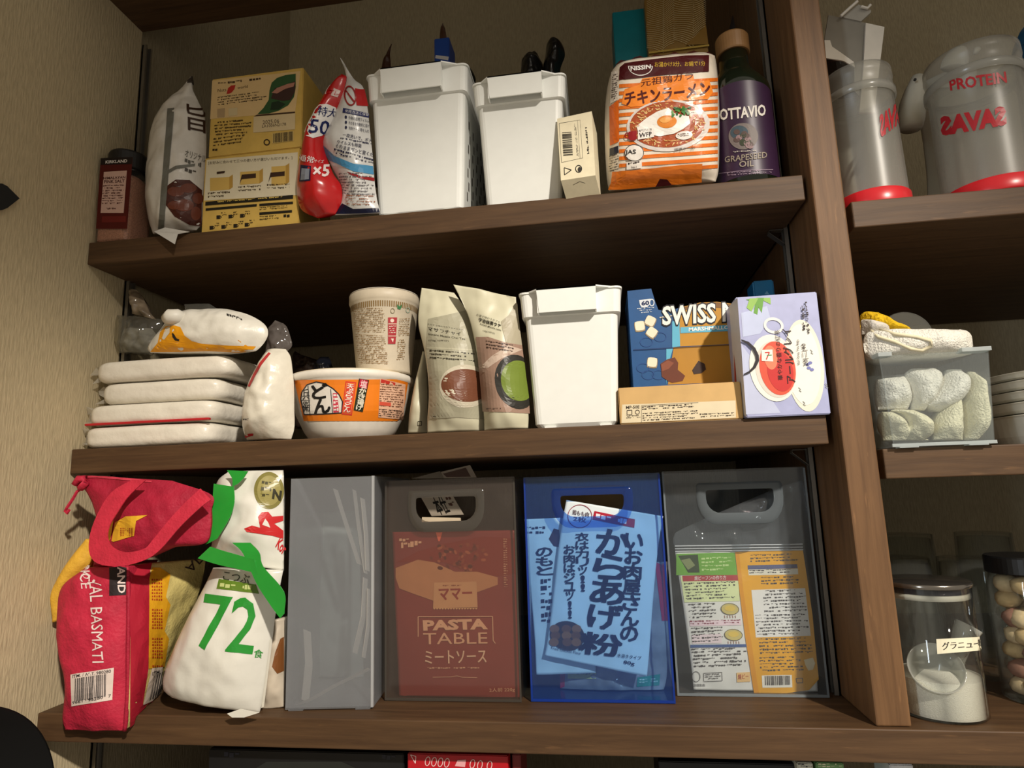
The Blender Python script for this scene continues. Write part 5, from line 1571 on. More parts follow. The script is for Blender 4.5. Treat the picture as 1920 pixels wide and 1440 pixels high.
rs = Pouch(rows(L1, .03, [(1140, 1258, 1258, 1240, .004, .02), (1165, 1130, 1258, 1130, .014, .02), (1190, 960, 1260, 960, .014, .02), (1215, 800, 1260, 800, .008, .02)]), wrinkle=.004, seed=43, floor=.0006)
rs.build('side_gusset', mat((196, 184, 166), .25, .5, .2, 30, coat=.3), t, nu=14, nv=20)
p = Print(t, rs.front)
p.poly((118, 72, 34), pts(L1, 1215, 970, 1240, 900, 1258, 890, 1258, 1060, 1225, 1075, 1200, 1040), 0, 'printed_picture'); p.build()

# ---- open boxes
def panel_hole(W, H, hx0, hx1, hz0, hz1, rad, th, place, name, m, parent, top_open=False):
    """Flat wall W x H with a round-cornered hand hole."""
    n = 6; hole = []
    for cx, cz, a0 in ((hx1 - rad[1], hz1 - rad[1], 0), (hx0 + rad[1], hz1 - rad[1], 90), (hx0 + rad[0], hz0 + rad[0], 180), (hx1 - rad[0], hz0 + rad[0], 270)):
        rr = rad[1] if a0 < 180 else rad[0]
        for k in range(n):
            a = math.radians(a0 + 90 * k / (n - 1)); hole.append((cx + rr * math.cos(a), cz + rr * math.sin(a)))
    outer = [(W, H), (0, H), (0, 0), (W, 0)]
    # bridge: each hole corner arc to matching outer corner
    V = []; F = []
    for (x, z) in hole + outer:
        V.append(place(x, 0, z))
    m4 = len(hole)
    for q in range(4):
        for k in range(n - 1): F.append((q * n + k + 1, q * n + k, m4 + q))
        nxt = (q + 1) % 4
        F.append((q * n + n - 1, m4 + q, m4 + nxt, nxt * n)[::-1])
    L_ = len(V)
    V += [place(x, th, z) for (x, z) in hole + outer]
    F += [tuple(L_ + i for i in reversed(f)) for f in F]
    for k in range(m4): F.append((k, (k + 1) % m4, L_ + (k + 1) % m4, L_ + k))
    for k in range(4): F.append((m4 + (k + 1) % 4, m4 + k, L_ + m4 + k, L_ + m4 + (k + 1) % 4))
    return MB().add(V, F).build(name, m, parent), hole

def file_box(K, bl, br, tl, depth, m, label, hole, rim_m, edge_m, zb=.0004):
    ya = (onz(*K(*bl), zb).y + onz(*K(*br), zb).y) / 2
    fb = frame_box(K(*bl), K(*br), K(*tl), depth, z=zb, y=ya)
    A, U, N, w, h, d = fb
    t = thing('file_box', A + U * w / 2 - N * d / 2, label, 'file box', 'upright plastic file boxes')
    def pl(x, y, z): return A + U * x - N * y + V3(0, 0, z)
    s = front_of(fb)
    q0 = s.inv(*K(hole[0], hole[3])); q1 = s.inv(*K(hole[2], hole[1]))
    th = .0022
    FW, hl = panel_hole(w, h, q0[0], q1[0], q0[1], q1[1], (.020, .004), th, pl, 'front_wall', m, t)
    def wall(a, b, nm): 
        MB().hexa([pl(*a), pl(b[0], a[1], a[2]), pl(b[0], b[1], a[2]), pl(a[0], b[1], a[2]), pl(a[0], a[1], b[2]), pl(b[0], a[1], b[2]), pl(*b), pl(a[0], b[1], b[2])]).build(nm, m, t)
    wall((0, th, .002), (th, d, h), 'side_wall'); wall((w - th, th, .002), (w, d, h), 'side_wall')
    wall((th, d - th, .002), (w - th, d, h), 'back_wall'); wall((th, th, 0), (w - th, d - th, .002), 'base')
    # raised grip rim round the hole
    V = []; F = []; n = len(hl); g = .0085
    cx = sum(a for a, b in hl) / n; cz = sum(b for a, b in hl) / n
    hw = (q1[0] - q0[0]) / 2; hh = (q1[1] - q0[1]) / 2
    for (x, z) in hl: V.append(pl(x, -.0002, z))
    for (x, z) in hl: V.append(pl(cx + (x - cx) * (hw + g) / hw, -.0030, cz + (z - cz) * (hh + g) / hh))
    for (x, z) in hl: V.append(pl(cx + (x - cx) * (hw + g * 1.5) / hw, -.0002, cz + (z - cz) * (hh + g * 1.5) / hh))
    for k in range(n):
        k2 = (k + 1) % n; F += [(k, k2, n + k2, n + k), (n + k, n + k2, 2 * n + k2, 2 * n + k)]
    MB().add(V, F).build('grip_rim', rim_m, FW, smooth=True)
    # thickened edges
    def bar(a, b, nm='edge_strip'):
        MB().hexa([pl(*a), pl(b[0], a[1], a[2]), pl(b[0], b[1], a[2]), pl(a[0], b[1], a[2]), pl(a[0], a[1], b[2]), pl(b[0], a[1], b[2]), pl(*b), pl(a[0], b[1], b[2])]).build(nm, edge_m, t)
    bar((-.0004, -.0008, .0005), (.0022, .0, h * .995)); bar((w - .0022, -.0008, .0005), (w + .0004, .0, h * .995)); bar((.0022, -.0008, .0005), (w - .0022, .0, .004))
    return fb, t, pl

# frosted box
fb = frame_box(L2(42, 1364), L2(516, 1353), L2(36, 110), .26, z=.0004)
A, U, N, w, h, d = fb
t = thing('frosted_box', A + U * w / 2 - N * d / 2, 'frosted white plastic box standing upright beside the soup bag', 'storage box')
FRO = clear((238, 240, 242), (206, 208, 212), .27, .22, .8)
def pl(x, y, z): return A + U * x - N * y + V3(0, 0, z)
def wl(a, b, nm, m): MB().hexa([pl(*a), pl(b[0], a[1], a[2]), pl(b[0], b[1], a[2]), pl(a[0], b[1], a[2]), pl(a[0], a[1], b[2]), pl(b[0], a[1], b[2]), pl(*b), pl(a[0], b[1], b[2])]).build(nm, m, t)
wl((0, 0, .004), (w, .002, h), 'front_wall', FRO); wl((0, .002, .004), (.002, d, h), 'side_wall', FRO); wl((w - .002, .002, .004), (w, d, h), 'side_wall', FRO)
wl((.002, d - .002, .004), (w - .002, d, h), 'back_wall', FRO); wl((.0, .0, .002), (w, d, .004), 'base', FRO)
wl((w - .003, -.0006, .003), (w + .0005, .004, h + .0005), 'corner_edge', clear((220, 222, 224), (224, 226, 228), .75, .2))
for xx in (.004, w - .024): wl((xx, .0005, 0), (xx + .02, .006, .002), 'foot', FRO)
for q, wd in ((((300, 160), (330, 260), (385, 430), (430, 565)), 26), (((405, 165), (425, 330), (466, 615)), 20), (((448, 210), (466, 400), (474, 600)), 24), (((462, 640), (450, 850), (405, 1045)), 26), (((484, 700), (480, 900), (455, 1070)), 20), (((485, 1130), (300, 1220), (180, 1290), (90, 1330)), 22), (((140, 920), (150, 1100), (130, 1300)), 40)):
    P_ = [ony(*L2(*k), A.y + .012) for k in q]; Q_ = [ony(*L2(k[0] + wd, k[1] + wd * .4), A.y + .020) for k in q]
    MB().strip(P_, Q_, (0, .0006, 0)).build('light_streak', clear((240, 238, 234), (236, 230, 220), .6, .2), t)  # caustic light streaks, modelled as pale strips behind the front wall
po = Pouch([(L2(120, 1300), L2(470, 1290), d * .55 + A.y, .01, .01), (L2(110, 700), L2(450, 690), d * .55 + A.y, .012, .012), (L2(100, 300), L2(440, 280), d * .55 + A.y, .004, .004)], wrinkle=.004, seed=50, floor=.005)
po.build('folded_sheet', mat((120, 128, 124), .5, .3, .15, 30), label='grey folded sheet seen dimly inside the frosted box', cat='sheet')

# smoked box with pasta sauce
SMK = clear((243, 238, 233), (158, 146, 138), .115, .10, .9)
fb, tb, pl = file_box(L2, (582, 1314), (1318, 1308), (543, 122), .25, SMK, 'smoked grey file box holding the red pasta sauce pouch', (748, 202, 1070, 342),
    clear((190, 184, 174), (170, 164, 154), .22, .08, 1.0), clear((150, 142, 132), (140, 132, 122), .35, .12))
yP = fb[0].y + .006
po = Pouch([(L2(658, 1304), L2(1308, 1298), yP + .006, .001, .008), (L2(650, 1100), L2(1306, 1100), yP + .006, .003, .012), (L2(638, 850), L2(1300, 850), yP + .006, .003, .012), (L2(628, 600), L2(1292, 600), yP + .006, .003, .010), (L2(622, 396), L2(1284, 386), yP + .006, .001, .003)], power=5, wrinkle=.0008, wscale=24, seed=51, floor=.0032)
tp_ = thing('sauce_pouch', po.base(), 'dark red pasta meat sauce pouch inside the smoked file box', 'pouch')
po.build('pouch', mat((142, 56, 56), .35, .4, .08, 12), tp_)
p = Print(tp_, po.front, .06)
CRM = (236, 190, 160)
p.poly((140, 44, 36), pts(L2, 640, 560, 760, 500, 900, 460, 1100, 420, 1285, 430, 1290, 620, 1150, 640, 900, 560), 0, 'printed_picture')
p.poly((198, 142, 104), pts(L2, 640, 640, 640, 590, 760, 545, 850, 560, 960, 610, 1080, 610, 1190, 640, 1190, 680, 1080, 720, 960, 760, 840, 765, 740, 730, 660, 700), 1, 'printed_pasta')
R = random.Random(4)
for i in range(60):
    a = R.uniform(0, 6.28); r = math.sqrt(R.random())
    p.ell(R.choice(((116, 40, 28), (150, 66, 44), (176, 94, 66), (96, 30, 24))), L2(980 + 150 * r * math.cos(a), 530 + 80 * r * math.sin(a)), R.uniform(2, 6), R.uniform(2, 4), 2, R.uniform(0, 180), n=8, name='printed_meat')
p.poly((244, 120, 96), pts(L2, 857, 398, 892, 398, 878, 445, 870, 445), 2, 'tear_notch')
p.lines(CRM, L2(660, 448), L2(735, 446), L2(660, 428), 1, lay=2, dash=5, fill=.95)
p.lines(CRM, L2(670, 485), L2(805, 475), L2(670, 448), 1, lay=2, dash=6, fill=.95, seed=4)
p.quad((214, 166, 124), pts(L2, 842, 806, 1082, 802, 1076, 662, 848, 668), 2, 'printed_badge')
for i in range(16): p.poly((232, 184, 134), pts(L2, 842 + i * 15, 805, 857 + i * 15, 805, 849 + i * 15, 814), 2, 'printed_badge')
p.text('ママー', (150, 44, 40), L2(876, 762), L2(1052, 756), L2(874, 704), .06, 3)
p.lines((150, 80, 60), L2(895, 692), L2(1030, 690), L2(895, 680), 1, lay=3, dash=3)
p.line(CRM, pts(L2, 762, 960, 762, 852, 1162, 850, 1166, 980, 1178, 996), 1.5, 2)
p.text('PASTA', CRM, L2(790, 928), L2(1138, 920), L2(786, 870), .05, 2)
p.text('TABLE', CRM, L2(790, 1000), L2(1136, 996), L2(788, 940), 0, 2)
p.text('ミートソース', (246, 214, 190), L2(800, 1106), L2(1130, 1098), L2(798, 1036), .03, 2)
p.lines(CRM, L2(812, 1138), L2(1125, 1136), L2(812, 1124), 1, lay=2, dash=4, seed=3)
p.line(CRM, pts(L2, 840, 1178, 940, 1176, 970, 1170, 1000, 1178, 1080, 1180), .9, 2)
p.text('2人前 220g', CRM, L2(1145, 1262), L2(1282, 1258), L2(1145, 1236), 0, 2)
p.lines((206, 150, 124), L2(1224, 700), L2(1244, 700), L2(1220, 430), 22, lay=2, dash=4, ragged=.1)
p.build(rough=.4)
# cards behind
def card(K, q, y, rgb, label, th=.0012, prints=None, lean=0.0):
    P = [ony(*K(a, b), y + lean * i) for i, (a, b) in enumerate(q)]
    m_ = mat(rgb, .55)
    zmin = min(P, key=lambda v: v.z)
    tt = thing('seasoning_packet', zmin, label, 'packet')
    prism(P, (0, th, 0)).build('packet', m_, tt)
    if prints:
        s = plane(P[0], P[1] - P[0], P[-1] - P[0]); s.guess = (.5, .5)
        pp = Print(tt, s); prints(pp); pp.build()
    return tt
X1 = crop(700, 860, 6.4)
yB = fb[0].y
card(X1, [(690, 1000), (1090, 1000), (1080, 680), (940, 430), (1160, 76), (800, 160), (580, 470)] if False else [(700, 690), (1085, 672), (945, 430), (575, 470)], yB + .055, (196, 190, 178), 'pale packet with brush lettering seen through the hole of the smoked box',
     prints=lambda p: (p.text('本仕', (24, 22, 20), X1(790, 680), X1(930, 640), X1(690, 480), .04, 1), p.lines((90, 60, 50), X1(930, 600), X1(1000, 580), X1(860, 460), 2, lay=1, dash=4)))
card(X1, [(580, 760), (1050, 745), (1046, 710), (585, 702)], yB + .016, (206, 190, 164), 'cream packet edge standing low in the smoked box')
card(X1, [(455, 240), (860, 236), (800, 150)], yB + .085, (150, 144, 134), 'grey packet corner leaning at the back of the smoked box')
card(X1, [(850, 236), (1240, 226), (1160, 76), (810, 158)], yB + .075, (176, 168, 158), 'pale bordered packet corner rising above the smoked box', prints=lambda p: p.poly((96, 76, 70), [X1(880, 222), X1(1170, 216), X1(1110, 108), X1(835, 180)], 0))

# blue box with seasoning pouches
BLU = clear((226, 243, 255), (80, 128, 226), .10, .08, 1.0)
fb, tb, pl = file_box(L3, (112, 1372), (938, 1370), (42, 78), .25, BLU, 'transparent blue file box holding fried chicken flour pouches', (282, 172, 640, 305),
    clear((176, 206, 250), (66, 108, 204), .18, .08, 1.0), clear((90, 130, 226), (48, 96, 206), .5, .1))
yB = fb[0].y + .004
def flour(K, rws, y, seed, label, tex, wr=.0016):
    po = Pouch([(K(a, b), K(c, d), y, f_, g_) for a, b, c, d, f_, g_ in rws], power=4, wrinkle=wr, wscale=22, seed=seed, floor=.0032)
    tt = thing('flour_pouch', po.base(), label, 'pouch', 'fried chicken flour pouches')
    po.build('pouch', mat((226, 236, 240), .3, .5, .03, 20, coat=.2), tt)
    p = Print(tt, po.front, .06); tex(p); p.build(rough=.35)
def tex_a(p):
    K = (22, 22, 40)
    p.quad((176, 30, 52), pts(L3, 462, 318, 702, 366, 706, 318, 474, 270), 1, 'printed_panel')
    p.lines((244, 232, 234), L3(480, 312), L3(694, 356), L3(484, 280), 1, lay=2, dash=8, fill=.95)
    p.ring((150, 40, 60), L3(390, 300), 23, 22, 1.2, 1)
    p.text('鶏もも肉', (70, 30, 50), L3(346, 290), L3(440, 306), L3(350, 262), .03, 2)
    p.text('2枚', (70, 30, 50), L3(352, 326), L3(425, 338), L3(356, 296), .03, 2)
    p.vtext('からあげ', K, L3(590, 380), L3(525, 950), 62, .08, 2, gap=.03)
    p.vtext('いお肉屋さんの', K, L3(705, 400), L3(670, 1020), 32, .06, 2, gap=.05)
    p.vtext('衣はカリッ!!', K, L3(402, 395), L3(408, 735), 24, .04, 2, gap=.05)
    p.vtext('お肉はジュッ!!', K, L3(330, 465), L3(334, 890), 20, .04, 2, gap=.05)
    p.text('粉', K, L3(384, 1082), L3(620, 1106), L3(398, 960), .08, 2)
    p.ell((64, 46, 34), L3(318, 985), 100 / 3.06, 84 / 3.06, 1, 14, name='printed_plate')
    R = random.Random(3)
    for i in range(9): p.ell(((150, 96, 54), (122, 74, 40))[i % 2], L3(250 + (i % 3) * 62 + R.uniform(-8, 8), 945 + (i // 3) * 38), 28 / 3.06, 24 / 3.06, 2, n=14, name='printed_chicken')
    p.text('Fried Chicken Flour', (90, 90, 110), L3(226, 1062), L3(396, 1094), L3(228, 1044), 0, 1)
    p.text('水溶きタイプ', K, L3(604, 1106), L3(740, 1124), L3(606, 1084), .02, 2)
    p.text('80g', K, L3(640, 1150), L3(702, 1160), L3(643, 1124), .02, 2)
def tex_b(p):
    K = (24, 24, 44)
    p.poly((60, 34, 40), pts(L3, 212, 430, 240, 370, 270, 378, 280, 480, 240, 470), 1, 'printed_mark')
    p.vtext('のもと', K, L3(184, 480), L3(190, 640), 30, .05, 1, gap=.05)
    p.lines(K, L3(170, 930), L3(232, 925), L3(165, 660), 7, lay=1, dash=10, fill=.75, seed=8)
    p.lines(K, L3(102, 412), L3(200, 410), L3(100, 360), 2, dash=5, seed=3)
flour(L3, [(140, 1210, 480, 1200, .001, .006), (130, 1000, 480, 1000, .004, .01), (105, 700, 470, 700, .005, .012), (85, 450, 460, 450, .004, .01), (72, 318, 285, 308, .001, .002)], yB + .020, 61, 'pale flour pouch standing behind the other one in the blue box', tex_b)
flour(L3, [(188, 1100, 775, 1220, .001, .006), (206, 1000, 790, 1050, .004, .008), (236, 760, 808, 800, .005, .010), (262, 520, 830, 560, .005, .010), (288, 340, 850, 400, .003, .006), (312, 207, 868, 300, .001, .002)], yB + .008, 62, 'pale flour pouch with big karaage lettering in the blue box', tex_a)
po = Pouch([(L3(290, 1345), L3(860, 1335), yB + .045, .004, .02), (L3(275, 1200), L3(890, 1200), yB + .045, .012, .02), (L3(275, 900), L3(895, 900), yB + .045, .012, .02), (L3(300, 600), L3(890, 560), yB + .045, .004, .01)], wrinkle=.006, wscale=30, seed=63, floor=.0032)
tt = thing('snack_bag', po.base(), 'crinkled clear and red bag at the bottom of the blue box', 'bag')
po.build('bag', mat((150, 146, 150), .2, .6, .35, 26, coat=.4), tt)
p = Print(tt, po.front, .06)
p.poly((190, 40, 60), pts(L3, 275, 1130, 310, 1130, 300, 1330, 280, 1340), 0); p.poly((190, 30, 50), pts(L3, 820, 560, 885, 590, 890, 900, 860, 900), 0)
p.quad((214, 206, 130), pts(L3, 320, 1232, 482, 1232, 484, 1140, 322, 1138), 0); p.lines((70, 64, 60), L3(350, 1215), L3(450, 1215), L3(350, 1150), 3, dash=6)
p.quad((40, 150, 130), pts(L3, 716, 1278, 845, 1270, 850, 1205, 720, 1225), 0); p.lines((200, 230, 220), L3(730, 1262), L3(835, 1255), L3(732, 1232), 2, dash=4)
p.build(rough=.25)
po = Pouch([(L3(275, 420), L3(660, 420), yB + .10, .004, .02), (L3(278, 250), L3(650, 240), yB + .10, .01, .02), (L3(270, 170), L3(655, 150), yB + .10, .004, .02), (L3(280, 130), L3(640, 120), yB + .10, .001, .002)], wrinkle=.003, seed=64)
po.L[0].z = po.R[0].z = .004
po.build('kraft_packet', mat((150, 108, 50), .5), label='brown kraft packet seen through the hole of the blue box', cat='packet')

# clear grey box with the rice vermicelli packet
GRY = clear((249, 251, 252), (176, 186, 194), .062, .09, 1.0)
fb, tb, pl = file_box(L4, (92, 1326), (946, 1356), (26, 72), .22, GRY, 'clear grey file box holding the yellow and white noodle packet', (258, 166, 628, 308),
    clear((160, 168, 174), (150, 160, 166), .5, .15, .8), clear((190, 198, 204), (178, 188, 194), .55, .15))
yB = fb[0].y + .004
po = Pouch([(L4(182, 1300), L4(880, 1310), yB + .012, .001, .012), (L4(166, 1150), L4(872, 1150), yB + .012, .006, .02), (L4(130, 880), L4(846, 880), yB + .012, .007, .022), (L4(96, 650), L4(810, 650), yB + .012, .005, .016), (L4(78, 525), L4(795, 515), yB + .012, .001, .004)], power=4, wrinkle=.0020, wscale=22, seed=71, floor=.0032)
tt = thing('vermicelli_packet', po.base(), 'white and yellow rice noodle packet with cooking steps in the clear grey box', 'packet')
po.build('packet', mat((232, 232, 228), .3, .5, .02, 20, coat=.2), tt)
p = Print(tt, po.front, .06)
INK = (70, 64, 66)
p.poly((112, 170, 62), pts(L4, 84, 655, 84, 535, 412, 528, 425, 640, 430, 655), 0)
p.poly((222, 232, 178), pts(L4, 108, 660, 430, 655, 440, 790, 440, 800, 130, 808), 0)
p.poly((54, 68, 42), pts(L4, 95, 545, 205, 540, 215, 640, 150, 640), 1, 'printed_picture'); p.poly((130, 140, 96), pts(L4, 110, 570, 160, 560, 190, 600, 150, 625), 2, 'printed_picture')
p.lines((196, 224, 150), L4(228, 640), L4(400, 635), L4(225, 555), 4, lay=1, dash=6, seed=2)
p.quad((176, 56, 66), pts(L4, 122, 690, 432, 686, 428, 654, 118, 658), 1); p.text('焼ビーフンの作り方', (240, 226, 224), L4(186, 684), L4(364, 680), L4(186, 660), .02, 2)
p.lines(INK, L4(140, 800), L4(425, 790), L4(128, 698), 6, lay=1, seed=4, dash=3)
p.lines(INK, L4(160, 905), L4(310, 898), L4(152, 815), 5, lay=1, seed=5, dash=4)
p.quad((240, 216, 226), pts(L4, 162, 942, 450, 935, 446, 905, 158, 912), 0); p.lines((140, 60, 80), L4(164, 938), L4(446, 930), L4(160, 910), 2, lay=1, seed=6, dash=4)
p.quad((240, 222, 228), pts(L4, 175, 1040, 340, 1036, 336, 985, 170, 990), 0)
p.lines(INK, L4(176, 1040), L4(350, 1032), L4(168, 950), 5, lay=1, seed=7, dash=4)
for x, y in ((385, 845), (405, 990)):
    p.ell((206, 190, 120), L4(x, y), 50 / 3, 32 / 3, 1, 5, name='printed_pan'); p.ring((90, 80, 70), L4(x, y), 51 / 3, 33 / 3, 1, 2, 5); p.ell((226, 196, 96), L4(x, y - 4), 30 / 3, 16 / 3, 2, name='printed_pan')
    for k in range(5): p.line((150, 80, 60), [L4(x - 30 + k * 15, y + 36), L4(x - 28 + k * 15, y + 50)], 1, 1)
p.quad((64, 92, 150), pts(L4, 165, 1062, 482, 1058, 480, 1042, 164, 1046), 1)
p.lines(INK, L4(172, 1098), L4(482, 1092), L4(170, 1066), 2, lay=1, seed=8, dash=5)
p.lines(INK, L4(186, 1180), L4(478, 1168), L4(176, 1102), 4, lay=1, seed=9, dash=4)
p.ring(INK, L4(195, 1225), 8, 10, 1, 1); p.line(INK, pts(L4, 238, 1250, 238, 1205, 340, 1200, 342, 1248, 238, 1252), .8, 1); p.lines(INK, L4(246, 1245), L4(334, 1240), L4(246, 1210), 3, lay=1, seed=10)
p.text('調理動画', INK, L4(180, 1282), L4(245, 1280), L4(180, 1266), 0, 1)
p.quad((236, 196, 136), pts(L4, 425, 1255, 500, 1252, 498, 1198, 422, 1202), 1); p.text('焼ビー', (176, 56, 40), L4(430, 1240), L4(488, 1236), L4(430, 1210), .02, 2)
p.poly((232, 168, 36), pts(L4, 520, 1316, 470, 1000, 440, 760, 414, 525, 600, 520, 795, 516, 815, 650, 848, 880, 874, 1150, 884, 1240, 830, 1300, 700, 1318), 0, 'yellow_panel')
p.poly((222, 150, 28), pts(L4, 520, 1316, 470, 1000, 440, 760, 414, 525, 436, 525, 462, 760, 500, 1000, 548, 1316), 1, 'yellow_panel')
p.lines(INK, L4(500, 590), L4(770, 580), L4(500, 540), 3, lay=1, seed=11, dash=4)
p.quad((86, 92, 130), pts(L4, 486, 624, 765, 616, 762, 594, 484, 600), 1)
p.quad((232, 228, 212), pts(L4, 490, 656, 768, 650, 766, 618, 488, 624), 1); p.lines(INK, L4(495, 652), L4(762, 645), L4(493, 626), 2, lay=2, seed=12, dash=5)
p.lines(INK, L4(560, 716), L4(800, 708), L4(560, 665), 3, lay=1, seed=13, dash=5)
p.quad((236, 234, 230), pts(L4, 530, 1005, 838, 995, 806, 728, 505, 738), 1)
p.lines(INK, L4(578, 870), L4(815, 862), L4(570, 740), 7, lay=2, seed=14, dash=4)
p.lines(INK, L4(540, 1000), L4(830, 992), L4(526, 876), 7, lay=2, seed=15, dash=4)
p.lines(INK, L4(556, 1105), L4(850, 1098), L4(545, 1010), 5, lay=1, seed=16, dash=4)
p.lines(INK, L4(558, 1202), L4(800, 1196), L4(550, 1114), 5, lay=1, seed=17, dash=4)
p.quad((240, 236, 224), pts(L4, 568, 1286, 735, 1284, 732, 1214, 564, 1218), 1); p.bars(INK, L4(582, 1272), L4(725, 1270), L4(580, 1220), 26, 2)
p.line(INK, pts(L4, 760, 1258, 756, 1234, 792, 1232, 794, 1258, 760, 1260), 1.3, 1)
p.poly((238, 226, 190), pts(L4, 800, 1130, 850, 1118, 862, 1150, 850, 1185, 825, 1190, 808, 1160), 1)
p.build(rough=.35)
# loose film above the packet and its zip line
fl = Pouch([(L4(78, 525), L4(800, 516), yB + .012, .001, .002), (L4(70, 440), L4(800, 430), yB + .014, .006, .006), (L4(150, 380), L4(790, 330), yB + .016, .006, .006), (L4(660, 160), L4(790, 120), yB + .018, .002, .002)], wrinkle=.006, wscale=40, seed=72)
fl.build('clear_film', clear((228, 232, 236), (214, 220, 226), .10, .05, 1.0), tt, nu=26, nv=18)
for k in (0, 7, 15): MB().tube([po.front.at(i / 10, 1.0, .001) + V3(0, -.001, .001 + k * .0005) for i in range(11)], .0007, 5).build('zip_ridge', mat((220, 222, 226), .25), tt)
# ================================================================== right bay, upper shelf
ZR1, ZR2 = 0.6554, 0.3222
def ring_prof(c, prof, n=56): return MB().lathe(c, prof, n, cap0=False, cap1=False)
SHK = clear((244, 244, 240), (214, 212, 204), .24, .34, .8)
REDP = mat((206, 36, 44), .3, .5, .04)
def shaker(cpx, yb, rb, rt, hh, label, letters, lean=0):
    c = ony(*cpx, yb); c.z = ZR1 + .0004
    t = thing('shaker_cup', c, label, 'shaker cup', 'translucent shaker cups')
    th = .0016
    MB().lathe(c, [(rb * .90, 0), (rb * 1.02, .001), (rb * 1.03, .004), (rb * 1.02, .022), (rb * .99, .0235)], 56).build('red_base', REDP, t, smooth=True)
    ring_prof(c, [(rb * .97, .0235), (lerp(rb, rt, .6) * .97, hh * .62), (rt * .97, hh * .80), (rt * 1.02, hh * .815), (rt * 1.02, hh * .835), (rt * .99, hh * .85), (rt * .99, hh * .93), (rt * 1.01, hh * .94), (rt * 1.0, hh),
                  (rt * 1.0 - th, hh), (rt * .97 - th, hh * .85), (rt * .95 - th, hh * .80), (rb * .95 - th, .025)]).build('cup', SHK, t, smooth=True)
    ring_prof(c, [(rt * 1.0, hh * .80), (rt * 1.05, hh * .81), (rt * 1.05, hh * .85), (rt * 1.0, hh * .86), (rt * 1.0, hh * .80)]).build('rim_band', clear((236, 236, 232), (214, 212, 204), .4, .2), t, smooth=True)
    cs = Cone(c, [(rb * .97, .0235), (lerp(rb, rt, .6) * .97, hh * .62), (rt * .97, hh * .80)]); cs.guess = (0, hh * .45)
    p = Print(t, cs)
    letters(p); p.build(rough=.35)
    return c, t
RDP = (176, 40, 48)
def lt1(p):
    p.text('SAVAS', RDP, K4(700, 740), K4(560, 850), K4(690, 600), .05, 0)
def lt2(p):
    # printed on the far side and read through the cup, so mirrored
    w = p.warp(K4(1335, 770), K4(935, 838), K4(1325, 650))
    vs, fs = text_mesh('SAVAS', .06); p._put('lettering', RDP, [w(x, y) for x, y in split_long(vs, fs, .25)[0]], split_long(vs, fs, .25)[1], 0, {})
    w = p.warp(K4(1335, 510), K4(990, 558), K4(1325, 440))
    vs, fs = text_mesh('PROTEIN', .03)
    vs, fs = split_long(vs, fs, .25)
    p._put('lettering', RDP, [w(1 - x, y) for x, y in vs], fs, 0, {})
c1, t1 = shaker(K4(500, 1230), .075, .049, .047, ony(*K4(450, 440), .075 - .02).z - ZR1, 'translucent shaker cup with red base next to the partition', lt1)
c2, t2 = shaker(K4(1235, 1150), .080, .060, .0585, ony(*K4(1200, 300), .080 - .03).z - ZR1, 'large translucent shaker cup with red base and mirrored red lettering', lt2)
# white paper funnel and card in the first cup
WP = mat((206, 198, 184), .6, .3, .04)
def sheet(name, K, q, y, m, label, cat_, th=.0015, parent=None, yy=None):
    P = [ony(*K(a, b), (yy[i] if yy else y)) for i, (a, b) in enumerate(q)]
    return prism(P, (0, th, 0)).build(name, m, parent, origin=min(P, key=lambda v: v.z) if parent is None else None, label=label, cat=cat_) 
cz = c1 + V3(0, 0, .004)
t = thing('dispenser_card', ony(*K4(480, 1000), c1.y), 'tall white folded card standing in the smaller shaker cup', 'card')
sheet('card', K4, [(430, 690), (524, 690), (552, 425), (584, 165), (470, 140), (455, 420)], c1.y - .004, WP, None, None, .004, t)
sheet('grey_side', K4, [(400, 560), (440, 600), (455, 420), (468, 140), (240, 92), (215, 250), (260, 310), (330, 350), (398, 400)], c1.y, mat((126, 120, 108), .55, .3, .1, 25), None, None, .003, t)
sheet('curled_edge', K4, [(215, 246), (250, 246), (262, 285), (330, 332), (396, 380), (402, 412), (330, 372), (226, 356)], c1.y - .006, WP, None, None, .002, t)
sheet('clip', K4, [(315, 98), (345, 110), (440, 130), (500, 76), (502, 60), (480, 56), (425, 26)], c1.y - .002, mat((150, 144, 132), .4, .4), None, None, .006, t)
MB().tube([ony(*K4(*q), c1.y - .006) for q in ((315, 100), (370, 50), (418, 8))], .0022, 6).build('clip_rod', WP, t)
MB().tube([ony(*K4(*q), c1.y - .006) for q in ((440, 40), (480, 50), (498, 30))], .0022, 6).build('clip_pin', WP, t)
# dark round container behind the first cup
cd_ = ony(*K4(250, 700), .17); cd_.z = ZR1 + .0004
zt_ = ony(*K4(270, 360), .17 - .045).z - cd_.z
MB().lathe(cd_, [(.042, 0), (.046, .003), (.046, zt_ - .006), (.048, zt_ - .005), (.048, zt_), (.03, zt_ + .001)], 40).build('dark_canister', mat((64, 54, 42), .35, .4), origin=cd_, label='dark brown canister behind the smaller shaker cup', cat='canister')
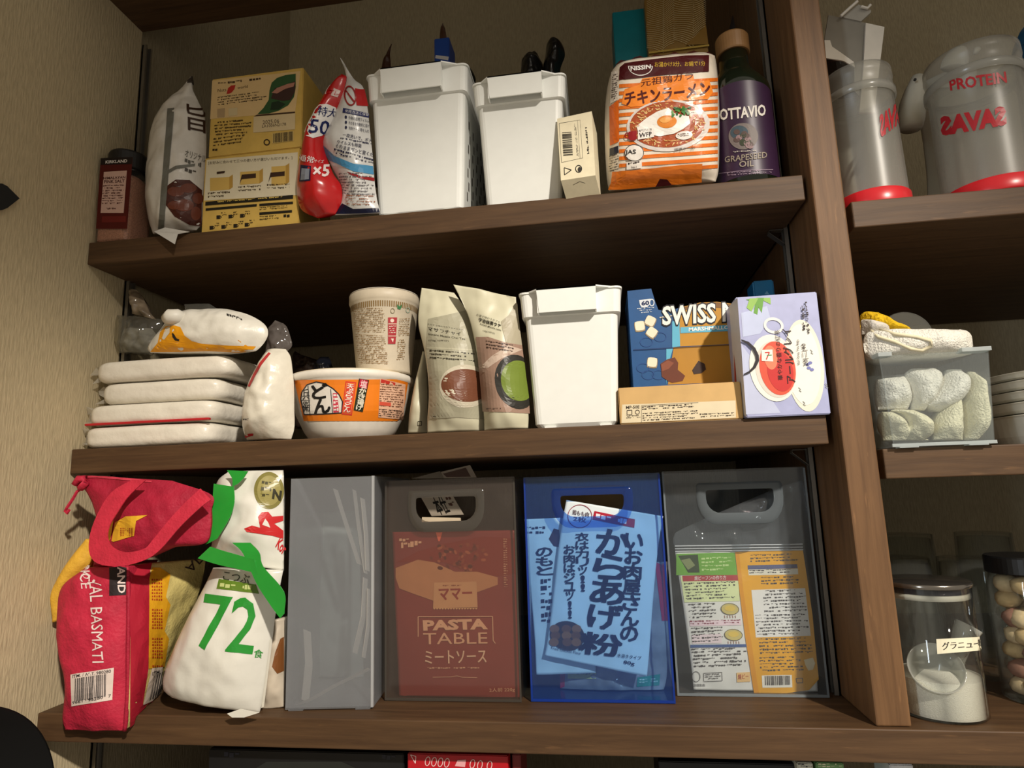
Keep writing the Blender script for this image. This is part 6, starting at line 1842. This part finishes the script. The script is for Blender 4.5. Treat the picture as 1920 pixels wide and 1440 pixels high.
# white jug with spout between the cups
WJ = mat((206, 200, 182), .35, .45, .03)
t = thing('white_jug', onz(*K4(890, 1170), ZR1) + V3(0, .235, 0), 'white plastic jug with long pouring handle behind the large shaker cup', 'jug')
yj = .235
po = Pouch([(K4(850, 1230), K4(1150, 1200), yj, .03, .05), (K4(845, 1050), K4(1150, 1050), yj, .035, .05), (K4(820, 850), K4(1150, 850), yj, .035, .05), (K4(790, 650), K4(1150, 600), yj, .035, .05), (K4(830, 500), K4(1150, 430), yj, .02, .04)], power=2, wrinkle=.0, floor=ZR1 + .0005)
po.build('jug_body', WJ, t)
q = [(790, 472), (755, 540), (705, 620), (680, 700), (672, 770)]
MB().tube([ony(*K4(745 + (x - 720) * .6, y), .170) for x, y in ((800, 475), (770, 560), (740, 640), (725, 720), (722, 790))], [.010, .016, .019, .020, .016], 14).build('spout_handle', WJ, t, smooth=True)
MB().tube([ony(*K4(772, 487), .150), ony(*K4(770, 491), .152)], .0022, 10).build('handle_hole', mat((40, 36, 32), .7), t)
po = Pouch([(K4(925, 420), K4(1100, 420), yj - .05, .01, .01), (K4(940, 370), K4(1105, 360), yj - .05, .012, .01), (K4(985, 310), K4(1095, 310), yj - .05, .010, .01), (K4(1020, 288), K4(1075, 286), yj - .05, .002, .002)], wrinkle=0, nu=16, nv=16)
po.build('scoop_tip', WJ, t)
MB().tube([ony(*K4(*k), yj - .05) for k in ((1140, 330), (1150, 305), (1165, 298))], [.003, .005, .004], 8).build('knob', WJ, t, smooth=True)
po = Pouch([(K4(1432, 640), K4(1520, 640), .12, .02, .03), (K4(1425, 400), K4(1520, 400), .12, .02, .03), (K4(1395, 290), K4(1520, 280), .12, .02, .03), (K4(1410, 210), K4(1520, 200), .12, .012, .02), (K4(1440, 165), K4(1520, 160), .12, .002, .004)], wrinkle=.008, wscale=40, seed=81, floor=ZR1 + .0005)
po.L[0].z = po.R[0].z = ZR1 + .0005
po.build('blue_bag', mat((28, 70, 96), .35, .5, .2, 50), label='dark blue bag at the right edge behind the large shaker cup', cat='bag')

# ================================================================== right bay, middle shelf
# towel box
bl, br, tl = (445, 1128), (1160, 1090), (385, 480)
K8b = K8
yb_ = YF - .006
fb = frame_box(K8(440, 1125), K8(1156, 1088), K8(382, 486), .16, z=ZR2 + .0016, y=yb_)
A, U, N, w, h, d = fb
t = thing('towel_box', A + U * w / 2 - N * d / 2, 'translucent plastic box full of rolled white towels', 'storage box')
TB = clear((251, 253, 253), (214, 222, 224), .075, .18, .8)
def pl(x, y, z): return A + U * x - N * y + V3(0, 0, z)
def wl(pa, nm, m=TB): MB().hexa(pa).build(nm, m, t)
fl_ = .006
# slightly flared walls
def q8(x, y, z):
    k = fl_ * z / h
    return pl(x + (k if x > w / 2 else -k), y + (k if y > d / 2 else -k), z)
for nm, (xa, ya, xb, yb2) in (('front_wall', (0, 0, w, .0016)), ('side_wall', (0, .0016, .0016, d)), ('side_wall', (w - .0016, .0016, w, d)), ('back_wall', (.0016, d - .0016, w - .0016, d))):
    k = lambda x, y, z: q8(x, y, z)
    wl([q8(xa, ya, 0), q8(xb, ya, 0), q8(xb, yb2, 0) if yb2 < d / 2 or nm != 'x' else None, q8(xa, yb2, 0), q8(xa, ya, h), q8(xb, ya, h), q8(xb, yb2, h), q8(xa, yb2, h)], nm)
wl([pl(0, 0, -.0004), pl(w, 0, -.0004), pl(w, d, -.0004), pl(0, d, -.0004), pl(0, 0, .0012), pl(w, 0, .0012), pl(w, d, .0012), pl(0, d, .0012)], 'base')
EDGE = clear((226, 232, 232), (226, 232, 232), .6, .2)
for (xa, xb) in ((-.002, w * .07), (w * .83, w + .002)):
    MB().hexa([pl(xa - fl_, -.003 - fl_, h - .001), pl(xb + (fl_ if xb > w / 2 else 0), -.003 - fl_, h - .001), pl(xb + (fl_ if xb > w / 2 else 0), .01, h - .001), pl(xa - fl_, .01, h - .001),
               pl(xa - fl_, -.003 - fl_, h + .004), pl(xb + (fl_ if xb > w / 2 else 0), -.003 - fl_, h + .004), pl(xb + (fl_ if xb > w / 2 else 0), .01, h + .004), pl(xa - fl_, .01, h + .004)]).build('rim_lip', EDGE, t)
for xa in (.006, w - .03):
    MB().hexa([pl(xa, -.002, -.0014), pl(xa + .022, -.002, -.0014), pl(xa + .022, .01, -.0014), pl(xa, .01, -.0014), pl(xa, -.002, .0), pl(xa + .022, -.002, .0), pl(xa + .022, .01, .0), pl(xa, .01, .0)]).build('foot', EDGE, t)
MB().hexa([pl(-.002, -.0016, 0), pl(w + .002, -.0016, 0), pl(w + .002, 0, 0), pl(-.002, 0, 0), pl(-.002, -.0016, .004), pl(w + .002, -.0016, .004), pl(w + .002, 0, .004), pl(-.002, 0, .004)]).build('bottom_edge', EDGE, t)
# towels
TW = mat((236, 232, 220), .95, .05, .05, 180, bump=.9, bscale=420)
TWY = mat((232, 226, 196), .95, .05, .06, 180, bump=.9, bscale=420)
yt = yb_ + .030
def towel(K, rws, y, label, m=TW, seed=0, wr=.003, power=2.4, name='towel', cat_='towel', group='white towels in the box', floor=None):
    po = Pouch([(K(a, b), K(c, d_), y, f_, g_) for a, b, c, d_, f_, g_ in rws], power=power, wrinkle=wr, wscale=60, seed=seed, floor=floor, nu=30, nv=30)
    return po.build(name, m, label=label, cat=cat_, group=group)
FL = A.z + .0016
towel(K8, [(365, 1085, 690, 1080, .006, .03), (355, 1000, 560, 1010, .020, .04), (352, 930, 520, 960, .022, .04), (358, 880, 460, 890, .006, .03)], yt, 'white towel in the lower corner of the towel box, by the partition', TWY, 1, floor=FL)
towel(K8, [(480, 1010, 640, 1090, .010, .03), (500, 960, 712, 1040, .022, .04), (470, 900, 716, 980, .026, .04), (420, 872, 690, 920, .018, .04), (450, 862, 600, 874, .004, .02)], yt - .004, 'white folded towel curling at the bottom middle of the towel box', TWY, 2, floor=FL)
towel(K8, [(330, 865, 540, 860, .008, .03), (320, 780, 565, 800, .022, .04), (315, 690, 555, 710, .022, .04), (318, 650, 530, 625, .006, .03)], yt + .004, 'white towel roll at the partition side, midway up the towel box', TW, 3)
towel(K8, [(570, 865, 660, 870, .006, .03), (560, 780, 720, 790, .022, .04), (535, 680, 775, 690, .024, .04), (520, 610, 785, 610, .018, .04), (560, 575, 740, 572, .004, .03)], yt, 'white towel roll in the upper middle of the towel box', TW, 4)
towel(K8, [(660, 830, 760, 880, .006, .03), (680, 800, 880, 830, .020, .04), (740, 720, 960, 740, .026, .04), (790, 630, 965, 650, .022, .04), (820, 580, 920, 578, .004, .03)], yt - .004, 'white towel leaning diagonally in the towel box', TW, 5)
towel(K8, [(720, 1080, 930, 1080, .008, .03), (718, 1000, 925, 1000, .022, .04), (740, 920, 920, 900, .022, .04), (800, 830, 910, 800, .014, .03), (870, 780, 905, 770, .002, .02)], yt - .002, 'cream ribbed towel standing at the bottom of the towel box', TWY, 6, floor=FL)
towel(K8, [(940, 1082, 1040, 1078, .008, .03), (935, 960, 1105, 980, .022, .04), (925, 820, 1100, 840, .024, .04), (950, 680, 1075, 690, .020, .03), (965, 595, 1020, 600, .004, .02)], yt, 'cream ribbed towel at the far side of the towel box, next to the plates', TWY, 7, floor=FL)
# folded towel on top
po = Pouch([(K8(300, 510), K8(990, 470), .020, .008, .06), (K8(240, 470), K8(1000, 440), .020, .022, .08), (K8(225, 380), K8(1000, 400), .020, .026, .08), (K8(250, 320), K8(992, 340), .020, .022, .08), (K8(330, 310), K8(960, 305), .020, .012, .06), (K8(700, 345), K8(910, 294), .020, .002, .03)], power=3, wrinkle=.0048, wscale=34, seed=9, floor=A.z + h - .006)
tt = thing('folded_towel', po.base(), 'white folded towel lying across the top of the towel box', 'towel')
po.build('cloth', TW, tt)
MB().tube([po.front.at(*po.front.inv(*K8(*q)), .001) for q in ((265, 300), (330, 350), (450, 385), (560, 430), (640, 440), (700, 410), (700, 375), (600, 350), (450, 330), (340, 300))], .0022, 6).build('hem', mat((226, 216, 184), .9, .05), tt, smooth=True)
# yellow fluffy cloth, white cloth and clear lid behind
towel(K8, [(200, 300, 610, 345, .004, .03), (198, 240, 600, 320, .018, .03), (200, 200, 480, 260, .018, .03), (215, 180, 400, 215, .012, .02), (240, 168, 330, 172, .002, .01)], .07, 'fluffy yellow cloth on top of the towel box', mat((226, 184, 40), .95, .05, .12, 160, bump=1.0, bscale=300), 11, .005, name='yellow_cloth', cat_='cloth', group=None)
towel(K8, [(212, 330, 420, 330, .004, .02), (206, 290, 410, 290, .014, .02), (205, 240, 395, 265, .012, .02), (215, 225, 320, 235, .002, .01)], .045, 'pale grey cloth between the yellow cloth and the folded towel', mat((206, 200, 190), .9, .1, .05, 120, bump=.6, bscale=300), 12, name='grey_cloth', cat_='cloth', group=None)
cl_ = ony(*K8(520, 350), .11)
MB().lathe(cl_, [(.001, 0), (.036, .0), (.037, .002), (.036, .004), (.001, .004)], 36, M=Matrix.Rotation(math.radians(90), 3, 'X')).build('plastic_disc', clear((220, 220, 214), (176, 174, 164), .25, .1), origin=cl_ - V3(0, 0, .037), label='round clear plastic lid standing behind the yellow cloth', cat='disc')
# white plates
PLT = mat((230, 224, 206), .25, .5, .03)
xe = onx(1850, 800, 1.3)
def plate_stack():
    ys = [(880, 905), (785, 880), (695, 782), (615, 692), (540, 610)]
    xl = 1.262
    rP = .115
    for i, (py_, ) in enumerate([(k,) for k in range(5)]):
        c = V3(1.47, .138, 0)
        front_y = c.y - rP
        z_top = ony(*K8(1364, (862, 765, 682, 600, 535)[i]), front_y).z
        z_bot = ony(*K8(1364, (1080, 862, 765, 682, 600)[i]), front_y).z if i else ZR2 + .0004
        z_bot = max(z_bot, ZR2 + .0004)
        t = MB().lathe(V3(c.x, c.y, z_bot + .0003), [(.06, 0), (rP * .93, .0015), (rP * .965, (z_top - z_bot) * .3), (rP * .98, z_top - z_bot - .004), (rP, z_top - z_bot - .0015), (rP * .985, z_top - z_bot - .0008), (.07, .010), (.001, .009)] if i == 4 else
                       [(.06, 0), (rP * .93, .0015), (rP * .965, (z_top - z_bot) * .3), (rP * .985, z_top - z_bot - .004), (rP, z_top - z_bot - .0016), (rP * .985, z_top - z_bot - .0008), (.05, z_top - z_bot - .0010), (.001, z_top - z_bot - .0010)], 64, cap1=False)
        t.build('plate', PLT, origin=(c.x, c.y, z_bot), smooth=False, cat='plate', group='stacked white plates',
                label=('deep white bowl at the bottom of the plate stack', 'white plate resting on the bottom bowl of the stack', 'middle white plate of the stack beside the towel box', 'white plate second from the top of the stack', 'topmost white plate of the stack beside the towel box')[i])
plate_stack()

# ================================================================== right bay, bottom shelf
GLASS = clear((254, 255, 254), (230, 232, 230), .008, .03, 1.0)
def sugar_jar():
    c = onz(*L5(575, 1130), .0004)
    lft = onz(*L5(312, 1150), .0); rgt = onz(*L5(808, 1180), .0)
    r = .0485
    c = onz(1790, 1361, .0004); c = V3((onz(1712, 1345, 0).x + onz(1866, 1350, 0).x) / 2 - .001, c.y + r, .0004)
    zt = ony(*L5(470, 415), c.y - r).z
    t = thing('sugar_jar', c, 'glass jar of white sugar with steel lid, scoop and paper label', 'jar')
    hs = ony(*L5(560, 955), c.y - r).z
    MB().lathe(c, [(r - .0022, .003), (r - .0018, .006), (r - .0018, hs - .004), (r * .5, hs + .004), (.001, hs + .002)], 56, cap1=False).build('sugar', mat((238, 234, 220), .9, .1, .05, 700, bump=.4, bscale=900), t, smooth=False)
    ring_prof(c, [(.001, 0), (r - .002, 0), (r, .002), (r, zt - .006), (r - .0016, zt - .006), (r - .0016, .003), (.001, .003)]).build('glass', GLASS, t, smooth=True)
    ring_prof(c, [(r - .003, zt - .020), (r - .0018, zt - .019), (r - .0018, zt - .014), (r - .003, zt - .013), (r - .004, zt - .016), (r - .003, zt - .020)]).build('seal_ring', mat((206, 202, 188), .4), t, smooth=True)
    MB().lathe(c, [(r + .0008, zt - .006), (r + .0016, zt - .005), (r + .0016, zt - .0008), (r + .0004, zt), (.001, zt + .0006)], 56).build('lid', mat((138, 132, 124), .18, .5, .05, metal=.9), t, smooth=True)
    MB().lathe(c, [(r - .003, zt - .016), (r - .003, zt - .0065), (.001, zt - .0065)], 40).build('lid_liner', mat((34, 36, 46), .25), t)
    # scoop standing in the sugar
    SC = clear((226, 228, 224), (220, 220, 212), .5, .12, 1.0)
    yS = c.y - .012
    hd = [ony(*L5(*q), yS) for q in ((560, 860), (600, 760), (625, 690), (650, 640))]
    MB().tube(hd, [.010, .011, .013, .015], 12).build('scoop_handle', SC, t, smooth=True)
    bw = ony(*L5(462, 890), yS - .018)
    M = Matrix.Rotation(math.radians(-20), 3, 'Y') @ Matrix.Rotation(math.radians(52), 3, 'X')
    MB().lathe(bw, [(.004, -.020), (.020, -.018), (.027, -.006), (.030, .008), (.0288, .008), (.024, -.006), (.004, -.017)], 28, M=M).build('scoop_bowl', SC, t, smooth=True)
    MB().tube([ony(*L5(*q), yS - .006) for q in ((520, 840), (560, 815), (600, 770))], .009, 10).build('scoop_neck', SC, t, smooth=True)
    cs = Cone(c, [(r, 0), (r, zt)]); cs.guess = (.2, zt * .5)
    p = Print(t, cs)
    p.quad((232, 224, 196), pts(L5, 472, 798, 752, 775, 748, 700, 466, 714), 0, 'paper_label', n=12)
    p.text('グラニュー糖', (40, 36, 34), L5(500, 776), L5(752, 756), L5(498, 732), .03, 1)
    p.build()
    return c, r
CJ, RJ = sugar_jar()
# second jar
c = V3(CJ.x + .146, CJ.y + .050, .0004)
r = .044
zt = ony(*L5(880, 268), c.y - r).z
t = thing('snack_jar', c, 'glass jar with black lid and pale round biscuits at the right edge', 'jar')
ring_prof(c, [(.001, 0), (r - .002, 0), (r, .002), (r, zt - .040), (r * .94, zt - .030), (r * .9, zt - .022), (r * .9 - .0016, zt - .022), (r - .0016, zt - .042), (r - .0016, .003), (.001, .003)]).build('glass', GLASS, t, smooth=True)
MB().lathe(c, [(r * .95, zt - .022), (r * .97, zt - .021), (r * .97, zt - .002), (r * .94, zt), (.001, zt + .0005)], 48).build('lid', mat((22, 22, 22), .35), t)
R = random.Random(12)
k = 0
for lay in range(7):
    for i in range(5):
        a = R.uniform(0, .9) + i * 1.257; rr = .021
        pc_ = c + V3(rr * math.cos(a), rr * math.sin(a), .016 + lay * .021)
        bm = bmesh.new(); bmesh.ops.create_icosphere(bm, subdivisions=2, radius=.0155)
        for v in bm.verts: v.co = Vector((v.co.x, v.co.y, v.co.z * .8)) * (1 + .12 * noise.noise(v.co * 90 + Vector((k, 0, 0))))
        MB().frombm(bm, Matrix.Translation(pc_)).build('biscuit', mat(((196, 170, 126), (150, 112, 96), (206, 184, 146))[k % 3], .8, .1, .15, 120), t, smooth=True); k += 1
# drinking glasses behind, upside down
def tumbler(x, y, hh, r, label):
    c = V3(x, y, .0006)
    t = thing('drinking_glass', c, label, 'glass', 'clear drinking glasses at the back')
    n = 40; prof = [(r, 0), (r * .98, hh * .5), (r * .9, hh), (.001, hh + .0005), (.001, hh - .006), (r * .9 - .003, hh - .007), (r * .96 - .002, hh * .5), (r - .0018, 0), (r, 0)]
    mb = MB().lathe(c, prof, n, cap0=False, cap1=False)
    for v in mb.v:
        d = Vector((v.x - c.x, v.y - c.y, 0)); a = math.atan2(d.y, d.x)
        if d.length > .01 and v.z > .02: v += d.normalized() * (.0009 * math.cos(a * 14))
    mb.build('glass', clear((247, 249, 248), (206, 208, 204), .03, .05, 1.0), t, smooth=True)
for x, y, hh, lab in ((1.24, .22, .165, 'ribbed upside-down glass behind the sugar jar, next to the partition'), (1.335, .22, .163, 'ribbed upside-down glass behind the sugar jar, second from the partition'), (1.43, .23, .165, 'ribbed upside-down glass behind the gap between both jars'), (1.525, .22, .160, 'ribbed upside-down glass behind the jar with the black lid'), (1.30, .33, .19, 'taller glass in the rear row behind the sugar jar'), (1.42, .33, .19, 'taller glass in the rear row behind the black lidded jar')):
    tumbler(x, y, hh, .043, lab)

# ================================================================== below the bottom shelf and at the left edge
ZL = -.34 + .0004
def low_box(px0, px1, py, y, depth, rgb, name, label, dec=None, lean=0, rough=.5):
    a = ony(px0, py, y); b = ony(px1, py, y)
    A_ = V3(a.x, y, ZL); fbx = (A_, V3(1, 0, 0), V3(0, -1, 0), b.x - a.x, a.z - ZL, depth)
    t = thing(name, A_, label, 'box' if 'box' in name else 'packet'); carton('carton', fbx, mat(rgb, rough), t)
    if dec: p = Print(t, front_of(fbx)); dec(p); p.build()
low_box(392, 757, 1404, .030, .2, (20, 20, 22), 'black_box', 'black box with faint grey lettering under the bottom shelf', lambda p: (p.lines((48, 50, 64), (420, 1420), (462, 1422), (421, 1408), 1, lay=1, dash=8, fill=.95), p.lines((44, 46, 56), (716, 1424), (744, 1426), (717, 1413), 1, lay=1, dash=7, fill=.95), p.poly((40, 42, 40), [(480, 1440), (500, 1428), (640, 1428), (668, 1440)], 0)))
low_box(764, 952, 1412, .022, .08, (184, 22, 34), 'red_box', 'red package with white outlined lettering under the bottom shelf', lambda p: [p.ring((236, 206, 206), (x, y), 5, 9, 1.4, 1, 12) for x, y in ((802, 1427), (814, 1428), (826, 1429), (838, 1430), (886, 1432), (900, 1434), (918, 1435))] + [p.poly((232, 170, 174), [(853, 1436), (858, 1425), (874, 1424), (872, 1438)], 1), p.line((236, 206, 206), [(770, 1415), (780, 1418), (779, 1431), (770, 1415)], 1.4, 1)], rough=.25)
low_box(960, 976, 1414, .035, .06, (120, 40, 40), 'narrow_box', 'narrow dull red carton beside the red package')
low_box(1235, 1490, 1427, .03, .12, (28, 30, 34), 'dark_box', 'dark box top under the bottom shelf in front of the partition')
low_box(1494, 1524, 1430, .018, .05, (196, 196, 180), 'white_box', 'small white packet with dark marks under the bottom shelf', lambda p: p.lines((60, 60, 60), (1496, 1440), (1522, 1440), (1496, 1431), 2, dash=5))
low_box(1530, 1582, 1430, .018, .05, (110, 150, 96), 'green_box', 'small green and cream packet under the bottom shelf', lambda p: p.lines((220, 214, 180), (1534, 1440), (1578, 1440), (1534, 1431), 2, dash=6))
low_box(1668, 1712, 1433, .018, .05, (206, 206, 206), 'white_packet', 'small white carton corner under the bottom shelf')
# black round pan hung on the wall at the lower left
def pan():
    P3 = [onx(*q, .030) for q in ((0, 1325), (38, 1378), (100, 1440))]
    (y1, z1), (y2, z2), (y3, z3) = [(q.y, q.z) for q in P3]
    # circle through the three points, radius limited
    ma, mb_ = ((y1 + y3) / 2, (z1 + z3) / 2), None
    d = Vector((y3 - y1, z3 - z1)); L_ = d.length; n_ = Vector((-abs(d.y), -abs(d.x))).normalized()
    rr = .17; off = math.sqrt(rr * rr - L_ * L_ / 4)
    cy, cz = ma[0] + n_.x * off, ma[1] + n_.y * off
    c = V3(.0015, cy, cz)
    t = thing('frying_pan', V3(.0015, cy, cz), 'black round pan hanging on the wall at the lower left edge', 'pan')
    M = Matrix.Rotation(math.radians(90), 3, 'Y')
    MB().lathe(c, [(.001, 0), (rr * .84, 0), (rr, .028), (rr, .030), (rr * .985, .030), (rr * .83, .003), (.001, .003)], 72, cap0=False, cap1=False, M=M).build('pan_body', mat((14, 14, 14), .55, .3), t, smooth=True)
    MB().tube([c + V3(.025, -rr * .6, rr * .75), c + V3(.034, -rr * .95, rr * 1.2), c + V3(.02, -rr * 1.3, rr * 1.6)], [.010, .011, .009], 10).build('pan_handle', mat((14, 14, 14), .5), t, smooth=True)
pan()
P = [onx(*q, .006) for q in ((37, 372), (14, 349), (4, 344), (-14, 344), (-60, 360), (-62, 380), (-14, 396), (4, 394), (14, 390))]
prism(P, (-.005, 0, 0)).build('wall_hook', mat((26, 28, 30), .6), origin=(.001, P[0].y, P[0].z), label='small black pointed wall hook at the left edge above', cat='hook')
